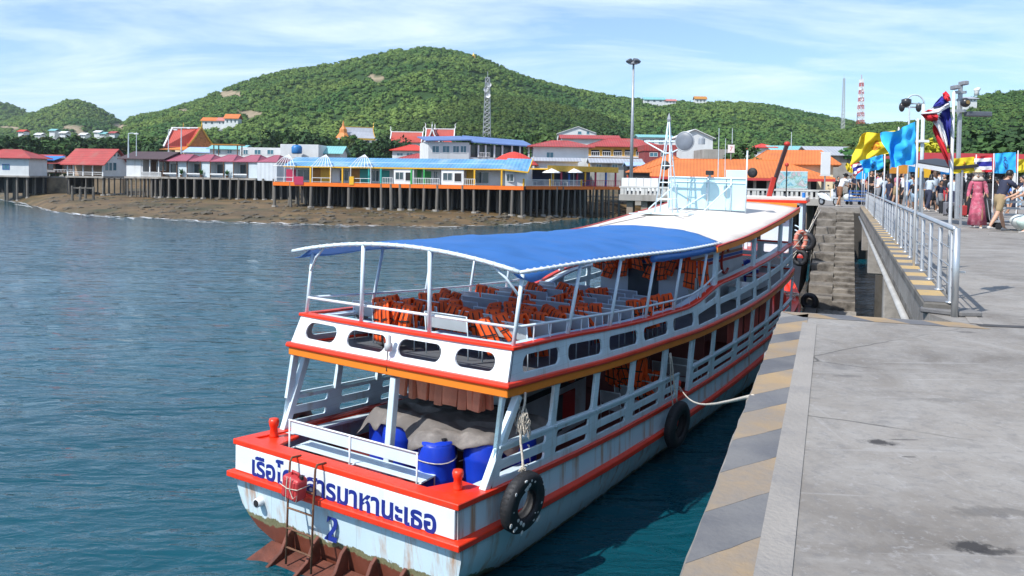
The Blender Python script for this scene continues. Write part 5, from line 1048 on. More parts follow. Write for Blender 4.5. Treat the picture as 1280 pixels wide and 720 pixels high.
# flags strung on the right, on their own poles
YB = 27
for k, (a, b, t_, bt, mm, lb) in enumerate(((1191, 1218, 196, 217, plain(FLY), 'faded yellow flag beside the right hand tricolour'), (1214, 1240, 194, 216, thai(), 'Thai tricolour flag held flat between yellow and blue flags on the right'), (1243, 1270, 190, 217, plain(FLB), 'light blue flag with dark cipher at the right'), (1272, 1300, 197, 216, plain(FLY), 'yellow flag cut by the right edge of the picture'))):
    o, fn, c = flag('flag', lb, b, [(b, t_), (a, t_ + 2), (a + 1, bt), (b, bt - 1)], mm, YB + .3 * k, rip=.04, seed=k * 2.0)
    if k == 2: emblem(o, fn, c, .5, .5, .26, .6, CIPH)
    if k == 0: emblem(o, fn, c, .5, .5, .22, .5, CIPO)
    bb = WY(b + .4, 260, YB + .3 * k + .06); t = thing('flagpole', 'thin pole of the %s flag in the right hand row' % ORD[k], 'flagpole', (bb.x, bb.y, PIER)); MB().lathe([(.022, 0), (.02, WY(b, t_ - 3, YB).z - PIER)], 6).build('pole', WP, t)
# ---- lamp and camera poles
def at_pier(px, Y): q = WY(px, hz(px), Y); return Vector((q.x, q.y, PIER))
b = at_pier(1197, 33); H = WY(1197, 106, 33).z - PIER; t = thing('camera_pole', 'grey square pole with security cameras and floodlight behind the near Thai flag', 'pole', b)
MB().box(-.07, .07, -.07, .07, 0, H).build('pole', GALV, t, bevel=.02); MB().box(-.2, .2, -.1, .1, H - .35, H - .25).build('bracket', GALV, t)
for dx, dz in ((-.28, -.12), (.05, .05)): mb = MB(); mb.box(dx - .1, dx + .1, -.35, .1, H + dz - .08, H + dz + .08); mb.build('camera', mat('camera_grey', (.25, .26, .28), .4), t, bevel=.02)
zc = WY(1200, 129, 33).z - PIER; mb = MB(); mb.ball((.05, -.3, zc), .19, 10, 8); mb.build('camera', mat('camera_black', (.03, .03, .035), .3), t, smooth=True); MB().tube([(.05, -.3, zc), (.05, -.5, zc)], .08, 8).build('lens', mat('lens_bronze', (.35, .22, .08), .2, metal=.5), t)
zc = WY(1200, 139, 33).z - PIER; MB().box(-.75, .13, -.24, -.14, zc - .05, zc + .05).build('cross_arm', GALV, t); MB().box(.15, 1.15, -.3, .0, zc - .22, zc - .02).build('floodlight', mat('lamp_housing', (0, 0, 0)), t, bevel=.03)
b = at_pier(1151.5, 38); H = WY(1151, 130, 38).z - PIER; t = thing('lamp_post', 'pale lamp post with curved arm and a dark dome camera above the crowd', 'lamp post', b); MB().tube([(0, 0, 0), (0, 0, H)], .085, 8).build('post', mat('pale_pole', (0, 0, 0)), t, smooth=True)
MB().tube([(.02 - .42 + .42 * cos(a), 0, H + .42 * sin(a)) for a in np.linspace(0, 2.6, 9)], .035, 6).build('arm', mat('pale_pole', (0, 0, 0)), t, smooth=True); mb = MB(); mb.lathe([(.05, .3), (.22, .25), (.22, .1), (.16, -.05), (.02, -.12)], 10, (-.80, 0, H - .05)); mb.build('dome_camera', mat('camera_black', (0, 0, 0)), t, smooth=True); MB().box(-.8, 0, -.03, .03, H - .02, H + .04).build('cross_arm', GALV, t); MB().box(-.22, .22, -.2, .2, WY(1151, 178, 38).z - PIER, WY(1151, 175, 38).z - PIER).build('bracket_box', WTRIM, t)
b = at_pier(1134, 44); H = WY(1134, 133, 44).z - PIER; t = thing('lamp_post', 'slim post with a crossbar carrying two dark lamps behind the blue flag', 'lamp post', b); MB().tube([(0, 0, 0), (0, 0, H)], .05, 6).build('post', mat('pale_pole', (0, 0, 0)), t); MB().box(-.45, .45, -.03, .03, H - .08, H).build('cross_arm', GALV, t)
for dx in (-.45, .45): mb = MB(); mb.ball((dx, -.1, H - .05), .2, 8, 6, sc=(.8, .8, 1.3)); mb.build('lamp', mat('camera_black', (0, 0, 0)), t, smooth=True)
# ---- stalls, shelters and boards on the pier behind the crowd
h = House('stall_row', 'long red fascia of the ticket stalls behind the crowd', 'stall', 1146, 52, 1300, 52, PIER); z0, z1 = h.Z(1170, 213), h.Z(1170, 191); h.box('fascia', mat('red_board', (.52, .055, .065), .6, .12, .5), 0, h.W, -.1, .1, z0, z1); h.box('roof', ROOFR, 0, h.W, .1, 5, z1 - .3, z1 - .1); h.box('back_wall', DARKO, 0, h.W, 4, 4.2, 0, z0)
for i in range(6): x = lerp(0, h.W - .2, i / 5); h.box('post', WTRIM, x, x + .15, -.05, .1, 0, z0)
h = House('awning', 'black sloping awning over the baggage behind the blue flag', 'awning', 1137, 31, 1186, 27, PIER); zl, zr = h.Z(1140, 204), h.Z(1184, 212.5); mb = MB(); mb.prism([(0, 0, zl), (h.W, 0, zr), (h.W, .9, zr + .1), (0, .9, zl + .1)], (0, 0, .10)); mb.build('awning_sheet', mat('black_sheet', (.02, .02, .024), .5), h.root); mb = MB(); mb.bar((0, -.03, zl - .02), (h.W, -.03, zr - .02), .05, .14); mb.build('valance', WTRIM, h.root)
for x in (.1, h.W - .1): h.box('post', GALV, x - .03, x + .03, .4, .46, 0, zr)
for k, (a, b_, Y, t_, bt, m, lb) in enumerate(((1146, 1163, 45, 200, 222, YEL, 'yellow poster board behind the crowd'), (1136, 1150, 46, 202, 215, mat('blue_poster', (.02, .22, .55), .5), 'blue poster board left of the yellow board'), (1112, 1134, 43, 205, 217, mat('orange_poster', (.6, .25, .03), .5), 'orange poster board under the blue flag'), (1176, 1192, 40, 205, 218, mat('blue_poster', (0, 0, 0)), 'blue poster under the black awning'), (1070, 1086, 60, 213, 224, FLB, 'pale blue sheet strung at the far end of the pier'))):
    h = House('poster_board', lb, 'board', a, Y, b_, Y, PIER); z0, z1 = h.Z((a + b_) / 2, bt), h.Z((a + b_) / 2, t_); h.box('board', m, 0, h.W, 0, .05, z0, z1); h.box('post', GALV, .05, .11, .06, .12, 0, z1); h.box('post', GALV, h.W - .11, h.W - .05, .06, .12, 0, z1)
# ---------------------------------------------------------------- the ferry (boat frame: x starboard, y forward, z up)
BM = Matrix.Translation((-2.974, 13.942, HC - 6.478)) @ Matrix.Rotation(-radians(32.201), 4, 'Z') @ Matrix.Rotation(radians(.742), 4, 'Y') @ Matrix.Rotation(radians(.439), 4, 'X')
PALE = mat('pale_blue_paint', (.60, .74, .80), .42, .10, 1.4, .15, 9, stain=(.34, .30, .22), samt=.26, sscale=2.6, streak=True, rnd=.05, seam=((0, 0, 1), .165, .05, .16))
PALE2 = mat('pale_blue_paint_clean', (.62, .76, .82), .4, .08, 1.5, .1, 9)
WHITEP = mat('white_paint', (.74, .79, .82), .4, .07, 2, .1, 10, stain=(.45, .42, .36), samt=.1, sscale=3, streak=True)
RED = mat('red_paint', (.78, .040, .010), .38, .16, 2.0, .12, 14, stain=(.36, .06, .035), samt=.25, sscale=4)
DRED = mat('dark_red_paint', (.45, .030, .018), .45, .15, 2.0, .1, 14)
ORANGE = mat('orange_paint', (.80, .225, .018), .42, .12, 2.0, .1, 10, stain=(.50, .16, .04), samt=.15, sscale=2)
MAROON = mat('maroon_deck', (.16, .028, .026), .55, .25, 2)
DECKG = mat('grey_deck', (.12, .13, .145), .6, .2, 2)
STEEL = mat('painted_pipe', (.66, .77, .82), .35, .08, 5)
WHITEPIPE = mat('white_pipe', (.80, .84, .86), .35, .08, 5)
GREYSEAT = mat('grey_seat', (.46, .51, .54), .45, .1, 3, rnd=.1)
RUBBER = mat('black_rubber', (.016, .017, .020), .62, .35, 5, .4, 20)
ROPE = mat('pale_rope', (.55, .50, .42), .85, .3, 20, .6, 60)
RUST = mat('rusty_iron', (.16, .075, .04), .8, .45, 6, .4, 25)
DARKIN = mat('dark_interior', (.05, .06, .07), .7, .2, 2)
def hull_paint():
    m = bpy.data.materials.new('hull_paint'); m.use_nodes = True; t = m.node_tree; b = t.nodes['Principled BSDF']; L = t.links.new
    def N(k, **kw):
        n = t.nodes.new(k)
        for a, v in kw.items(): setattr(n, a, v)
        return n
    tcn = N('ShaderNodeTexCoord'); sp = N('ShaderNodeSeparateXYZ'); L(tcn.outputs['Object'], sp.inputs[0])
    def nz_(sc, det, scale=(1, 1, 1)):
        mpn = N('ShaderNodeMapping'); mpn.inputs['Scale'].default_value = scale; L(tcn.outputs['Object'], mpn.inputs[0])
        n = N('ShaderNodeTexNoise'); n.inputs['Scale'].default_value = sc; n.inputs['Detail'].default_value = det; n.inputs['Roughness'].default_value = .65; L(mpn.outputs[0], n.inputs['Vector']); return n.outputs[0]
    def ma(op, a, b_=None, c=None):
        n = N('ShaderNodeMath', operation=op)
        for i, x in enumerate((a, b_, c)):
            if x is None: continue
            if isinstance(x, (int, float)): n.inputs[i].default_value = x
            else: L(x, n.inputs[i])
        return n.outputs[0]
    def rng(x, a, b_, c=0, d=1):
        n = N('ShaderNodeMapRange'); L(x, n.inputs[0])
        for i, v in enumerate((a, b_, c, d)): n.inputs[i + 1].default_value = v
        return n.outputs[0]
    def mix(f, a, b_):
        n = N('ShaderNodeMix', data_type='RGBA'); L(f, n.inputs[0]) if not isinstance(f, float) else None
        for i, x in ((6, a), (7, b_)):
            if isinstance(x, tuple): n.inputs[i].default_value = (*x, 1)
            else: L(x, n.inputs[i])
        return n.outputs[2]
    base = mix(nz_(1.2, 5), (.54, .70, .78), (.66, .80, .86))
    st = ma('MULTIPLY', rng(nz_(3.4, 6, (1, 1, .05)), .50, .64), rng(nz_(.9, 3), .36, .60)); base = mix(ma('MULTIPLY', st, .85), base, (.44, .19, .045))
    seam = ma('ABSOLUTE', ma('SUBTRACT', ma('FRACT', ma('MULTIPLY', ma('ADD', sp.outputs[1], ma('MULTIPLY', sp.outputs[0], .9)), 1.05)), .5), 0)
    base = mix(rng(seam, .0, .012, .45, 0), base, (.30, .34, .35))
    zl = ma('ADD', sp.outputs[2], ma('MULTIPLY', ma('SUBTRACT', nz_(2.4, 6), .5), .42))
    yb = rng(sp.outputs[1], .6, 1.8)                       # the growth and red boot top show on the transom, the sides turn to black boot top
    red_l = mix(nz_(5, 6), (.10, .028, .016), (.21, .065, .04)); blk = mix(nz_(5, 4), (.012, .013, .014), (.03, .03, .03))
    low = mix(yb, red_l, blk)
    alg = mix(nz_(22, 5), (.055, .060, .016), (.32, .30, .18))
    zs = ma('SUBTRACT', zl, ma('MULTIPLY', yb, -.42))
    c = mix(rng(zs, .03, .05), alg, base); c = mix(rng(zs, -.075, -.06), low, c)
    L(c, b.inputs['Base Color']); b.inputs['Roughness'].default_value = .45
    bn = N('ShaderNodeBump'); bn.inputs['Strength'].default_value = .18; bn.inputs['Distance'].default_value = .02; L(nz_(7, 5), bn.inputs['Height']); L(bn.outputs[0], b.inputs['Normal'])
    return m
HULL = hull_paint()
gun = table([(0, 1.40), (1.2, 1.30), (2.5, 1.20), (5.5, 1.01), (9, .90), (12, .87), (16, .93), (20, 1.15), (23, 1.5), (26.6, 2.1), (28.2, 2.4)])
rub = table([(-.2, .80), (1.2, .68), (2.6, .57), (5.5, .41), (9, .33), (13, .34), (16, .43), (20, .68), (23, 1.0), (26.6, 1.6), (28.2, 1.9)])
bnd = table([(1.3, 2.78), (3, 2.66), (4.9, 2.51), (6.8, 2.40), (8.7, 2.32), (11, 2.22), (13, 2.21), (14.8, 2.22), (16.6, 2.28), (18.7, 2.40), (21, 2.64), (22.2, 2.86)])
bul = table([(1.6, 3.57), (3.5, 3.47), (5.3, 3.33), (7.1, 3.22), (9.2, 3.15), (10.2, 3.12)])
bul2 = table([(10.2, 3.12), (11.0, 3.19), (12.0, 3.36), (12.8, 3.47), (14.5, 3.52), (17.1, 3.66), (20, 3.83), (21.8, 4.0)])
bulz = lambda y: bul(y) if y < 10.2 else bul2(y)
WG, WR, WB, WU = 2.60, 2.70, 2.63, 2.57
wplan = table([(0, 1), (16, 1), (20, 1), (22, .97), (24, .86), (26, .58), (27.4, .26), (28.2, .02)])
wup = lambda y: 1.0 if y < 15 else 1 - .06 * ((y - 15) / 7) ** 2
ferry = thing('ferry', 'white two deck wooden ferry with red and orange trim and a blue canopy', 'ferry', M=BM)
def hull_section(y):
    k = wplan(y); g, r = gun(y), rub(max(y, 0)); deep = lin([(0, 0), (3, .5), (22, .6), (26.6, -.2)])(y); fl = lin([(0, 0), (18, .0), (26.6, .25)])(y)
    pts = [(WG * k - .02, g - .03), (WG * k - .01 - fl * .1, r + .05), (2.62 * k - fl * .2, r - .12), (2.62 * k - fl * .3, .48 - .08 * deep), (2.54 * k - fl * .35, .17 - .2 * deep), (2.39 * k - fl * .4, -.03 - .5 * deep), (2.17 * k * (1 - fl * .5), -.22 - .8 * deep), (1.84 * k * (1 - fl), -.36 - deep), (1.1 * k * (1 - fl), -.55 - deep), (0, -.75 - deep)]
    return [(max(0, a), b) for a, b in pts]
def build_hull():
    ys = [0.06, .5, 1.2, 2.5, 4, 6, 8, 10, 12, 14, 16, 18, 19.5, 21, 22.2, 23.4, 24.5, 25.6, 26.6, 27.4, 28.2]; rg = []
    for y in ys:
        s_ = hull_section(y); yy = y if y > .1 else None
        ring = [Vector((x, (y if yy else .03 + max(0, .8 - z) * .16), z)) for x, z in s_] + [Vector((-x, (y if yy else .03 + max(0, .8 - z) * .16), z)) for x, z in s_[:-1][::-1]]
        rg.append(ring)
    mb = MB(); n = len(rg[0]); vs = [p for r in rg for p in r]; fs = []
    for i in range(len(rg) - 1):
        for j in range(n - 1): fs.append((i * n + j, (i + 1) * n + j, (i + 1) * n + j + 1, i * n + j + 1))
    fs.append(tuple(range(n)))
    mb.add(vs, fs); h = mb.build('hull', HULL, ferry); smooth_by_angle(h, 30)
    return h
hull = build_hull()
def sweep(name, m, path, cs, closed=False, parent=ferry, bevel=.012):      # path: list of (pos, out vector); cs: polygon in (out, up)
    mb = MB(); rg = [[p + o * a + Vector((0, 0, b)) for a, b in cs] for p, o in path]
    mb.rings(rg, cap=not closed); n = len(cs)
    if closed: pass
    o = mb.build(name, m, parent, bevel=bevel); return o
def rim_path(zf, wf, y0, ys, stern_y, corner=True):      # from starboard bow round the stern to the port bow
    R = [(Vector((wf(y), y, zf(y))), Vector((1, 0, 0))) for y in ys[::-1]]
    P_ = [(Vector((-wf(y), y, zf(y))), Vector((-1, 0, 0))) for y in ys]
    c = (Vector((wf(stern_y), stern_y, zf(stern_y))), Vector((1, -1, 0))); d = (Vector((-wf(stern_y), stern_y, zf(stern_y))), Vector((-1, -1, 0)))
    return R + [c, d] + P_
LYS = [1, 2.5, 4, 6, 8, 10, 12, 14, 16, 18, 20, 21.5, 23, 24.5, 25.8, 26.8, 27.6, 28.1]
gw = lambda y: WG * wplan(y)
sweep('gunwale', RED, rim_path(gun, gw, 0, LYS, 0), [(-.26, -.07), (.03, -.07), (.03, .035), (-.26, .035)])
sweep('rub_rail', RED, rim_path(rub, gw, 0, LYS, 0), [(-.02, -.055), (.11, -.06), (.11, .045), (-.02, .075)])
# red corner decks, lower deck floor
for s_ in (-1, 1): mb = MB(); mb.prism([(s_ * 2.36, .24, 1.34), (s_ * 1.72, .24, 1.355), (s_ * 1.95, 1.0, 1.29), (s_ * 2.36, 1.0, 1.27)][::s_], (0, 0, .055)); mb.build('corner_deck', RED, ferry, bevel=.01)
fl = lambda y: gun(y) - .52
MB().shell(lambda u, v: Vector((lerp(-2.5, 2.5, u) * wplan(lerp(.15, 24.5, v)), lerp(.15, 24.5, v), fl(lerp(.15, 24.5, v)))), 6, 26, .06).build('lower_deck', MAROON, ferry)
# bulwark inside lining at the stern
mb = MB(); mb.box(-2.35, 2.35, .06, .12, .85, 1.32)
mb.build('stern_lining', DRED, ferry)
# red foredeck with bollards
MB().shell(lambda u, v: Vector((lerp(-1, 1, u) * (WG * wplan(lerp(21.7, 27.8, v)) - .12), lerp(21.7, 27.8, v), gun(lerp(21.7, 27.8, v)) - .12)), 4, 10, .05).build('foredeck', RED, ferry)
# ---- side panels with windows and slots
def cell_ring(mb, fn, u0, u1, v0, v1, hole, th, inn, n=4):
    # hole = (a,b,c,d,ru,rv)
    if hole is None:
        A = [fn(u0, v0), fn(u1, v0), fn(u1, v1), fn(u0, v1)]; B = [p + inn * th for p in A]
        mb.add(A + B, [(0, 1, 2, 3), (7, 6, 5, 4)]); return
    a, b, c, d, ru, rv = hole; H = []; O = []
    cor = [(b - ru, c + rv, -90, u1, v0), (b - ru, d - rv, 0, u1, v1), (a + ru, d - rv, 90, u0, v1), (a + ru, c + rv, 180, u0, v0)]
    for k, (cx, cy, a0, U, V) in enumerate(cor):
        for i in range(n + 1):
            t = radians(a0 + 90 * i / n); hu, hv = cx + ru * cos(t), cy + rv * sin(t); H.append((hu, hv))
            if i == n / 2: O.append((U, V))
            elif (i < n / 2) == (k % 2 == 1): O.append((U, hv))
            else: O.append((hu, V))
    N_ = len(H)
    hp = [fn(*q) for q in H]; op = [fn(*q) for q in O]; hb = [p + inn * th for p in hp]; ob = [p + inn * th for p in op]
    fs = []
    for i in range(N_):
        j = (i + 1) % N_; fs += [(N_ + i, N_ + j, j, i), (2 * N_ + i, 2 * N_ + j, 3 * N_ + j, 3 * N_ + i), (i, j, 2 * N_ + j, 2 * N_ + i)]
    mb.add(hp + op + hb + ob, fs)
def side_fn(sg):
    def fn(y, s_):
        yb = y + .27 * s_; zl = gun(y) + .03; zt = bnd(yb) + .03
        return Vector((sg * (lerp(WG, WB - .03, s_) * (wplan(y) if y > 16 else 1) - .03), yb, lerp(zl, zt, s_)))
    return fn
bays = [1.0, 2.92, 4.66, 6.5, 8.42, 10.4, 12.15, 14.3, 16.05, 17.85, 19.75, 21.4]
def build_sides():
    for sg in (1, -1):
        fn = side_fn(sg); inn = Vector((-sg, 0, 0)); bs = bays if sg > 0 else [1.1, 2.45, 3.78] + bays[3:]
        for i in range(len(bs) - 1):
            y0, y1 = bs[i], bs[i + 1]; mb = MB(); f2 = fn if sg > 0 else (lambda u, v, q=y0 + y1: fn(q - u, v))
            ye = y1
            entry = sg > 0 and abs(y0 - 8.42) < .1
            hm = .10
            if entry:
                ym = 9.45
                for (v0, v1) in ((.03, .21), (.21, .40)): cell_ring(mb, f2, y0, ym, v0, v1, (y0 + .18, ym - .14, v0 + .05, v1 - .045, .03, .02), .05, inn)
                cell_ring(mb, f2, y0, ym, .0, .03, None, .05, inn)
                mb.bar(fn(ym, .4) + inn * .03, fn(ym, 0) + inn * .03, .09, .09); mb.bar(fn(y0 + .05, 1) + inn * .03, fn(y0 + .05, .4) + inn * .03, .2, .07, up=(1, 0, 0))
                mb.build('side_panel', PALE, ferry, bevel=.006); mb = MB(); mb.bar(fn(y1 - .1, .72) + inn * .02, fn(y1 - .1, 0) + inn * .02, .14, .10, up=(1, 0, 0)); mb.bar(fn(y1 - .12, 1) + inn * .03, fn(y1 - .12, .4) + inn * .03, .15, .07, up=(1, 0, 0))
            else:
                cell_ring(mb, f2, y0, y1, 0, .03, None, .05, inn)
                for (v0, v1) in ((.03, .22), (.22, .42)):
                    cell_ring(mb, f2, y0, y1, v0, v1, (y0 + .20, y1 - .22, v0 + .055, v1 - .05, .045, .03), .05, inn)
                if sg < 0 and i < 3: mb.bar(fn(y0 + .05, 1) + inn * .03, fn(y0 + .05, .4) + inn * .03, .16, .08, up=(1, 0, 0))
                else:
                    top = .985
                    cell_ring(mb, f2, y0, y1, .42, 1.0, (y0 + hm, y1 - hm, .465, top, .09, .07), .07, inn)
            mb.build('post' if entry else 'side_panel', PALE, ferry, bevel=.006)
            # ledge under the window
            mb = MB(); yr = ym if entry else y1
            mb.bar(fn(y0 + .06, .44) - inn * .012, fn(yr - .02, .44) - inn * .012, .05, .04); mb.build('window_ledge', PALE2, ferry)
    # raked corner posts at the stern
    for a, b in (((2.50, .86, gun(.9)), (2.54, 1.80, 2.72)), ((-2.50, 1.10, gun(1.1) - .03), (-2.52, 1.72, 2.75)), ((.08, 1.24, fl(1.2)), (.15, 1.36, 2.76))):
        mb = MB(); mb.bar(a, b, .15, .13, up=(1, 0, 0)); mb.build('post', PALE2, ferry, bevel=.01)
build_sides()
# ---- upper deck band, slab, bulwark
UYS = [2.2, 3, 4, 5, 6, 7, 8, 9, 10, 11, 12, 13, 14, 15, 16, 17, 18, 19, 20, 21, 21.9]
uw = lambda y: WB * wup(y)
def band_path():
    R = [(Vector((uw(y), y, bnd(y))), Vector((1, 0, 0))) for y in UYS[::-1]]; L_ = [(Vector((-uw(y), y, bnd(y))), Vector((-1, 0, 0))) for y in UYS]
    zs = 2.79
    return R + [(Vector((WB, 1.32, zs)), Vector((1, -1, 0)))] + [(Vector((lerp(WB, -WB, t), 1.32 - .10 * sin(pi * t), zs + .02 * sin(pi * t))), Vector((0, -1, 0))) for t in (.2, .4, .6, .8)] + [(Vector((-WB, 1.32, zs)), Vector((-1, -1, 0)))] + L_
bp = band_path()
sweep('orange_band', ORANGE, bp, [(-.10, 0), (.0, 0), (.0, .155), (-.10, .155)])
sweep('red_band', RED, bp, [(-.12, .158), (.035, .158), (.05, .20), (.03, .255), (-.12, .255)])
def front_beam(name, m, y, zf, wf, h, d):
    MB().box(-wf(y), wf(y), y, y + d, zf(y), zf(y) + h).build(name, m, ferry, bevel=.01)
front_beam('orange_band', ORANGE, 21.9, bnd, uw, .155, .06); front_beam('red_band', RED, 21.9, lambda y: bnd(y) + .158, uw, .1, .09)
ud = lambda y: bnd(y) + .2
MB().shell(lambda u, v: Vector((lerp(-2.52, 2.52, u) * wup(lerp(1.34, 21.85, v)), lerp(1.34, 21.85, v), ud(lerp(1.34, 21.85, v)))), 8, 30, .13).build('upper_deck', DECKG, ferry)
# ceiling beams below the upper deck
mb = MB()
for y in np.arange(2, 21.5, .93): mb.box(-2.45, 2.45, y, y + .07, bnd(y) - .06, bnd(y) + .066)
mb.build('deck_beams', PALE2, ferry, kind='stuff')
def up_fn(sg):
    def fn(y, s_):
        z0 = bnd(y) + .25; z1 = bulz(y); return Vector((sg * (lerp(WB, WU, s_) * wup(y) - .02), y + .22 * s_ * max(0, 1 - (y - 1.4) / 3), lerp(z0, z1, s_)))
    return fn
cells = [1.42, 3.35, 5.2, 7.05, 8.9, 10.75]
cells2 = [10.75, 12.6, 14.5, 16.3, 18.15, 20.05, 21.86]
for sg in (1, -1):
    fn = up_fn(sg); inn = Vector((-sg, 0, 0))
    for i in range(len(cells) - 1):
        y0, y1 = cells[i], cells[i + 1]; mb = MB(); f2 = fn if sg > 0 else (lambda u, v, q=y0 + y1: fn(q - u, v))
        a, b = (y0 + .38, y1 - .18) if i == 0 else (y0 + .17, y1 - .17)
        cell_ring(mb, f2, y0, y1, 0, 1, ((a, b) if sg > 0 else (y0 + y1 - b, y0 + y1 - a)) + (.20, .72, .13, .22), .05, inn, 6); mb.build('bulwark_panel', PALE, ferry, bevel=.006)
    for i in range(len(cells2) - 1):
        y0, y1 = cells2[i], cells2[i + 1]; mb = MB(); f2 = fn if sg > 0 else (lambda u, v, q=y0 + y1: fn(q - u, v))
        if i == 0:
            cell_ring(mb, f2, y0, y1, 0, .62, (y0 + .15, y1 - .13, .10, .52, .05, .08), .05, inn); cell_ring(mb, f2, y0, y1, .62, 1, (y0 + .75, y1 - .13, .70, .88, .05, .05), .05, inn)
        else:
            for v0, v1 in ((0, .5), (.5, 1)):
                cell_ring(mb, f2, y0, y1, v0, v1, (y0 + .13, y1 - .13, v0 + .09, v1 - .08, .05, .05), .05, inn)
        mb.build('bulwark_panel', PALE, ferry, bevel=.006)
def stern_fn(x, s_): t = (x / WU) ; return Vector((x * lerp(1.0, WU / WB, s_), 1.36 - .08 * (1 - t * t) + .22 * s_, lerp(3.04, 3.57, s_)))
xs = [-2.6, -1.28, .02, 1.32, 2.6]
for i in range(4):
    mb = MB(); x0, x1 = xs[i], xs[i + 1]; cell_ring(mb, stern_fn, x0, x1, 0, 1, (x0 + (.30 if i == 0 else .16), x1 - (.3 if i == 3 else .16), .22, .80, .15, .27), .05, Vector((0, 1, 0)), 6); mb.build('bulwark_panel', WHITEP, ferry, bevel=.006)
mb = MB()
for v0, v1 in ((0, .5), (.5, 1)):
    for i in range(4):
        x0, x1 = lerp(-2.4, 2.4, i / 4), lerp(-2.4, 2.4, (i + 1) / 4); cell_ring(mb, lambda x, s_: Vector((-x, 21.88, lerp(bnd(21.9) + .25, bulz(21.8), s_))), x0, x1, v0, v1, (x0 + .12, x1 - .12, v0 + .09, v1 - .08, .05, .05), .05, Vector((0, -1, 0)))
mb.build('bulwark_panel', PALE, ferry)
def cap_path():
    ys = [2.2, 3, 4, 5, 6, 7, 8, 9, 10, 10.5, 11, 11.5, 12, 12.5, 13, 14, 16, 18, 20, 21.9]; wf = lambda y: WU * wup(y) - .05
    R = [(Vector((wf(y), y, bulz(y))), Vector((1, 0, 0))) for y in ys[::-1]]; L_ = [(Vector((-wf(y), y, bulz(y))), Vector((-1, 0, 0))) for y in ys]
    return R + [(Vector((WU - .05, 1.62, 3.575)), Vector((1, -1, 0)))] + [(Vector((x, 1.60 - .08 * (1 - (x / WU) ** 2), 3.585)), Vector((0, -1, 0))) for x in (1.5, .5, -.5, -1.5)] + [(Vector((-WU + .05, 1.62, 3.575)), Vector((-1, -1, 0)))] + L_
capm = cap_path(); sweep('bulwark_cap', RED, capm, [(-.10, -.03), (.075, -.03), (.075, .035), (-.10, .035)])
front_beam('bulwark_cap', RED, 21.86, lambda y: bulz(21.8), lambda y: 2.42, .06, .12)
# pale shelf inside the cap
sweep('bulwark_shelf', PALE2, capm, [(-.36, -.06), (-.105, -.06), (-.105, -.005), (-.36, -.005)], bevel=0)
# ---- canopy frame, rails, posts
ced = table([(1.5, 4.89), (2.6, 4.87), (4.05, 4.85), (5.9, 4.80), (7.8, 4.74), (9.6, 4.68), (12.6, 4.66)])
def arch(x, y, rise=.26): return ced(y) + rise * (1 - (x / 2.6) ** 2)
bows = [1.62, 4.05, 5.93, 7.85, 9.65, 11.6]
for i_, y in enumerate(bows):
    MB().tube([(x, y, arch(x, y) - (.05 if i_ else -.01)) for x in np.linspace(-2.62 if i_ else -2.86, 2.62, 19)], .028 if i_ else .042, 6).build('canopy_bow', STEEL, ferry, smooth=True)
for sg in (1, -1):
    MB().tube([(sg * 2.63, y, ced(y) + .0) for y in np.linspace(1.62, 12.5, 12)], .034, 6).build('canopy_edge_pipe', WHITEPIPE, ferry, smooth=True)
    for i, y in enumerate(bows):
        yb = y + .05 if i == 0 else y - .40; mb = MB(); mb.tube([(sg * 2.5, yb, bulz(yb) - .02), (sg * 2.54, y + (.25 if i == 0 else 0), ced(y + .2) - .06)], .036, 8); mb.build('canopy_post', STEEL, ferry, smooth=True)
    mb = MB(); mb.tube([(sg * 2.52, 1.80, 4.45), (sg * 2.30, 1.72, 4.75), (sg * 2.0, 1.66, 4.99)], .025, 6); mb.build('canopy_brace', STEEL, ferry, smooth=True)
    mb = MB(); mb.tube([(sg * 2.5, y, z) for y, z in ((1.78, 3.91), (3.7, 3.76), (5.5, 3.63), (7.4, 3.51), (9.4, 3.42), (10.6, 3.42), (11.5, 3.52), (12.4, 3.72), (13.0, 3.82))], .026, 6); mb.build('side_rail', STEEL, ferry, smooth=True)
for x in (-.95, .72):
    mb = MB(); mb.tube([(x, 1.62, 3.58), (x * .97, 1.62, arch(x, 1.62) - .02)], .040, 8); mb.build('canopy_post', STEEL, ferry, smooth=True)
MB().tube([(-2.5, 1.72, 3.91), (2.5, 1.72, 3.91)], .028, 6).build('stern_rail', WHITEPIPE, ferry, smooth=True)
# rail balusters along the side
for y in np.arange(2.4, 12, .62):
    mb = MB(); mb.tube([(2.47, y, bulz(y) - .02), (2.49, y, lin([(1.78, 3.91), (3.7, 3.76), (5.5, 3.63), (7.4, 3.51), (9.4, 3.42), (10.6, 3.42), (11.5, 3.52), (12.4, 3.72)])(y))], .012, 5); mb.build('rail_baluster', STEEL, ferry)
TARP = mat('blue_tarpaulin', (.050, .230, .62), .48, .20, 1.1, .7, 3.0, stain=(.085, .21, .50), samt=.42, sscale=1.1, spec=.4, seam=((0, 1, 0), 1.42, .022, .22))
tn = TARP.node_tree; tb_ = tn.nodes['Principled BSDF']; tl = tn.nodes.new('ShaderNodeBsdfTranslucent'); tl.inputs[0].default_value = (.46, .60, .84, 1); tm = tn.nodes.new('ShaderNodeMixShader'); tm.inputs[0].default_value = .40
tn.links.new(tb_.outputs[0], tm.inputs[1]); tn.links.new(tl.outputs[0], tm.inputs[2]); tn.links.new(tm.outputs[0], tn.nodes['Material Output'].inputs[0])
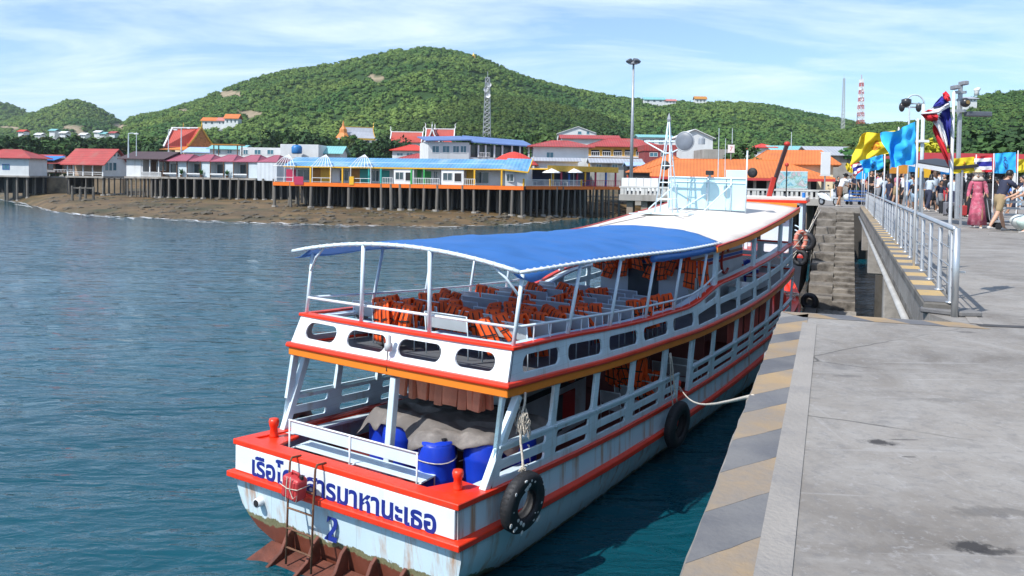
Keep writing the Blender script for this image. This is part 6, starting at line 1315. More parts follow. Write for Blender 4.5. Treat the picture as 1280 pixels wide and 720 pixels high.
def tarp_fn(u, v):
    x = lerp(-2.60 - .22 * max(0, 1 - v * 3), 2.60, u); y = lerp(1.64, 12.35 + 1.3 * (1 - (x / 2.7) ** 2), v)
    k = ((y - 1.6) % 1.9) / 1.9; sag = .03 * sin(pi * k) * (1 - (x / 2.8) ** 4)
    z = arch(x, y) + .02 - sag + .035 * noise.noise((x * .8, y * .7, 2)) + .018 * noise.noise((x * 3.0, y * 2.2, 5)) + .030 * abs(noise.noise((x * 1.3 + y * .9, y * 4 - x, 11)))
    if y > 11.6:        # it laps up over the edge of the hard roof
        t = min(1, (y - 11.6) / .7); zr = roof_z(x, max(y, 12)) + .035 + .015 * noise.noise((x * 3, y * 3, 1)); z = lerp(z, max(z, zr), t)
    if x > 2.25 and y < 4.4: z -= (.20 * math.exp(-((y - 2.2) / .6) ** 2) + .03) * ((x - 2.25) / .35) ** 1.4 * (1 + .35 * noise.noise((y * 3, x, 0)))
    elif x < -2.25: z -= .15 * min(1, (-2.25 - x) / .35) ** 1.5
    elif abs(x) > 2.45: z -= .06 * (abs(x) - 2.45) / .25
    return Vector((x, y, z))
red_e = table([(11.9, 4.60), (12.3, 4.62), (14.4, 4.70), (16.8, 4.88), (20.3, 5.20), (21.9, 5.37)])
def roof_z(x, y): return red_e(y) + .16 * (1 - (x / 2.7) ** 2)
MB().shell(tarp_fn, 36, 72, .008).build('canopy_tarpaulin', TARP, ferry, smooth=True)
mb = MB(); mb.tube([(2.60 + .03 * noise.noise((y * 2, 0, 0)), y, ced(y) - .13 + .02 * noise.noise((y * 3, 1, 0))) for y in np.linspace(7.6, 12.7, 30)], [.085 + .025 * noise.noise((y * 2.5, 4, 0)) for y in np.linspace(7.6, 12.7, 30)], 9)
mb.build('rolled_tarpaulin', TARP, ferry, smooth=True)
mb = MB()
for y in np.linspace(1.9, 12.4, 46):                    # lashings
    mb.tube([(2.62 + .045 * cos(t), y + .03 * t / 6.3, ced(y) + .0 + .045 * sin(t)) for t in np.linspace(0, 6.2, 7)], .006, 4)
for x in np.linspace(-2.5, 2.5, 26): mb.tube([(x + .03 * t / 6, 1.62 + .05 * cos(t), arch(x, 1.62) + .01 + .05 * sin(t)) for t in np.linspace(0, 6.2, 7)], .006, 4)
mb.build('lashing', mat('white_cord', (.75, .74, .7), .8, .1, 8), ferry, kind='stuff')
# ---- hard roof
RW = lambda y: 2.68 * wup(y) ** .6
ROOFM = mat('white_roof_felt', (.66, .60, .545), .8, .12, .8, .3, 14, stain=(.46, .42, .36), samt=.28, sscale=.9)
MB().shell(lambda u, v: Vector((lerp(-1, 1, u) * RW(lerp(11.9, 21.9, v)), lerp(11.9, 21.9, v), roof_z(lerp(-2.7, 2.7, u), lerp(11.9, 21.9, v)))), 12, 20, .05).build('roof', ROOFM, ferry, smooth=True)
rys = list(np.linspace(11.9, 21.9, 14))
for sg in (1, -1):
    sweep('roof_fascia', ORANGE, [(Vector((sg * RW(y), y, roof_z(2.7, y))), Vector((sg, 0, 0))) for y in rys], [(.0, -.17), (.045, -.17), (.045, -.02), (.0, -.02)], bevel=0)
    sweep('roof_edge', DRED, [(Vector((sg * RW(y), y, roof_z(2.7, y))), Vector((sg, 0, 0))) for y in rys], [(-.02, -.018), (.06, -.018), (.06, .022), (-.02, .022)], bevel=0)
MB().box(-2.5, 2.5, 21.9, 21.95, red_e(21.9) - .15, red_e(21.9) + .16).build('roof_fascia', ORANGE, ferry)
for sg in (1, -1):
    for y in (12.45, 16.3, 19.9, 21.7):
        wq = WU * wup(y) - .09; mb = MB(); mb.bar((sg * wq, y, bulz(y)), (sg * wq, y + .12, roof_z(2.6, y) - .04), .20 if y < 21 else .12, .11, up=(1, 0, 0)); mb.build('roof_post', PALE2, ferry, bevel=.012)
# ---- forward cabin on the upper deck with its stripes
CY0, CY1 = 13.2, 18.6
mb = MB(); mb.box(-1.45, 1.45, CY0, CY1, ud(15) - .12, 4.62); cabin = mb.build('cabin', mat('cabin_paint', (.56, .62, .66), .45, .1, 2), ferry)
for k, (c_, nm) in enumerate((((.40, .16, .05), 'brown'), ((.02, .10, .42), 'blue'), ((.45, .03, .03), 'red'))):
    mb = MB(); z0 = 4.02 - .11 * k; mb.box(1.452, 1.458, CY0, CY1, z0 - .09, z0); mb.box(-1.45, 1.45, CY0 - .008, CY0 - .002, z0 - .09, z0); mb.build('stripe', mat('stripe_' + nm, c_, .5), cabin)
mb = MB()
for t in np.linspace(.7, 5.6, 16): pass
mb.tube([(1.47, 16.6 + .42 * cos(t), 3.72 + .42 * sin(t)) for t in np.linspace(.8, 5.5, 14)], .05, 6); mb.build('red_emblem', DRED, cabin)
mb = MB(); mb.box(-.5, .5, CY0 - .02, CY0 - .003, 2.5, 3.78); mb.build('door', DARKIN, cabin)
# ---- engine casing and inside walls on the lower deck
mb = MB(); mb.box(-1.3, .95, 3.9, 7.6, fl(6), 2.36); casing = mb.build('engine_casing', mat('casing_paint', (.48, .54, .58), .5, .12, 2, stain=(.25, .2, .15), samt=.15), ferry, bevel=.02)
mb = MB(); mb.box(.952, .972, 4.0, 7.6, 1.60, 1.73); mb.box(-1.3, .95, 3.88, 3.898, 1.60, 1.73); mb.build('dark_stripe', mat('dark_stripe', (.02, .025, .04), .5), casing)
mb = MB(); mb.box(.953, 1.0, 6.0, 6.95, .62, 1.46); hatch = mb.build('door', mat('red_door', (.40, .012, .012), .4, .15, 3), casing, bevel=.02, label='red door in the grey engine casing')
mb = MB(); mb.box(1.0, 1.012, 6.0, 6.3, .62, 1.46); mb.build('dark_panel', DARKIN, hatch)
for a, b, c, d, e in ((-1.9, 1.9, 13.4, fl(13) - .02, 2.3), (-2.2, 2.2, 18.6, fl(18), 2.45), (-2.0, 1.2, 10.9, fl(11), 2.3)): MB().box(a, b, c, c + .1, d, e).build('lower_bulkhead', mat('bulkhead_paint', (.25, .07, .06), .5, .2, 2), ferry)
# salmon curtains of the forward saloon
for y0, y1 in ((14.4, 15.9), (16.2, 17.7), (17.95, 19.5), (19.9, 21.2)):
    mb = MB(); mb.shell(lambda u, v: Vector((2.30 * (wplan(lerp(y0, y1, u))) + .03 * sin(u * 40), lerp(y0, y1, u), lerp(fl(lerp(y0, y1, u)), 2.36, v))), 24, 2, .01)
    mb.build('curtain', mat('salmon_curtain', (.48, .10, .075), .8, .15, 3), ferry)
# ---- lettering
BLUEINK = mat('blue_lettering', (.008, .024, .22), .5, .15, 4)
def text(name, body, size, M, m, parent, off=.0, ext=.002, width=None):
    c = bpy.data.curves.new(name, 'FONT'); c.body = body; c.size = size; c.offset = off; c.extrude = ext; c.align_x = 'CENTER'; c.align_y = 'CENTER'; c.resolution_u = 3
    o = bpy.data.objects.new(name, c); COL.objects.link(o); dg = bpy.context.evaluated_depsgraph_get(); me = bpy.data.meshes.new_from_object(o.evaluated_get(dg)); bpy.data.objects.remove(o)
    if len(me.vertices):
        xs_ = [v.co.x for v in me.vertices]; ys_ = [v.co.y for v in me.vertices]; sc = width / (max(xs_) - min(xs_)) if width else 1
        ox, oy = (max(xs_) + min(xs_)) / 2, (max(ys_) + min(ys_)) / 2
        for v in me.vertices: v.co = Vector(((v.co.x - ox) * sc, (v.co.y - oy) * sc * (1 if not width else 1), v.co.z))
    me.materials.clear(); me.materials.append(m); return put(name, me, parent, M=M)
tb = MB(); tb.box(-2.56, 2.56, -.025, .02, .86, 1.325); board = tb.build('name_board', WHITEP, ferry, bevel=.008)
text('lettering', 'เรือโดยสารมาหานะเธอ', .44, Matrix.Translation((.06, -.0275, 1.065)) @ Matrix.Rotation(pi / 2, 4, 'X') @ Matrix.Shear('XY', 4, (0, 0)), BLUEINK, board, off=.013, width=4.3)
text('number', '2', .60, Matrix.Translation((-.12, .055, .33)) @ Matrix.Rotation(pi / 2 - .155, 4, 'X'), BLUEINK, hull, off=.014)
# exhaust pipe, draught of the transom
mb = MB(); mb.tube([(-1.98, .3, .34), (-1.98, -.02, .34)], .085, 10); ex = mb.build('exhaust_pipe', WHITEP, ferry, smooth=True)
mb = MB(); mb.tube([(-1.98, .0, .34), (-1.98, -.026, .34)], .066, 10); mb.build('pipe_mouth', RUBBER, ex)
# rust red trim plates and ribs below the transom
REDL = mat('boottop_red', (.135, .042, .026), .7, .4, 4, .5, 14, stain=(.07, .025, .015), samt=.4, sscale=3)
mb = MB(); mb.prism([(-1.75, .17, -.36), (1.9, .17, -.36), (1.9, -.52, -.50), (-1.75, -.52, -.50)], (0, 0, -.05)); plat = mb.build('transom_shelf', REDL, ferry, bevel=.01)
for x in (-1.2, -.55, .12, .80, 1.45):
    mb = MB(); pr = [(x, .12, .06), (x, .0, -.02), (x, -.16, -.30), (x, -.50, -.46), (x, -.50, -.52), (x, .17, -.4)]; mb.prism(pr, (.07, 0, 0)); mb.build('rib', REDL, plat, bevel=.008)
# red bollards
def bollard(x, y, z, h=.34, r=.085):
    mb = MB(); mb.lathe([(r * 1.15, 0), (r * .95, .04), (r * .85, h * .55), (r * 1.05, h * .62), (r * 1.2, h * .85), (r * 1.05, h), (r * .4, h * 1.02)], 10, (x, y, z)); return mb.build('bollard', RED, ferry, smooth=True)
bollard(-2.24, .62, 1.36, .36, .085); bollard(2.16, .60, 1.36, .33, .080); bollard(2.42, 9.85, gun(9.8) + .03, .34, .10); bollard(1.3, 24.0, gun(24) - .1, .5, .13); bollard(-.7, 23.4, gun(23.4) - .1, .5, .13)
for sg in (1, -1):
    mb = MB(); mb.bar((sg * 1.35, 22.4, gun(22.4) - .1), (sg * 1.1, 21.9, 2.7), .12, .12); mb.build('bow_stanchion', PALE2, ferry)
mb = MB(); mb.bar((2.33, .55, 1.33), (2.33, 2.6, 1.19), .36, .03); mb.build('side_shelf', PALE2, ferry)
mb = MB()
mb.bar((-2.3, 1.0, 1.30), (-2.3, 3.9, 1.08), .30, .05); mb.build('side_shelf', PALE2, ferry)
mb = MB(); mb.bar((-2.42, 1.2, 1.35), (-2.42, 4.6, 1.14), .10, .06); mb.build('inner_rail', DRED, ferry)
# ---------------------------------------------------------------- things on the ferry
def on(x, y, z, rz=0, rx=0, ry=0): return BM @ Matrix.Translation((x, y, z)) @ Matrix.Rotation(rz, 4, 'Z') @ Matrix.Rotation(rx, 4, 'X') @ Matrix.Rotation(ry, 4, 'Y')
def boat_thing(name, label, cat, x, y, z, rz=0, group=None, rx=0, ry=0): return thing(name, label, cat, group=group, M=on(x, y, z, rz, rx, ry))
# benches: grey plates on white tube legs
def make_bench(wd):
    r = thing('bench', 'x', 'bench'); hw = wd / 2
    MB().box(-hw, hw, -.22, .20, .40, .425).build('seat', GREYSEAT, r, bevel=.008)
    mb = MB(); mb.prism([(-hw, -.245, .56), (hw, -.245, .56), (hw, -.30, .86), (-hw, -.30, .86)], (0, .022, .004)); mb.build('backrest', GREYSEAT, r, bevel=.008)
    lg = MB(); lg.tube([(0, -.23, 0), (0, -.235, .40), (0, -.305, .885)], .014, 6); lm = lg.mesh('leg', STEEL, True)
    fg = MB(); fg.tube([(0, .18, 0), (0, .18, .39)], .014, 6); fm_ = fg.mesh('leg', STEEL, True)
    for s_ in (-1, 1): put('leg', lm, r, loc=(s_ * (hw + .012), 0, 0)); put('leg', fm_, r, loc=(s_ * (hw - .02), 0, 0))
    mb = MB(); mb.tube([(-hw - .01, -.305, .88), (hw + .01, -.305, .88)], .014, 6); mb.build('top_tube', STEEL, r, smooth=True); return r
ob = make_bench(1.02); sb = make_bench(.50)
VEST = [mat('orange_vest', (.97, .108, .008), .7, .18, 5, .35, 16, rnd=.08), mat('black_strap', (.015, .015, .017), .7)]
def vest_mesh(seed):
    rnd = random.Random(seed); body = MB(); st = MB(); lean = rnd.uniform(-.26, .26); wv = rnd.uniform(.50, .66); dl = rnd.uniform(.56, .78); dr = dl + rnd.uniform(-.12, .08); th = .04
    def path(k, L):    # over the backrest: front part (k<0 behind the seat, toward the stern), back part on the seat side
        if k < .62: s_ = (.62 - k) / .62; return Vector((0, -.045 - .06 * s_ - .02 * sin(s_ * 3), -s_ * L))
        if k < .74: a = (k - .62) / .12 * pi; return Vector((0, -.045 * cos(a), .03 + .012 * sin(a)))
        s_ = (k - .74) / .26; return Vector((0, .045 + .03 * s_, -s_ * L * .62))
    for x0, x1, L, sgn in ((-wv / 2, -.035, dl, -1), (.035, wv / 2, dr, 1)):
        def fn(u, v, x0=x0, x1=x1, L=L, sgn=sgn):
            p = path(v, L); s_ = max(0, (.62 - v) / .62); x = lerp(x0, x1, u); x = x * (1 + .22 * s_) + lean * s_ + sgn * .05 * s_ * s_; q = 1 if .02 < u < .98 else .6
            return Vector((x, p.y + .016 * noise.noise((x * 9, v * 9, seed)), p.z + .05 * (u - .5) * sgn * s_ * 1.5 + .012 * noise.noise((x * 7, v * 5, seed + 4))))
        body.shell(fn, 5, 16, -th)
        for v in (.14, .38): 
            pts0 = [fn(u, v) for u in np.linspace(0, 1, 6)]; off = Vector((0, -.068, 0)); 
            for a, b in zip(pts0, pts0[1:]): st.add([a + off + Vector((0, 0, -.016)), b + off + Vector((0, 0, -.016)), b + off + Vector((0, 0, .016)), a + off + Vector((0, 0, .016))], [(0, 1, 2, 3)])
        for u in (.3, .78):
            pts0 = [fn(u, v) for v in np.linspace(.02, .72, 10)]
            for a, b in zip(pts0, pts0[1:]):
                off = Vector((0, -.066, .02 if a.z > -.05 else 0)); st.add([a + off + Vector((-.013, 0, 0)), b + off + Vector((-.013, 0, 0)), b + off + Vector((.013, 0, 0)), a + off + Vector((.013, 0, 0))], [(0, 1, 2, 3)])
    st.tube([(lean * .5 + .02, -.16, -dl * .55), (lean * .6 + .05, -.17, -dl * .9), (lean * .7 + .03, -.15, -dl * 1.25)], .012, 4)
    return body.mesh('life_vest', [VEST[0]], True), st.mesh('straps', [VEST[1]])
VM = [vest_mesh(k) for k in range(7)]
nvest = 0
def vest(x, y, z, k, label, rz=0, ry=0, up=True):
    o = put('life_vest', VM[k % 7][0], None, M=on(x, y, z, rz, 0, ry)); tag(o, label, 'life vest', 'orange life vests hung over the benches'); put('straps', VM[k % 7][1], o); return o
cols = [(-2.0, 'port side', .5), (-1.15, 'inner port', 1), (.30, 'middle', 1), (1.62, 'starboard', 1)]
rnd = random.Random(5); first = {}
for row in range(11):
    y = 3.05 + row * .80; lab = ORD[row] + ' row from the stern'
    for ci, (x, cn, wd) in enumerate(cols):
        if row > 9 and ci == 3: continue
        src = ob if wd == 1 else sb; k = (wd, )
        if k not in first: first[k] = 1; b = src
        else: b = copy_tree(src)
        z = ud(y) + .01; b.matrix_basis = on(x + rnd.uniform(-.04, .04), y + rnd.uniform(-.05, .05), z, rnd.uniform(-.03, .03))
        tag(b, 'grey upper deck bench, %s column, %s' % (cn, lab), 'bench', 'grey benches on the upper deck')
        slots = (-.26, .27) if wd == 1 else (0,)
        for si, sx_ in enumerate(slots):
            if rnd.random() < (.72 if row < 2 else .50):
                sd_ = ('left' if si == 0 else 'right') if wd == 1 else 'only'
                vest(x + sx_ + rnd.uniform(-.05, .05), y - .275, z + .885, rnd.randrange(7), 'orange life vest on the %s seat, %s column, %s' % (sd_, cn, lab), rnd.uniform(-.45, .45), rnd.uniform(-.34, .34))
# crew vests hanging on the cabin front and beams
for i in range(6):
    x = lerp(-1.35, 1.9, i / 5); vest(x, CY0 - .12 if abs(x) < 1.4 else 12.6, 4.02 if i % 2 else 4.2, i, 'orange life vest hung in the dark before the cabin, %s from port' % ORD[i], .1 * (i % 3 - 1))
# lower deck benches
k = 0
for y in (8.0, 8.8, 9.6, 10.4, 11.9, 12.7):
    for x, nm in ((1.55, 'starboard'), (-1.7, 'port')):
        b = copy_tree(sb if y < 9 else ob); b.matrix_basis = on(x, y, fl(y) + .005); tag(b, 'grey lower deck bench on the %s side, %s from the stern' % (nm, ORD[k // 2]), 'bench', 'grey benches on the lower deck'); k += 1
b = copy_tree(sb); b.matrix_basis = on(2.0, 3.0, fl(3) + .005); tag(b, 'single grey seat behind the starboard stern post', 'bench', 'grey benches on the lower deck')
for i, (x, y) in enumerate(((1.3, 8.6), (1.75, 8.65), (1.5, 9.4), (1.6, 10.2))): vest(x, y, fl(y) + (1.55 if i < 2 else .9), i, 'orange life vest hanging in the lower saloon, %s from the stern' % ORD[i])
# white stern bench
t = boat_thing('stern_bench', 'white plank bench with tube frame at the stern rail of the ferry', 'bench', -.22, .62, fl(.6))
zf = fl(.6); 
mb = MB(); mb.box(-1.52, 1.52, -.03, -.002, .72, .95); mb.build('backrest', PALE2, t, bevel=.006)
for j in range(3): MB().box(-1.52, 1.56, .06 + .14 * j, .185 + .14 * j, .42, .445).build('seat_plank', PALE2, t, bevel=.005)
for x in (-1.54, 0, 1.54):
    MB().tube([(x, -.045, 0), (x, -.045, .98)], .017, 6).build('leg', WHITEPIPE, t, smooth=True); MB().tube([(x, .45, 0), (x, .45, .42), (x, -.03, .41)], .015, 6).build('leg', WHITEPIPE, t, smooth=True)
MB().tube([(-1.56, -.045, .97), (1.56, -.045, .97)], .017, 6).build('top_tube', WHITEPIPE, t, smooth=True); MB().tube([(-1.56, -.06, .28), (1.56, -.06, .28)], .015, 6).build('lower_tube', WHITEPIPE, t, smooth=True)
# blue barrels under a grey tarpaulin
BLUEB = mat('blue_plastic', (.008, .045, .50), .35, .12, 3, .08, 6)
bars = [(1.12, 1.38, 'barrel nearest the stern with a rope round it'), (1.70, 1.98, 'barrel behind the red bollard'), (1.95, 2.85, 'barrel farthest to starboard by the side panel'), (-.20, 1.95, 'barrel behind the white stern bench, right of the middle post'), (-.85, 2.3, 'barrel behind the bench at the port end of the tarpaulin'), (.5, 2.3, 'barrel hidden in the middle under the tarpaulin')]
for x, y, lb in bars:
    t = boat_thing('barrel', 'bright blue plastic ' + lb, 'barrel', x, y, fl(y), 0, 'blue plastic barrels at the stern'); t.scale = (1.14, 1.14, 1.12)
    mb = MB(); mb.lathe([(.25, 0), (.285, .04), (.29, .12), (.30, .30), (.305, .33), (.30, .36), (.30, .60), (.305, .63), (.30, .66), (.28, .84), (.25, .90), (.10, .915)], 20); mb.build('body', BLUEB, t, smooth=True); MB().lathe([(.26, .86), (.268, .875), (.26, .89)], 20).build('rim', BLUEB, t); MB().lathe([(.045, .91), (.045, .945)], 8, (.14, 0, 0)).build('bung', RUBBER, t)
MB().tube([(1.12 + .362 * cos(a), 1.38 + .362 * sin(a), fl(1.4) + .70 + .01 * sin(a * 3)) for a in np.linspace(0, 2 * pi, 20)], .010, 4).build('barrel_rope', ROPE, None, M=BM.copy(), label='thin pale rope tied round the nearest blue barrel', cat='rope')
MB().tube([(2.27, 2.7, 1.85), (1.9, 2.4, fl(2) + .78), (1.6, 1.86, fl(2) + .72), (1.35, 1.75, fl(2) + .6)], .010, 4).build('barrel_rope', ROPE, None, M=BM.copy(), label='pale rope slung across the two starboard blue barrels', cat='rope')
def cover(u, v):
    x = lerp(-1.15, 2.20, u); y = lerp(lin([(0, 1.75), (.38, 1.62), (.5, 1.32), (.58, 1.04), (.70, 1.10), (.78, 1.42), (.9, 1.72), (1, 2.3)])(u) + .07 * sin(u * 19), 3.9, v); top = 1.86 - .035 * y
    dmin = min(math.hypot(x - bx, y - by) for bx, by, _ in bars); back = 0
    z = top
    inside = dmin - .34
    if v < .45: z -= min(.16, max(0, inside) * .8) * (1 - v)
    if u < .08: z -= (.08 - u) * 3
    if u > .93: z -= (u - .93) * 2.5
    if v > .9: z -= (v - .9) * 4
    if v < .10: z -= (.10 - v) * (1.2 + 1.8 * max(0, noise.noise((x * 2.5, 3, 1))) )
    z += .03 * noise.noise((x * 2.4, y * 2.4, 3)) + .020 * noise.noise((x * 6, y * 5, 5)) + .045 * abs(noise.noise((x * 3.2 + y, y * 1.2, 8)))
    return Vector((x, y, z + .06))
o = MB().shell(cover, 54, 44, .012).build('grey_tarpaulin', mat('dusty_tarp', (.17, .155, .145), .85, .25, 1.6, .9, 5, stain=(.34, .31, .28), samt=.32, sscale=1.6), None, smooth=True, M=BM.copy(), label='dusty grey tarpaulin draped over the blue barrels at the stern', cat='tarpaulin')
# salmon foam floats hanging under the upper deck
FOAM = mat('salmon_foam', (.72, .27, .16), .8, .2, 4, .3, 20, rnd=.15)
for i in range(22):
    f = i / 21; x = lerp(-.22, 1.62, f); hgt = random.uniform(.46, .54); z = bnd(2.3) - .02
    mb = MB(); mb.box(-.085, .085, -.045, .045, -hgt, 0); o = mb.build('foam_float', FOAM, None, bevel=.012, M=on(x, 2.10 + .14 * (i % 2) + random.uniform(-.04, .04), z - .02 * f, random.uniform(-.6, .6), random.uniform(-.1, .1), random.uniform(-.13, .13))); tag(o, 'salmon foam float slab hanging under the deck, %s from port' % (ORD + ['seventeenth', 'eighteenth', 'nineteenth', 'twentieth', 'twenty-first', 'twenty-second'])[i], 'float', 'salmon foam floats under the stern deck')
mb = MB(); mb.tube([(-.4, 2.17, bnd(2.2) - .03), (1.8, 2.17, bnd(2.2) - .045)], .012, 5); mb.build('float_line', ROPE, None, M=BM.copy(), label='line the salmon floats hang from under the stern deck', cat='rope')
# ladder with the red can
t = boat_thing('ladder', 'rusty iron ladder hooked over the stern of the ferry', 'ladder', -.60, -.10, 0)
for s_ in (-1, 1): MB().tube([(s_ * .31, .16, 1.44), (s_ * .31, -.05, 1.47), (s_ * .31, -.09, 1.40), (s_ * .31, -.13, .72), (s_ * .31, -.16, -.40)], .020, 7).build('rail', RUST, t, smooth=True)
for z, yy in ((.98, -.115), (.60, -.135), (.24, -.145), (-.10, -.155)): MB().tube([(-.31, yy, z), (.31, yy, z)], .017, 6).build('rung', RUST, t)
t = boat_thing('jerry_can', 'faded red plastic can roped to the stern ladder', 'can', -.64, -.36, .88, 0, None, 0, .12)
REDC = mat('faded_red_plastic', (.50, .045, .05), .5, .2, 3, .15, 8, stain=(.62, .16, .15), samt=.2)
mb = MB(); mb.box(-.20, .20, -.13, .13, 0, .40); cb_o = mb.build('body', REDC, t); bv = cb_o.modifiers.new('bevel', 'BEVEL'); bv.width = .06; bv.segments = 3
for j in range(3): MB().box(-.12 + .1 * j, -.07 + .1 * j, -.142, -.128, .05, .35).build('rib', REDC, t, bevel=.006)
MB().tube([(-.08, 0, .39), (-.08, 0, .46), (.08, 0, .46), (.08, 0, .39)], .022, 7).build('handle', REDC, t, smooth=True); MB().lathe([(.04, .39), (.04, .45), (.02, .46)], 8, (.15, 0, 0)).build('cap', RUBBER, t)
mb = MB(); mb.tube([(-.215, -.145, .24), (0, -.16, .22), (.215, -.145, .26), (.22, .14, .26)], .009, 4); mb.tube([(.05, -.16, .44), (.06, -.165, .22), (.16, -.17, .1), (.24, -.16, .18), (.22, -.15, .03)], .009, 4); mb.tube([(-.05, -.14, .41), (-.03, -.16, .2), (-.02, -.15, 0)], .008, 4); mb.build('lashing', ROPE, t)
# tyres
def tyre(label, x, y, z, R=.42, r=.155, rz=0, tilt=0, wear=0):
    t = thing('tyre', label, 'tyre', M=on(x, y, z, rz, 0, tilt)); mb = MB(); prof = []
    N_ = 36; cs = [(R - 2 * r * .72, -.06), (R - 2 * r * .8, -.10), (R - r * .9, -.125), (R - r * .35, -.115), (R - .03, -.085), (R, -.055), (R, .055), (R - .03, .085), (R - r * .35, .115), (R - r * .9, .125), (R - 2 * r * .8, .10), (R - 2 * r * .72, .06), (R - 2 * r * .62, .04), (R - 2 * r * .62, -.04)]
    rg = []
    for i in range(N_): a = 2 * pi * i / N_; rg.append([Vector((w_, rr * cos(a) * (1 + .02 * noise.noise((cos(a), sin(a), 1))), rr * sin(a))) for rr, w_ in cs])
    n = len(cs); vs = [p for q in rg for p in q]; fs = [(i * n + j, ((i + 1) % N_) * n + j, ((i + 1) % N_) * n + (j + 1) % n, i * n + (j + 1) % n) for i in range(N_) for j in range(n)]
    mb.add(vs, fs); mb.build('tread', RUBBER, t, smooth=True)
    gm = MB()
    for i in range(N_): a = 2 * pi * (i + .5) / N_; c_, s_ = cos(a), sin(a); gm.add([(w_ , rr * cos(a + d), rr * sin(a + d)) for rr, w_, d in ((R + .004, -.05, -.03), (R + .004, .05, -.03), (R + .004, .05, .03), (R + .004, -.05, .03))], [(0, 1, 2, 3)])
    gm.build('tread_blocks', mat('tyre_tread', (.022, .022, .024), .8, .3, 8), t, kind='stuff')
    if wear:
        wm = MB(); rr_ = random.Random(3)
        for i in range(26):
            a = rr_.uniform(0, 6.28); q = rr_.uniform(R - .22, R - .02); s_ = rr_.uniform(.012, .045); wm.ball((.118, q * cos(a), q * sin(a)), s_, 6, 4, sc=(.35, 1, rr_.uniform(.6, 1.4)))
        wm.build('barnacles', mat('white_barnacle', (.62, .62, .60), .9, .2, 12), t, kind='stuff')
    return t
tyre('black tyre fender spotted white with barnacles at the starboard stern corner', 2.92, 1.42, 1.06, .52, .17, -.12, .10, 1)
tyre('black tyre fender hanging amidships below the ferry entry', 2.88, 8.75, .47, .58, .18, -.05, .08)
tyre('black tyre fender peeping over the port gunwale at the stern', -2.80, 1.75, 1.22, .42, .15, .1, -.1)
def rope(label, pts, r=.016, M=None, n=6, fuzz=0):
    P_ = [Vector(p) for p in pts]; out = []
    for i in range(len(P_) - 1):
        for k in range(4): out.append(P_[i].lerp(P_[i + 1], k / 4) + Vector((noise.noise((i + k * .25, 1, 0)), noise.noise((i + k * .25, 4, 0)), noise.noise((i + k * .25, 8, 0)))) * fuzz)
    out.append(P_[-1]); return MB().tube(out, r, n).build('rope', ROPE, None, smooth=True, M=M, label=label, cat='rope')
rope('frayed pale rope from the stern post down to the barnacled tyre', [(2.66, 1.85, 2.78), (2.70, 1.72, 2.5), (2.74, 1.6, 2.0), (2.86, 1.5, 1.5)], .022, BM.copy(), fuzz=.03)
mb = MB(); 
for i in range(70):
    a = random.uniform(0, 6.28); p = Vector((2.72, 1.70, 2.38)) + Vector((random.gauss(0, .05), random.gauss(0, .06), random.gauss(0, .10))); mb.tube([p, p + Vector((cos(a) * .05, sin(a) * .07, -.09)), p + Vector((cos(a) * .06, sin(a) * .06, -.17))], .007, 4)
mb.build('rope_tassel', ROPE, None, M=BM.copy(), label='frayed knot of pale rope on the starboard stern post', cat='rope', kind='stuff'); mb = MB()
for i in range(30): a = random.uniform(0, 6.28); p = Vector((2.86, 1.50, 1.58)) + Vector((random.gauss(0, .03), random.gauss(0, .04), random.gauss(0, .05))); mb.tube([p, p + Vector((cos(a) * .05, sin(a) * .05, -.05))], .010, 4)
mb.build('rope_knot', ROPE, None, M=BM.copy(), label='small rope knot on top of the barnacled tyre', cat='rope', kind='stuff')
rope('pale doubled rope from a side post to the amidships tyre, front strand', [(2.70, 8.62, 2.24), (2.76, 8.7, 1.6), (2.86, 8.8, .95)], .018, BM.copy(), fuzz=.02); rope('pale doubled rope from a side post to the amidships tyre, rear strand', [(2.70, 8.55, 2.24), (2.73, 8.6, 1.6), (2.84, 8.55, .93)], .016, BM.copy(), fuzz=.02)
e = PB + dAB * 2.55 - nAB * .05 + Vector((0, 0, .01)); a = BM @ Vector((2.5, 9.85, gun(9.8) + .22)); rope('slack white mooring rope from the red entry bollard to the pier edge', [a] + [a.lerp(WZ(941, 495, PIER), f) + Vector((0, 0, -.22 * sin(pi * f))) for f in (.1, .2, .3, .4, .5, .6, .7, .8, .9)] + [WZ(941, 495, PIER)], .014)
rope('coil of rope round the red entry bollard', [(2.42 + .11 * cos(q), 9.85 + .11 * sin(q), gun(9.8) + .10 + .012 * q) for q in np.linspace(0, 12, 20)], .016, BM.copy())
b1 = BM @ Vector((1.5, 23.6, 2.2)); 
for k, (px, py, zz) in enumerate(((1026, 262, 0), (1022, 270, -.5), (1024, 256, .1))):
    q = WZ(px, py, PIER + zz); rope('pale mooring rope from the ferry bow to the stair head, %s of three' % ORD[k], [b1 + Vector((k * .4, k * .8, 1.0 - .3 * k))] + [(b1 + Vector((k * .4, k * .8, 1.0 - .3 * k))).lerp(q, f) + Vector((0, 0, -.35 * sin(pi * f))) for f in (.33, .66)] + [q], .022)
rope('tangled ropes on the red foredeck', [(1.2 + .35 * cos(q * 1.3), 23.2 + .5 * sin(q), 1.55 + .06 * sin(q * 2)) for q in np.linspace(0, 14, 24)], .03, BM @ Matrix.Translation((.7, .6, .18)), fuzz=.08)
rope('thin dark cable hanging outside the forward windows', [(2.66, 15.6, 2.4), (2.72, 15.75, 2.1), (2.70, 15.5, 1.7), (2.74, 15.2, 1.2), (2.72, 15.35, .9)], .012, BM.copy())
bpy.data.objects[-1] if False else None
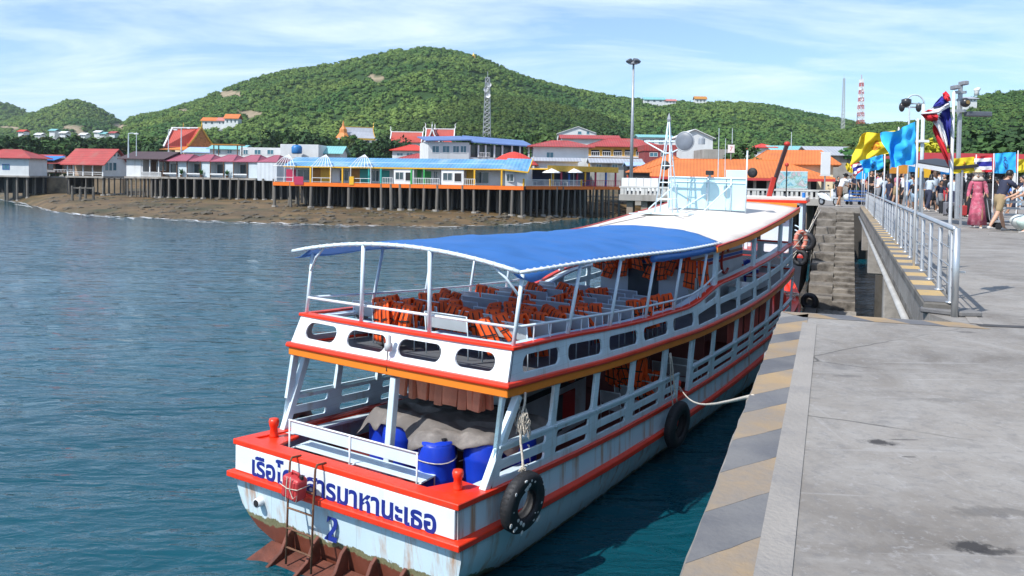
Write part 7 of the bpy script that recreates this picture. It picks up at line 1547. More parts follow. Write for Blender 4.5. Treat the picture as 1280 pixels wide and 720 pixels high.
# lamp and wiring at the stern bulwark
t = boat_thing('stern_lamp', 'small grey stern lamp fixed to the white bulwark', 'lamp', .06, 1.26, 3.40); MB().lathe([(.04, -.16), (.075, -.14), (.075, -.02), (.05, 0), (.05, .12), (.02, .14)], 10).build('lamp_body', mat('grey_lamp', (.45, .47, .48), .4, .15, 6), t, smooth=True); mb = MB(); mb.tube([(0, -.02, -.16), (-.03, .0, -.34), (.0, -.05, -.52)], .010, 5); mb.build('cable', RUBBER, t)
# inside the lower saloon: lifebuoy, and things on the forward upper deck
t = boat_thing('lifebuoy', 'orange lifebuoy hung on the casing inside the lower deck', 'lifebuoy', 1.06, 6.6, 1.98); mb = MB(); mb.tube([(0, .24 * cos(a), .24 * sin(a)) for a in np.linspace(0, 2 * pi, 21)[:-1]], .065, 8, closed=True); mb.build('ring', mat('buoy_orange', (.55, .10, .03), .5), t, smooth=True)
for i in range(4): a = i * pi / 2 + .4; mb = MB(); mb.tube([(0, .24 * cos(a + d), .24 * sin(a + d)) for d in (-.1, 0, .1)], .069, 8); mb.build('band', FLW, t)
for k, (x, y, lb) in enumerate(((1.6, 19.2, 'blue plastic tub on the forward upper deck, nearer one'), (1.2, 20.6, 'blue plastic tub on the forward upper deck, farther one'))):
    t = boat_thing('tub', lb, 'tub', x, y, ud(y) + .02); MB().lathe([(.22, 0), (.28, .5), (.30, .52), (.30, .55), (.26, .55), (.21, .1)], 14).build('bucket', BLUEB, t, smooth=True); MB().tube([(-.28, 0, .5), (0, 0, .72), (.28, 0, .5)], .012, 5).build('handle', WHITEPIPE, t)
for k, y in enumerate((16.0, 18.0)):
    t = boat_thing('locker_bench', 'white locker bench on the forward upper deck, %s' % ('nearer' if k == 0 else 'farther'), 'bench', 1.95, y + .8, ud(y + .8) + .01); MB().box(-.22, .22, -.6, .6, 0, .42).build('box', PALE2, t, bevel=.02); MB().box(-.25, .25, -.63, .63, .423, .46).build('lid', DRED if k else WHITEPIPE, t, bevel=.01)
# ---- screen, light tower and radar drum on the roof
def rz_at(x, y): return roof_z(x, y) + .006
t = boat_thing('roof_screen', 'pale blue sheet metal screen with braces standing across the ferry roof', 'screen', .10, 19.0, rz_at(.1, 19))
SCR = mat('pale_cyan_sheet', (.50, .72, .76), .45, .10, .9, .1, 6, stain=(.66, .80, .82), samt=.3, sscale=.8)
Hs = 1.20; x0, x1 = -1.62, 1.30
for j in range(4):
    a, b = lerp(x0, x1, j / 4), lerp(x0, x1, (j + 1) / 4); MB().box(a + .012, b - .012, 0, .025, .04, Hs).build('sheet_panel', SCR, t)
for x in (x0, -.1, .75, x1): MB().tube([(x, -.03, 0), (x, -.03, Hs + (1.0 if x == x1 else .05))], .028, 6).build('post', STEEL, t, smooth=True)
MB().tube([(x0, -.03, Hs), (x1, -.03, Hs)], .022, 6).build('top_tube', STEEL, t); MB().tube([(x0, -.03, Hs * .86), (x1, -.03, Hs * .86)], .016, 6).build('mid_tube', STEEL, t)
for xa in (-1.3, .75, -.1): MB().tube([(xa, -.04, Hs * (.8 if xa != -.1 else .55)), (xa - .55, -1.35, .02)], .024, 6).build('brace', STEEL, t)
MB().box(.55, x1, -.02, .03, Hs + .02, Hs + .30).build('top_board', SCR, t)
mb = MB(); mb.tube([(x0, -.05, 0), (x0, -.05, 2.55)], .022, 6); mb.build('whip_post', WHITEPIPE, t)
for x, z in ((x0 - .15, 1.62), (x1 + .22, 1.42)):
    t2 = boat_thing('horn_speaker', 'black round loudspeaker on the %s post of the roof screen' % ('left' if x < 0 else 'right'), 'loudspeaker', .10 + x, 18.94, rz_at(0, 19) + z); mb = MB(); mb.lathe([(.06, -.22), (.10, -.12), (.16, .0), (.18, .02), (.02, -.03)], 14); mb.build('horn', RUBBER, t2, smooth=True, rot=(pi / 2, 0, 0)); MB().box(-.04, .04, .1, .25, -.04, .04).build('bracket', GALV, t2)
t2 = boat_thing('floodlight', 'small dark floodlight on top of the roof screen', 'floodlight', .06, 18.95, rz_at(0, 19) + Hs + .10); MB().box(-.13, .13, -.12, .06, 0, .16).build('housing', RUBBER, t2, bevel=.02); MB().box(-.03, .03, -.03, .03, -.10, 0).build('bracket', GALV, t2)
t = boat_thing('mast_tower', 'pale blue tapered frame mast with crossbar standing on the ferry roof', 'mast', -1.05, 17.6, rz_at(-1, 17.6))
H = 3.35; MB().box(-.95, .95, -.35, .35, .0, .07).build('tray', STEEL, t, bevel=.01)
for sx_ in (-1, 1):
    for sy_ in (-1, 1): MB().tube([(sx_ * .34, sy_ * .26, .07), (sx_ * .10, sy_ * .08, H * .72), (sx_ * .02, sy_ * .02, H)], .024, 6).build('leg', STEEL, t, smooth=True)
for z in (.55, 1.15, 1.75, 2.2): w_ = lerp(.34, .10, z / (H * .72)); mb = MB(); mb.tube([(-w_, -w_ * .76, z), (w_, -w_ * .76, z), (w_, w_ * .76, z), (-w_, w_ * .76, z)], .018, 5, closed=True); mb.build('rung_frame', STEEL, t)
MB().tube([(-.92, 0, 2.62), (.92, 0, 2.62)], .036, 6).build('crossbar', STEEL, t, smooth=True)
for s_ in (-1, 1): MB().tube([(s_ * .92, 0, 2.62), (s_ * .10, 0, 2.2)], .025, 6).build('strut', STEEL, t); MB().tube([(s_ * .34, -.26, .07), (s_ * 1.0, -1.0, .02)], .022, 6).build('stay', STEEL, t)
MB().lathe([(.06, H - .02), (.08, H + .06), (.03, H + .22), (.0, H + .3)], 8).build('tip', GALV, t)
t = boat_thing('radar_drum', 'dark grey round drum on the mast crossbar', 'radar', -.42, 17.55, rz_at(-1, 17.6) + 2.62); mb = MB(); mb.ball((0, 0, 0), .33, 18, 12, sc=(1, .28, 1)); mb.build('drum', mat('drum_grey', (.17, .19, .22), .45, .25, 3, .1, 8), t, smooth=True); mb = MB(); mb.tube([(.335 * cos(a), 0, .335 * sin(a)) for a in np.linspace(0, 2 * pi, 25)[:-1]], .022, 6, closed=True); mb.build('rim', GALV, t, smooth=True); MB().lathe([(.12, 0), (.12, .2), (.05, .26)], 10, (.62, 0, -.1)).build('lamp', GALV, t)
t = thing('aerial_wire', 'thin cable trailing over the white roof towards the canopy', 'cable', M=BM.copy()); mb = MB(); mb.tube([(-1.6, 17.0, rz_at(-1.6, 17) + .01), (-1.9, 15.6, rz_at(-1.9, 15.6) + .012), (-2.1, 14.3, rz_at(-2.1, 14.3) + .012), (-1.2, 13.4, rz_at(-1.2, 13.4) + .05)], .012, 5); mb.build('wire', mat('grey_wire', (.2, .2, .2), .6), t)
# ---- the second boat ahead
B2 = Matrix.Translation(WZ(968, 300, 0.2) * 0 + WY(966, 262, 47) - Vector((0, 0, 4.3))) ; c2 = WY(966, 262, 46); B2 = Matrix.Translation((c2.x, c2.y, 0)) @ Matrix.Rotation(-radians(22), 4, 'Z')
t = thing('work_boat', 'second blue and white boat with a red edged wheelhouse roof moored ahead of the ferry', 'boat', M=B2)
zr = WY(966, 249, 46).z; W2 = 1.55
mb = MB(); rg = []
for y, k in ((-2.2, .9), (-1, 1), (3, 1), (7, .85), (9.5, .4), (10.6, .03)): rg.append([Vector((x * k, y, z)) for x, z in ((W2 + .35, 2.9), (W2 + .2, 1.2), (W2 * .6, -.6), (-W2 * .6, -.6), (-W2 - .2, 1.2), (-W2 - .35, 2.9))])
mb.rings(rg); mb.build('hull', mat('dark_hull', (.03, .035, .05), .5, .3, 1.5), t); MB().box(-W2 - .3, W2 + .3, -2.1, 7, 2.9, 3.0).build('deck', DRED, t)
MB().box(-W2 - .25, W2 + .25, -1.2, 3.4, zr - .02, zr + .14).build('wheelhouse_roof', ROOFM, t, bevel=.02); MB().box(-W2 - .29, W2 + .29, -1.24, 3.44, zr - .16, zr - .023).build('roof_edge', RED, t, bevel=.01)
for x in (-W2, W2):
    for y in (-1, 1.2, 3.2): MB().box(x - .09, x + .09, y - .09, y + .09, 3.0, zr - .16).build('post', PALE2, t, bevel=.01)
MB().box(-.6, .9, -.2, 3.0, 3.0, zr - .16).build('wheelhouse', PALE2, t); MB().box(.91, .93, .4, 2.4, zr - 1.3, zr - .5).build('window', GLASS, t); MB().box(-.4, .7, -.23, -.203, zr - 1.3, zr - .5).build('window', GLASS, t)
for z in (3.3, 3.6, 3.9): MB().tube([(W2 + .25, -2, z), (W2 + .25, 5, z), (.8, 8.5, z + .2)], .045, 6).build('rail', PALE2, t)
for y in np.arange(-1.9, 5, .9): MB().box(W2 + .2, W2 + .3, y, y + .08, 2.95, 3.95).build('stanchion', PALE2, t)
MB().tube([(W2 + .12, -1.0, zr + .14), (W2 + .12, -1.0, zr + .42)], .09, 8).build('blue_cap', mat('cap_blue', (.03, .2, .6), .5), t)
base = WY(959, 242, 47); tipp = WY(984, 180, 47); t = thing('boom', 'dark red loading boom slanting up behind the ferry roof', 'boom', base)
mb = MB(); mb.bar((0, 0, -.6), tipp - base, .17, .22); mb.build('boom_arm', mat('boom_dark', (.040, .014, .014), .5, .3, 2), t, bevel=.02); mb = MB(); mb.bar(Vector((0, -.02, -.6)), (tipp - base) * .33 + Vector((0, -.02, 0)), .20, .25); mb.build('boom_foot', DRED, t, bevel=.02); mb = MB(); mb.ball(tipp - base, .19, 10, 8, sc=(1, 1, .8)); mb.build('boom_head', DRED, t, smooth=True)
b = WY(982.5, 252, 46); H = WY(982.5, 206, 46).z - b.z; t = thing('vent_pipe', 'thin dark pipe with red round top right of the red boom', 'pipe', b); MB().tube([(0, 0, -1.2), (0, 0, H)], .035, 6).build('pipe', RUBBER, t); mb = MB(); mb.ball((0, 0, H), .12, 8, 6); mb.build('top', DRED, t, smooth=True)
for k, (px, py, R, lb) in enumerate(((1008, 302, .44, 'black tyre fender on the bow of the second boat, upper one'), (1000, 322, .40, 'black tyre fender on the bow of the second boat, lower one'), (1012, 377, .36, 'black tyre fender beside the red foredeck by the stairs'))):
    q = WY(px, py, 38 if k < 2 else 33.6); tt = tyre(lb, 0, 0, 0, R, R * .34); tt.matrix_basis = Matrix.Translation(q) @ Matrix.Rotation(.9, 4, 'Z')
q = WY(1001, 300, 37); t = thing('lifebuoy', 'faded orange lifebuoy tied with rope on the second boat', 'lifebuoy', q, .3); mb = MB(); mb.tube([(.26 * cos(a), 0, .38 * sin(a)) for a in np.linspace(0, 2 * pi, 21)[:-1]], .10, 8, closed=True); mb.build('ring', mat('buoy_faded', (.60, .20, .14), .6, .2, 4), t, smooth=True)
mb = MB()
for i in range(8): a = i * pi / 4; mb.tube([(.26 * cos(a) + .11 * cos(b), .11 * sin(b), .38 * sin(a)) for b in np.linspace(0, 2 * pi, 9)], .02, 4)
mb.build('grab_rope', ROPE, t)
q = WY(995, 362, 33.0); t = thing('fuel_can', 'bright red can on the ferry foredeck', 'can', M=BM @ Matrix.Translation((1.75, 22.9, gun(22.9) - .06))); MB().box(-.2, .2, -.2, .2, 0, .5).build('body', RED, t, bevel=.04); MB().lathe([(.06, .5), (.06, .58)], 8).build('cap', RUBBER, t)
# ---------------------------------------------------------------- people on the pier
SKINQ = []
def skin_obj(name, verts, edges, radii, m, parent, root=0, sub=1):
    me = bpy.data.meshes.new(name); me.from_pydata([tuple(v) for v in verts], edges, []); o = bpy.data.objects.new(name, me); COL.objects.link(o); o.parent = parent
    md = o.modifiers.new('skin', 'SKIN'); md.use_smooth_shade = True
    if not me.skin_vertices: bpy.ops.mesh.customdata_skin_add({'object': o}) if False else None
    SKINQ.append((o, m, radii, root, sub)); return o
def flush_skin():
    for o, m, radii, root, sub in SKINQ:
        me = o.data
        if not me.skin_vertices:
            b = bmesh.new(); b.from_mesh(me); b.verts.layers.skin.verify(); b.to_mesh(me); b.free()
        for i, r in enumerate(radii): me.skin_vertices[0].data[i].radius = r; me.skin_vertices[0].data[i].use_root = (i == root)
        s_ = o.modifiers.new('sub', 'SUBSURF'); s_.levels = sub; s_.render_levels = sub
    dg = bpy.context.evaluated_depsgraph_get()
    for o, m, radii, root, sub in SKINQ:
        nm = bpy.data.meshes.new_from_object(o.evaluated_get(dg)); old = o.data; o.modifiers.clear(); o.data = nm; nm.materials.clear(); nm.materials.append(m); nm.polygons.foreach_set('use_smooth', [True] * len(nm.polygons)); bpy.data.meshes.remove(old)
SK = [mat('skin_light', (.52, .30, .20), .55, .08, 6), mat('skin_tan', (.36, .19, .11), .55, .08, 6)]
HAIR = mat('black_hair', (.012, .010, .010), .45, .3, 20); HAIRB = mat('brown_hair', (.09, .045, .025), .5, .3, 20)
def cloth(n, c): return mat('cloth_' + n, c, .85, .14, 9, .25, 25)
CB, CW, CDK = cloth('black', (.014, .014, .017)), cloth('white', (.70, .72, .74)), cloth('navy', (.025, .03, .06))
def person(label, foot, head, face, top, bottom, lower='trousers', skin=0, hair='short', sleeve=.5, lean=0, arms=((10, 15, 8), (-10, 15, 8)), stride=14, hairm=None, hat=None, Hs=None, crouch=0, legs=None):
    p = WZ(foot[0], foot[1], PIER); zt = WY(head[0], head[1], p.y).z - PIER
    H = Hs or zt / max(.55, (.53 - crouch * .2) + .47 * cos(radians(lean)))
    t = thing('person', label, 'person', p, radians(face)); sm = SK[skin]
    V = []; E = []; Rr = []
    def add(v, r, par=None):
        V.append(Vector(v)); Rr.append((r * H, r * H) if not isinstance(r, tuple) else (r[0] * H, r[1] * H))
        if par is not None: E.append((par, len(V) - 1))
        return len(V) - 1
    L = radians(lean); up = Vector((0, sin(L), cos(L))); fw = Vector((0, cos(L), -sin(L))); hipz = .515 - crouch * .22
    pel = Vector((0, -.02 * abs(crouch) * 5, hipz)) * H
    iP = add(pel, (.085, .065)); wst = pel + up * .10 * H; iW = add(wst, (.072, .055), iP); ch = pel + up * .22 * H; iC = add(ch, (.088, .060), iW); nb = pel + up * .315 * H; iN = add(nb, .045, iC); nk = nb + (up + fw * .15) * .04 * H; iK = add(nk, .030, iN); hd0 = nk + up * .03 * H; iH = add(hd0, .030, iK)
    info = {'shirt': [iP, iW, iC, iN], 'legs': [iP], 'sl': []}
    toes = []
    for sg, (sw, el, out) in zip((-1, 1), arms):
        sh = nb - up * .025 * H + Vector((sg * .105 * H, 0, 0)); iS = add(sh, .036, iN)
        a = radians(sw) ; d = Vector((sg * sin(radians(out)), 0, -cos(radians(out)))); d = Vector((d.x, -d.z * sin(a), d.z * cos(a))); elb = sh + d * .17 * H; iE = add(elb, .025, iS)
        a2 = a + radians(el); d2 = Vector((sg * sin(radians(out)) * .6, sin(a2), -cos(a2))).normalized(); wr = elb + d2 * .145 * H; mid_ = (elb + wr) / 2; iM = add(mid_, .022, iE); iWr = add(wr, .015, iM); pal = wr + d2 * .035 * H; iPa = add(pal, .018, iWr)
        sd_ = Vector((0, 1, 0)) if abs(d2.y) < .7 else Vector((0, 0, 1)); sd_ = (sd_ - d2 * sd_.dot(d2)).normalized(); cu = d2.cross(sd_)
        for f, ln in ((-.6, .036), (-.2, .044), (.2, .046), (.55, .040)): k1 = pal + sd_ * f * .022 * H + d2 * .018 * H; i1 = add(k1, .0055, iPa); add(k1 + d2 * ln * .6 * H + cu * .008 * H * sg, .005, i1)
        th = wr + sd_ * .022 * H + d2 * .022 * H; iT = add(th, .006, iWr); add(th + d2 * .022 * H + sd_ * .008 * H, .005, iT)
        info['sl'].append((iN, iS, iE, iM, iWr))
    lg = legs or ((stride, 6), (-stride, 12)); info['lg'] = []
    for sg, (sw, kb) in zip((-1, 1), lg):
        hp = pel + Vector((sg * .052 * H, 0, -.02 * H)); iHp = add(hp, .055, iP); a = radians(sw); th = .245 * H; kn = hp + Vector((sg * .012 * H, sin(a), -cos(a))) * 1.0 * th if False else hp + Vector((sg * .01 * H, sin(a) * th, -cos(a) * th)); iKn = add(kn, .036, iHp); a2 = a - radians(kb); an = kn + Vector((0, sin(a2) * .235 * H, -cos(a2) * .235 * H)); cf = kn.lerp(an, .35); iCf = add(cf, .036, iKn); iAn = add(an, .021, iCf); ft = an + Vector((0, .06 * H, -.028 * H)); add(ft, .018, iAn); toes.append(an); info['lg'].append((iP, iHp, iKn, iCf, iAn))
    dz = min(a.z for a in toes) - .042 * H
    for v in V: v.z -= dz
    toes = [a - Vector((0, 0, 0)) for a in toes]; body = skin_obj('body', V, E, Rr, sm, t)
    # head with face
    hc = V[iH] + up * .060 * H + fw * .012 * H; tq = Matrix.Rotation(-L * .6, 4, 'X'); R_ = .058 * H
    mb = MB(); mb.ball(hc, R_, 14, 10, sc=(.82, .98, 1.18), M=tq); q = lambda x, y, z: hc + tq @ (Vector((x, y, z)) * R_)
    mb.ball(q(0, .98, -.12), R_ * .16, 6, 5, sc=(.8, 1, 1.5)); mb.ball(q(0, .72, -.75), R_ * .35, 6, 5)
    for s_ in (-1, 1): mb.ball(q(s_ * .84, 0, -.05), R_ * .2, 6, 5, sc=(.4, .8, 1.3))
    hd = mb.build('head', sm, t, smooth=True); mb = MB()
    for s_ in (-1, 1): mb.ball(q(s_ * .33, .90, .08), R_ * .11, 6, 5)
    mb.ball(q(0, .93, -.5), R_ * .16, 6, 4, sc=(1.4, .5, .35)); mb.build('face_features', mat('face_dark', (.07, .03, .03), .5), hd)
    hm = hairm or HAIR; mb = MB(); mb.ball(q(0, -.16, .22), R_ * 1.08, 12, 8, sc=(.88, .98, 1.05), M=tq)
    if hair == 'long':
        mb.rings([[q(x * .95, -.5 + y * .45, .5) for x, y in ((-1, 0), (-.6, -1), (.6, -1), (1, 0), (.6, .4), (-.6, .4))], [q(x, -.62 + y * .5, -.8) for x, y in ((-1, 0), (-.6, -1), (.6, -1), (1, 0), (.6, .4), (-.6, .4))], [q(x * 1.05, -.7 + y * .5, -2.4) for x, y in ((-1, 0), (-.6, -1), (.6, -1), (1, 0), (.6, .4), (-.6, .4))], [q(x * .6, -.75 + y * .3, -3.4) for x, y in ((-1, 0), (-.6, -1), (.6, -1), (1, 0), (.6, .4), (-.6, .4))]])
    elif hair == 'bun': mb.ball(q(0, -1.0, .5), R_ * .5)
    elif hair == 'scarf':
        mb.ball(q(0, -.05, .05), R_ * 1.2, 12, 8, sc=(.95, .9, 1.1), M=tq); mb.rings([[q(x * 1.0, -.1 + y * .9, -.6) for x, y in ((-1, 0), (-.6, -1), (.6, -1), (1, 0), (.6, .7), (-.6, .7))], [q(x * 2.0, -.1 + y * 1.3, -2.0) for x, y in ((-1, 0), (-.6, -1), (.6, -1), (1, 0), (.6, .7), (-.6, .7))]])
    mb.build('hair' if hair != 'scarf' else 'head_scarf', hm, t, smooth=True)
    if hat is not None: hb = MB(); hb.lathe([(R_ * 1.75, 0), (R_ * 1.7, R_ * .1), (R_ * .95, R_ * .2), (R_ * .85, R_ * .8), (R_ * .3, R_ * .95)], 12); hb.build('hat', hat, t, smooth=True, M=Matrix.Translation(q(0, -.1, .55)) @ tq)
    def sub(name, chains, m, extra, cut=None):
        idx = []; vs = []; rs = []; es = []
        for c in chains:
            prev = None
            for i in c:
                k = i if not isinstance(i, tuple) else i
                if k not in idx:
                    idx.append(k); 
                    if isinstance(k, tuple): a, b, f = k; vs.append(V[a].lerp(V[b], f)); rs.append(tuple(lerp(x, y, f) + extra * H for x, y in zip(Rr[a], Rr[b])))
                    else: vs.append(V[k]); rs.append(tuple(x + extra * H for x in Rr[k]))
                j = idx.index(k)
                if prev is not None and (prev, j) not in es: es.append((prev, j))
                prev = j
        return skin_obj(name, vs, es, rs, m, t)
    ch_ = [[iP, iW, iC, iN]]
    for (n_, s_, e_, m_, w_) in info['sl']: ch_.append([n_, s_, (s_, e_, .75)] if sleeve <= .5 else [n_, s_, e_, m_, (m_, w_, .8)])
    sub('shirt', ch_, top, .010)
    if lower in ('trousers', 'shorts'):
        sub(lower, [[iW, iP]] + [[iP, h_, k_, c_, (c_, a_, .85)] if lower == 'trousers' else [iP, h_, (h_, k_, .92)] for (_, h_, k_, c_, a_) in info['lg']], bottom, .012)
    else:
        zb = .06 * H if lower == 'dress' else V[info['lg'][0][2]].z * .95; wb = .155 if lower == 'dress' else .125; z1 = V[iW].z; rg = []
        for f in (0, .15, .5, 1.0):
            z = lerp(z1, zb, f); w_ = lerp(.078, wb, f ** .8) * H; cy = lerp(V[iW].y, V[iP].y, min(1, f * 3)); rg.append([Vector((w_ * cos(a) * (1 + .07 * f * sin(a * 7)), cy + w_ * .8 * sin(a) * (1 + .07 * f * sin(a * 7 + 1)), z + .012 * H * f * sin(a * 3))) for a in np.linspace(0, 2 * pi, 25)[:-1]])
        mb = MB(); mb.rings(rg[::-1]); mb.build('skirt' if lower == 'skirt' else 'dress_skirt', bottom, t, smooth=True)
    for (_, h_, k_, c_, a_) in info['lg']:
        a = V[a_]; mb = MB(); mb.rings([[a + Vector((x * .022 * H, y0 * H, z * H)) for x, z in ((-1, -.042), (1, -.042), (1, -.02), (.7, zt_), (-.7, zt_), (-1, -.02))] for y0, zt_ in ((-.035, .0), (-.01, .005), (.05, -.015), (.085, -.026), (.095, -.034))]); mb.build('shoe', CW if (hash(label) & 1) == 0 and False else mat('shoe_pale', (.50, .48, .45), .7), t, smooth=True)
    return t
PINKT = cloth('pink', (.62, .20, .24)); LBL = cloth('light_blue', (.32, .50, .66)); DEN = cloth('denim', (.28, .40, .52)); TEALC = cloth('pale_teal', (.42, .58, .58)); BLUC = cloth('blue', (.05, .16, .52)); KHA = cloth('khaki', (.30, .22, .12)); BRS = cloth('brown', (.22, .10, .05)); GRYC = cloth('grey', (.22, .23, .25)); CHK = cloth('pale_print', (.46, .52, .58)); RDC = cloth('red', (.45, .03, .04)); MAU = cloth('mauve', (.40, .13, .18))
ROSE = mat('cloth_rose_print', (.44, .085, .14), .75, .55, 6, .3, 10, stain=(.60, .34, .38), samt=.4, sscale=7)
A0 = ((8, 20, 8), (-6, 25, 8))
person('bending man in white shirt and brown shorts beside the motorbike under a wide black hat', (1049, 258.5), (1056, 219), -70, CW, BRS, 'shorts', 1, lean=28, arms=((45, 25, 5), (60, 20, 5)), stride=12, hat=CB)
person('person in black seated high behind the parked motorbike', (1047, 253), (1051, 207), 180, CB, CDK, Hs=1.75, stride=5)
person('stooping person in bright blue shirt behind the railing', (1106, 256), (1098, 229), 100, BLUC, CDK, lean=62, arms=((70, 15, 5), (75, 15, 5)), crouch=.4, stride=10)
person('woman in pink top standing behind the stooping blue shirt', (1112, 252), (1112, 216), 160, PINKT, GRYC, 'skirt', 0, 'bun', arms=A0)
person('long haired woman in white top with black skirt and black bag facing the camera', (1128, 256.5), (1129, 217.5), 180, CW, CB, 'skirt', 0, 'long', arms=((25, 70, 10), (5, 20, 8)))
person('person with short dark hair in black top behind the woman with the black bag', (1136, 253), (1135, 215.5), 170, CB, CDK, arms=A0)
person('person in light blue shirt and denim shorts left of the second flagpole', (1140, 261), (1139, 219), 10, LBL, DEN, 'shorts', 0, 'short', arms=A0)
person('person in pale shirt, white hat and teal shorts right of the second flagpole', (1149, 261.5), (1149, 216), 20, CHK, TEALC, 'shorts', 0, hat=CW, arms=A0, stride=8)
person('woman with long black hair in pale printed shirt and dark trousers walking right', (1160, 264.5), (1165, 219), -60, CHK, CDK, 'trousers', 0, 'long', lean=14, arms=((30, 30, 8), (20, 40, 8)), stride=20)
person('brown haired woman in pale patterned top beside the black suitcase', (1168, 260), (1167, 216), 20, CHK, GRYC, 'trousers', 0, 'long', arms=A0, hairm=HAIRB)
person('man in white shirt with dark backpack behind the brown haired woman', (1173, 258), (1170, 215.5), -30, CW, CDK, arms=A0)
person('person in black with long black hair left of the near flag row', (1155, 257), (1156, 218), 30, CB, RDC, 'skirt', 0, 'long', arms=A0)
person('person in white top and grey trousers bending over baggage before the red stalls', (1189, 268), (1192, 222), -40, CHK, CDK, lean=25, arms=((40, 30, 5), (50, 30, 5)), stride=16)
person('person all in black with hood left of the rose dress, walking', (1200, 270), (1197, 217), -150, CB, CB, 'trousers', 0, 'scarf', sleeve=1, arms=A0)
person('person in loose black clothes and black scarf beside the rose dress', (1210, 271), (1208, 217.5), -120, CB, CB, 'dress', 0, 'scarf', sleeve=1, arms=A0, hairm=HAIR)
person('woman in long rose patterned dress with pale scarf and hat', (1221, 285), (1222, 216), 150, ROSE, ROSE, 'dress', 1, 'scarf', sleeve=.9, arms=((20, 45, 10), (5, 30, 12)), hairm=cloth('pale_scarf', (.60, .52, .45)), hat=cloth('straw', (.60, .48, .28)))
person('woman in long black dress behind the man in khaki shorts', (1236, 281), (1235, 219), 150, CB, CB, 'dress', 0, 'scarf', sleeve=1, arms=A0, hairm=HAIR)
person('man in dark tee shirt and khaki shorts leaning right pushing a trolley', (1248, 288.5), (1266, 214), -75, CDK, KHA, 'shorts', 0, 'short', lean=24, arms=((38, 18, 6), (52, 12, 6)), stride=24)
person('person in white cut by the right edge beside the white bags', (1286, 291), (1290, 222), 80, CW, CW, 'trousers', 0, lean=12, arms=((40, 25, 8), (40, 25, 8)))
for k, (fx, fy, hx, hy, c, b_, hr, lb) in enumerate(((1068, 248, 1068, 219, CDK, CB, 'short', 'man in navy top behind the blue trolley'), (1075, 247, 1074, 220, CW, GRYC, 'long', 'person in white near the far flags with long hair'), (1082, 249, 1082, 218, CB, CDK, 'short', 'person in black between the far flagpoles'), (1089, 250, 1088, 217, GRYC, CB, 'short', 'person in grey top behind the fifth flagpole'), (1097, 250, 1096, 217, RDC, CDK, 'long', 'person in dark red left of the pink top'), (1103, 251, 1104, 216, CW, CB, 'short', 'person in white shirt behind the yellow flag'), (1119, 252, 1119, 217, CB, CDK, 'long', 'dark clothed person right of the pink top'), (1181, 256, 1182, 218, CDK, CDK, 'short', 'person in navy at the near flagpole, far back'), (1216, 262, 1215, 217.5, GRYC, CDK, 'short', 'person in grey partly hidden behind the rose dress'), (1228, 264, 1229, 219, RDC, CB, 'long', 'person in dark red behind the black dress'), (1180, 262, 1179, 219, CB, RDC, 'long', 'long haired person in black with dark red skirt by the suitcases'), (1063, 246, 1062, 220, CHK, CB, 'short', 'person in pale shirt behind the bending man'))):
    person(lb, (fx, fy), (hx, hy), (k * 67) % 360 - 180, c, b_, 'skirt' if b_ is RDC else 'trousers', k % 2, hr, arms=A0, stride=8 + k % 3 * 5)
crowd = [(1072, 'navy'), (1079, 'white'), (1086, 'red'), (1092, 'pale'), (1100, 'blue'), (1107, 'black'), (1115, 'grey'), (1123, 'white'), (1132, 'mauve'), (1145, 'black'), (1157, 'grey'), (1176, 'pale'), (1185, 'white'), (1194, 'blue'), (1204, 'navy'), (1213, 'white'), (1226, 'grey'), (1243, 'black'), (1253, 'pale'), (1274, 'navy')]
CM = {'navy': CDK, 'white': CW, 'red': RDC, 'pale': CHK, 'blue': BLUC, 'black': CB, 'grey': GRYC, 'mauve': MAU}
for k, (px, c) in enumerate(crowd):
    fy = (247 + (px - 1070) * .06) + (k % 3) * 1.6; person('far crowd member in %s top behind the railing, %s from the left' % (c, ORD[k] if k < 16 else ('seventeenth', 'eighteenth', 'nineteenth', 'twentieth')[k - 16]), (px, fy), (px, fy - 31.5 - (px - 1070) * .035), (k * 83) % 360 - 180, CM[c], (CB, CDK, GRYC, DEN)[k % 4], 'skirt' if k % 5 == 2 else 'trousers', k % 2, 'long' if k % 3 == 1 else 'short', arms=A0, stride=6 + k % 4 * 4)
for k in range(24):
    px = 1088 + k * 7.6 + (k % 3) * 1.5; fy = 255 + (k % 4) * 2.2 + (px - 1088) * .05; c = ('black', 'white', 'pale', 'navy', 'mauve', 'white', 'blue', 'black')[k % 8]
    person('mid crowd member in %s top between the railing and the stalls, %s from the left' % (c, (ORD + ['seventeenth', 'eighteenth', 'nineteenth', 'twentieth', 'twenty-first', 'twenty-second', 'twenty-third', 'twenty-fourth'])[k]), (px, fy), (px + (k % 2), fy - 39.5), (k * 97) % 360 - 180, CM[c], (CB, GRYC, DEN, CDK, KHA)[k % 5], ('trousers', 'shorts', 'skirt')[k % 3], k % 2, ('short', 'long', 'bun')[(k // 2) % 3], arms=((25, 60, 8), (10, 30, 8)) if k % 3 else A0, stride=6 + k % 4 * 5, lean=(0, 6, 12)[k % 3])
flush_skin()
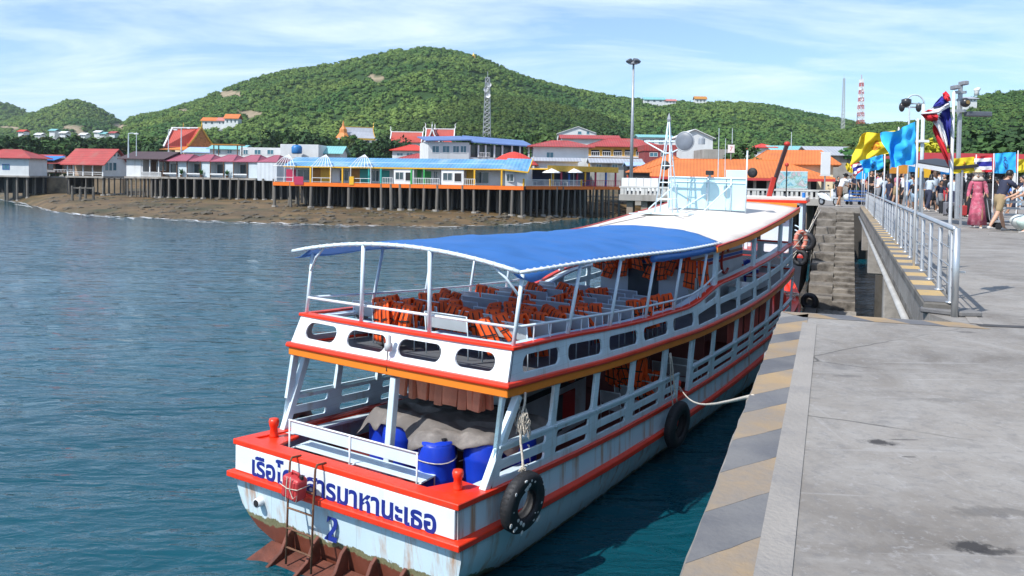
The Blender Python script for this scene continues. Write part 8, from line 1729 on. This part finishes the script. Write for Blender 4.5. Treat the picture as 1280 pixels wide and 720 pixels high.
# ---- baggage, scooter and trolleys
def suitcase(px, py, Y_, m, label, s_=1.0, rz=0):
    p = WZ(px, py, PIER); t = thing('suitcase', label, 'suitcase', p, rz); MB().box(-.22 * s_, .22 * s_, -.13 * s_, .13 * s_, .05, .62 * s_).build('shell', m, t, bevel=.04)
    MB().tube([(-.1, .1, .62 * s_), (-.1, .1, .95 * s_), (.1, .1, .95 * s_), (.1, .1, .62 * s_)], .012, 5).build('handle', GALV, t)
    for x in (-.17, .17):
        for y in (-.09, .09): MB().tube([(x * s_ - .015, y * s_, .03), (x * s_ + .015, y * s_, .03)], .03, 8).build('wheel', RUBBER, t)
SC = mat('black_case', (.018, .018, .022), .45, .2, 4)
suitcase(1173, 263, 0, SC, 'black rolling suitcase beside the brown haired woman'); suitcase(1180, 267, 0, SC, 'second black suitcase near the first flagpole'); suitcase(1186, 270, 0, mat('grey_case', (.16, .16, .18), .5), 'grey suitcase standing before the person bending over baggage'); suitcase(1203, 271, 0, mat('red_case', (.40, .03, .03), .5), 'small red suitcase among the black clothed people', .8)
def sack(px, py, r, m, label):
    p = WZ(px, py, PIER); mb = MB(); mb.grid(lambda u, v: Vector((r * (1 + .16 * noise.noise((cos(u * 6.283) * 2, sin(u * 6.283) * 2, v * 3 + px))) * sin(pi * (.05 + .93 * v) ** .8) * cos(u * 6.283), r * sin(pi * (.05 + .93 * v) ** .8) * sin(u * 6.283) * (1 + .12 * noise.noise((u * 9, v * 3, px))), r * 1.9 * (1 - v) ** .9)), 24, 14); o = mb.build('bag', m, None, smooth=True, loc=p); tag(o, label, 'bag')
PLB = mat('white_plastic_bag', (.62, .66, .64), .35, .1, 4, .5, 9); sack(1274, 289, .27, PLB, 'large white plastic bag at the right edge beside the trolley'); sack(1283, 291, .27, mat('pale_green_bag', (.50, .62, .56), .4, .1, 4, .5, 9), 'pale green tinted bag at the very right edge'); sack(1060, 254, .34, PLB, 'white bag on the ground between the bending man and the blue trolley'); sack(1192, 273, .28, CB, 'black holdall on the ground before the black clothed people')
def trolley(px, py, label, m, rz, L_=1.1):
    p = WZ(px, py, PIER); t = thing('trolley', label, 'trolley', p, rz); MB().box(-L_ / 2, L_ / 2, -.3, .3, .22, .28).build('platform', m, t, bevel=.01)
    for z in (.45, .65, .85): MB().box(-L_ / 2, L_ / 2, -.31, -.28, z, z + .07).build('slat', m, t)
    for x in (-L_ / 2, L_ / 2 - .05): MB().box(x, x + .05, -.31, -.27, .28, .95).build('post', m, t)
    for x in (-L_ * .35, L_ * .35):
        for y in (-.25, .25): MB().tube([(x, y - .03, .11), (x, y + .03, .11)], .11, 12).build('wheel', RUBBER, t)
    MB().tube([(-L_ / 2, .28, .28), (-L_ / 2 - .1, .28, .95), (-L_ / 2 - .1, -.28, .95), (-L_ / 2, -.28, .28)], .016, 5).build('handle', GALV, t)
trolley(1069, 256, 'blue slatted hand trolley at the far end of the railing', mat('cart_blue', (.02, .12, .40), .5), .1, 1.2); trolley(1262, 287, 'grey luggage trolley pushed by the man in khaki shorts', GALV, -.3, 1.0)
p = WZ(1036, 257, PIER); t = thing('motor_scooter', 'white and pale blue motor scooter parked at the stair head', 'scooter', p, radians(200))
WHS = mat('scooter_white', (.66, .70, .72), .3, .08, 4)
for y, nm in ((-.62, 'rear'), (.62, 'front')):
    mb = MB(); mb.tube([(0, y + .21 * cos(a), .26 + .21 * sin(a)) for a in np.linspace(0, 2 * pi, 21)[:-1]], .055, 8, closed=True); wv = mb.build('wheel', RUBBER, t, smooth=True); MB().tube([(-.03, y, .26), (.03, y, .26)], .15, 12).build('rim', GALV, wv)
mb = MB(); mb.rings([[Vector((x * w_, y, z0 + z * h_)) for x, z in ((-1, 0), (1, 0), (1, .7), (.6, 1), (-.6, 1), (-1, .7))] for y, w_, z0, h_ in ((-.95, .06, .62, .12), (-.6, .15, .45, .30), (-.2, .15, .36, .36), (.05, .13, .30, .12), (.30, .14, .30, .10))]); mb.build('body', WHS, t, bevel=.01)
mb = MB(); mb.rings([[Vector((x * w_, y + dy_, z)) for x, dy_ in ((-1, 0), (-.5, .07), (.5, .07), (1, 0), (.5, -.04), (-.5, -.04))] for y, w_, z in ((.36, .18, .30), (.40, .20, .62), (.34, .17, .95), (.30, .10, 1.02))]); mb.build('front_shield', WHS, t)
MB().box(-.14, .14, -.75, -.02, .80, .88).build('seat', RUBBER, t, bevel=.03); MB().tube([(-.32, .24, 1.02), (-.1, .33, 1.0), (.1, .33, 1.0), (.32, .24, 1.02)], .016, 6).build('handlebar', RUBBER, t)
mb = MB(); mb.ball((0, .40, .92), .085, 10, 8); mb.build('headlight', GLASS, t, smooth=True); MB().box(-.07, .07, .42, .82, .44, .50).build('mudguard', WHS, t, bevel=.02); MB().tube([(0, .36, .6), (0, .62, .26)], .03, 6).build('fork', GALV, t)
for s_ in (-1, 1): MB().tube([(s_ * .25, .27, 1.02), (s_ * .28, .25, 1.2)], .008, 5).build('mirror_stem', RUBBER, t); MB().box(s_ * .28 - .06, s_ * .28 + .06, .22, .24, 1.18, 1.27).build('mirror', GLASS, t)
# ---- shop sign lettering
for (t, zc) in text_later: text('lettering', '7', .8, Matrix.Translation((0, -.063, zc)) @ Matrix.Rotation(pi / 2, 4, 'X'), mat('sign_red', (.55, .03, .02), .5), t)
# ---------------------------------------------------------------- sea air
hm = bpy.data.materials.new('haze'); hm.use_nodes = True; t = hm.node_tree; t.nodes.clear(); pv = t.nodes.new('ShaderNodeVolumePrincipled'); pv.inputs['Color'].default_value = (.80, .90, 1, 1); pv.inputs['Density'].default_value = .00009; pv.inputs['Anisotropy'].default_value = .2
om = t.nodes.new('ShaderNodeOutputMaterial'); t.links.new(pv.outputs[0], om.inputs['Volume'])
MB().box(-4500, 4500, -4500, 4500, -4, 260).build('haze', hm, kind='stuff', label='thin pale sea haze over the bay')
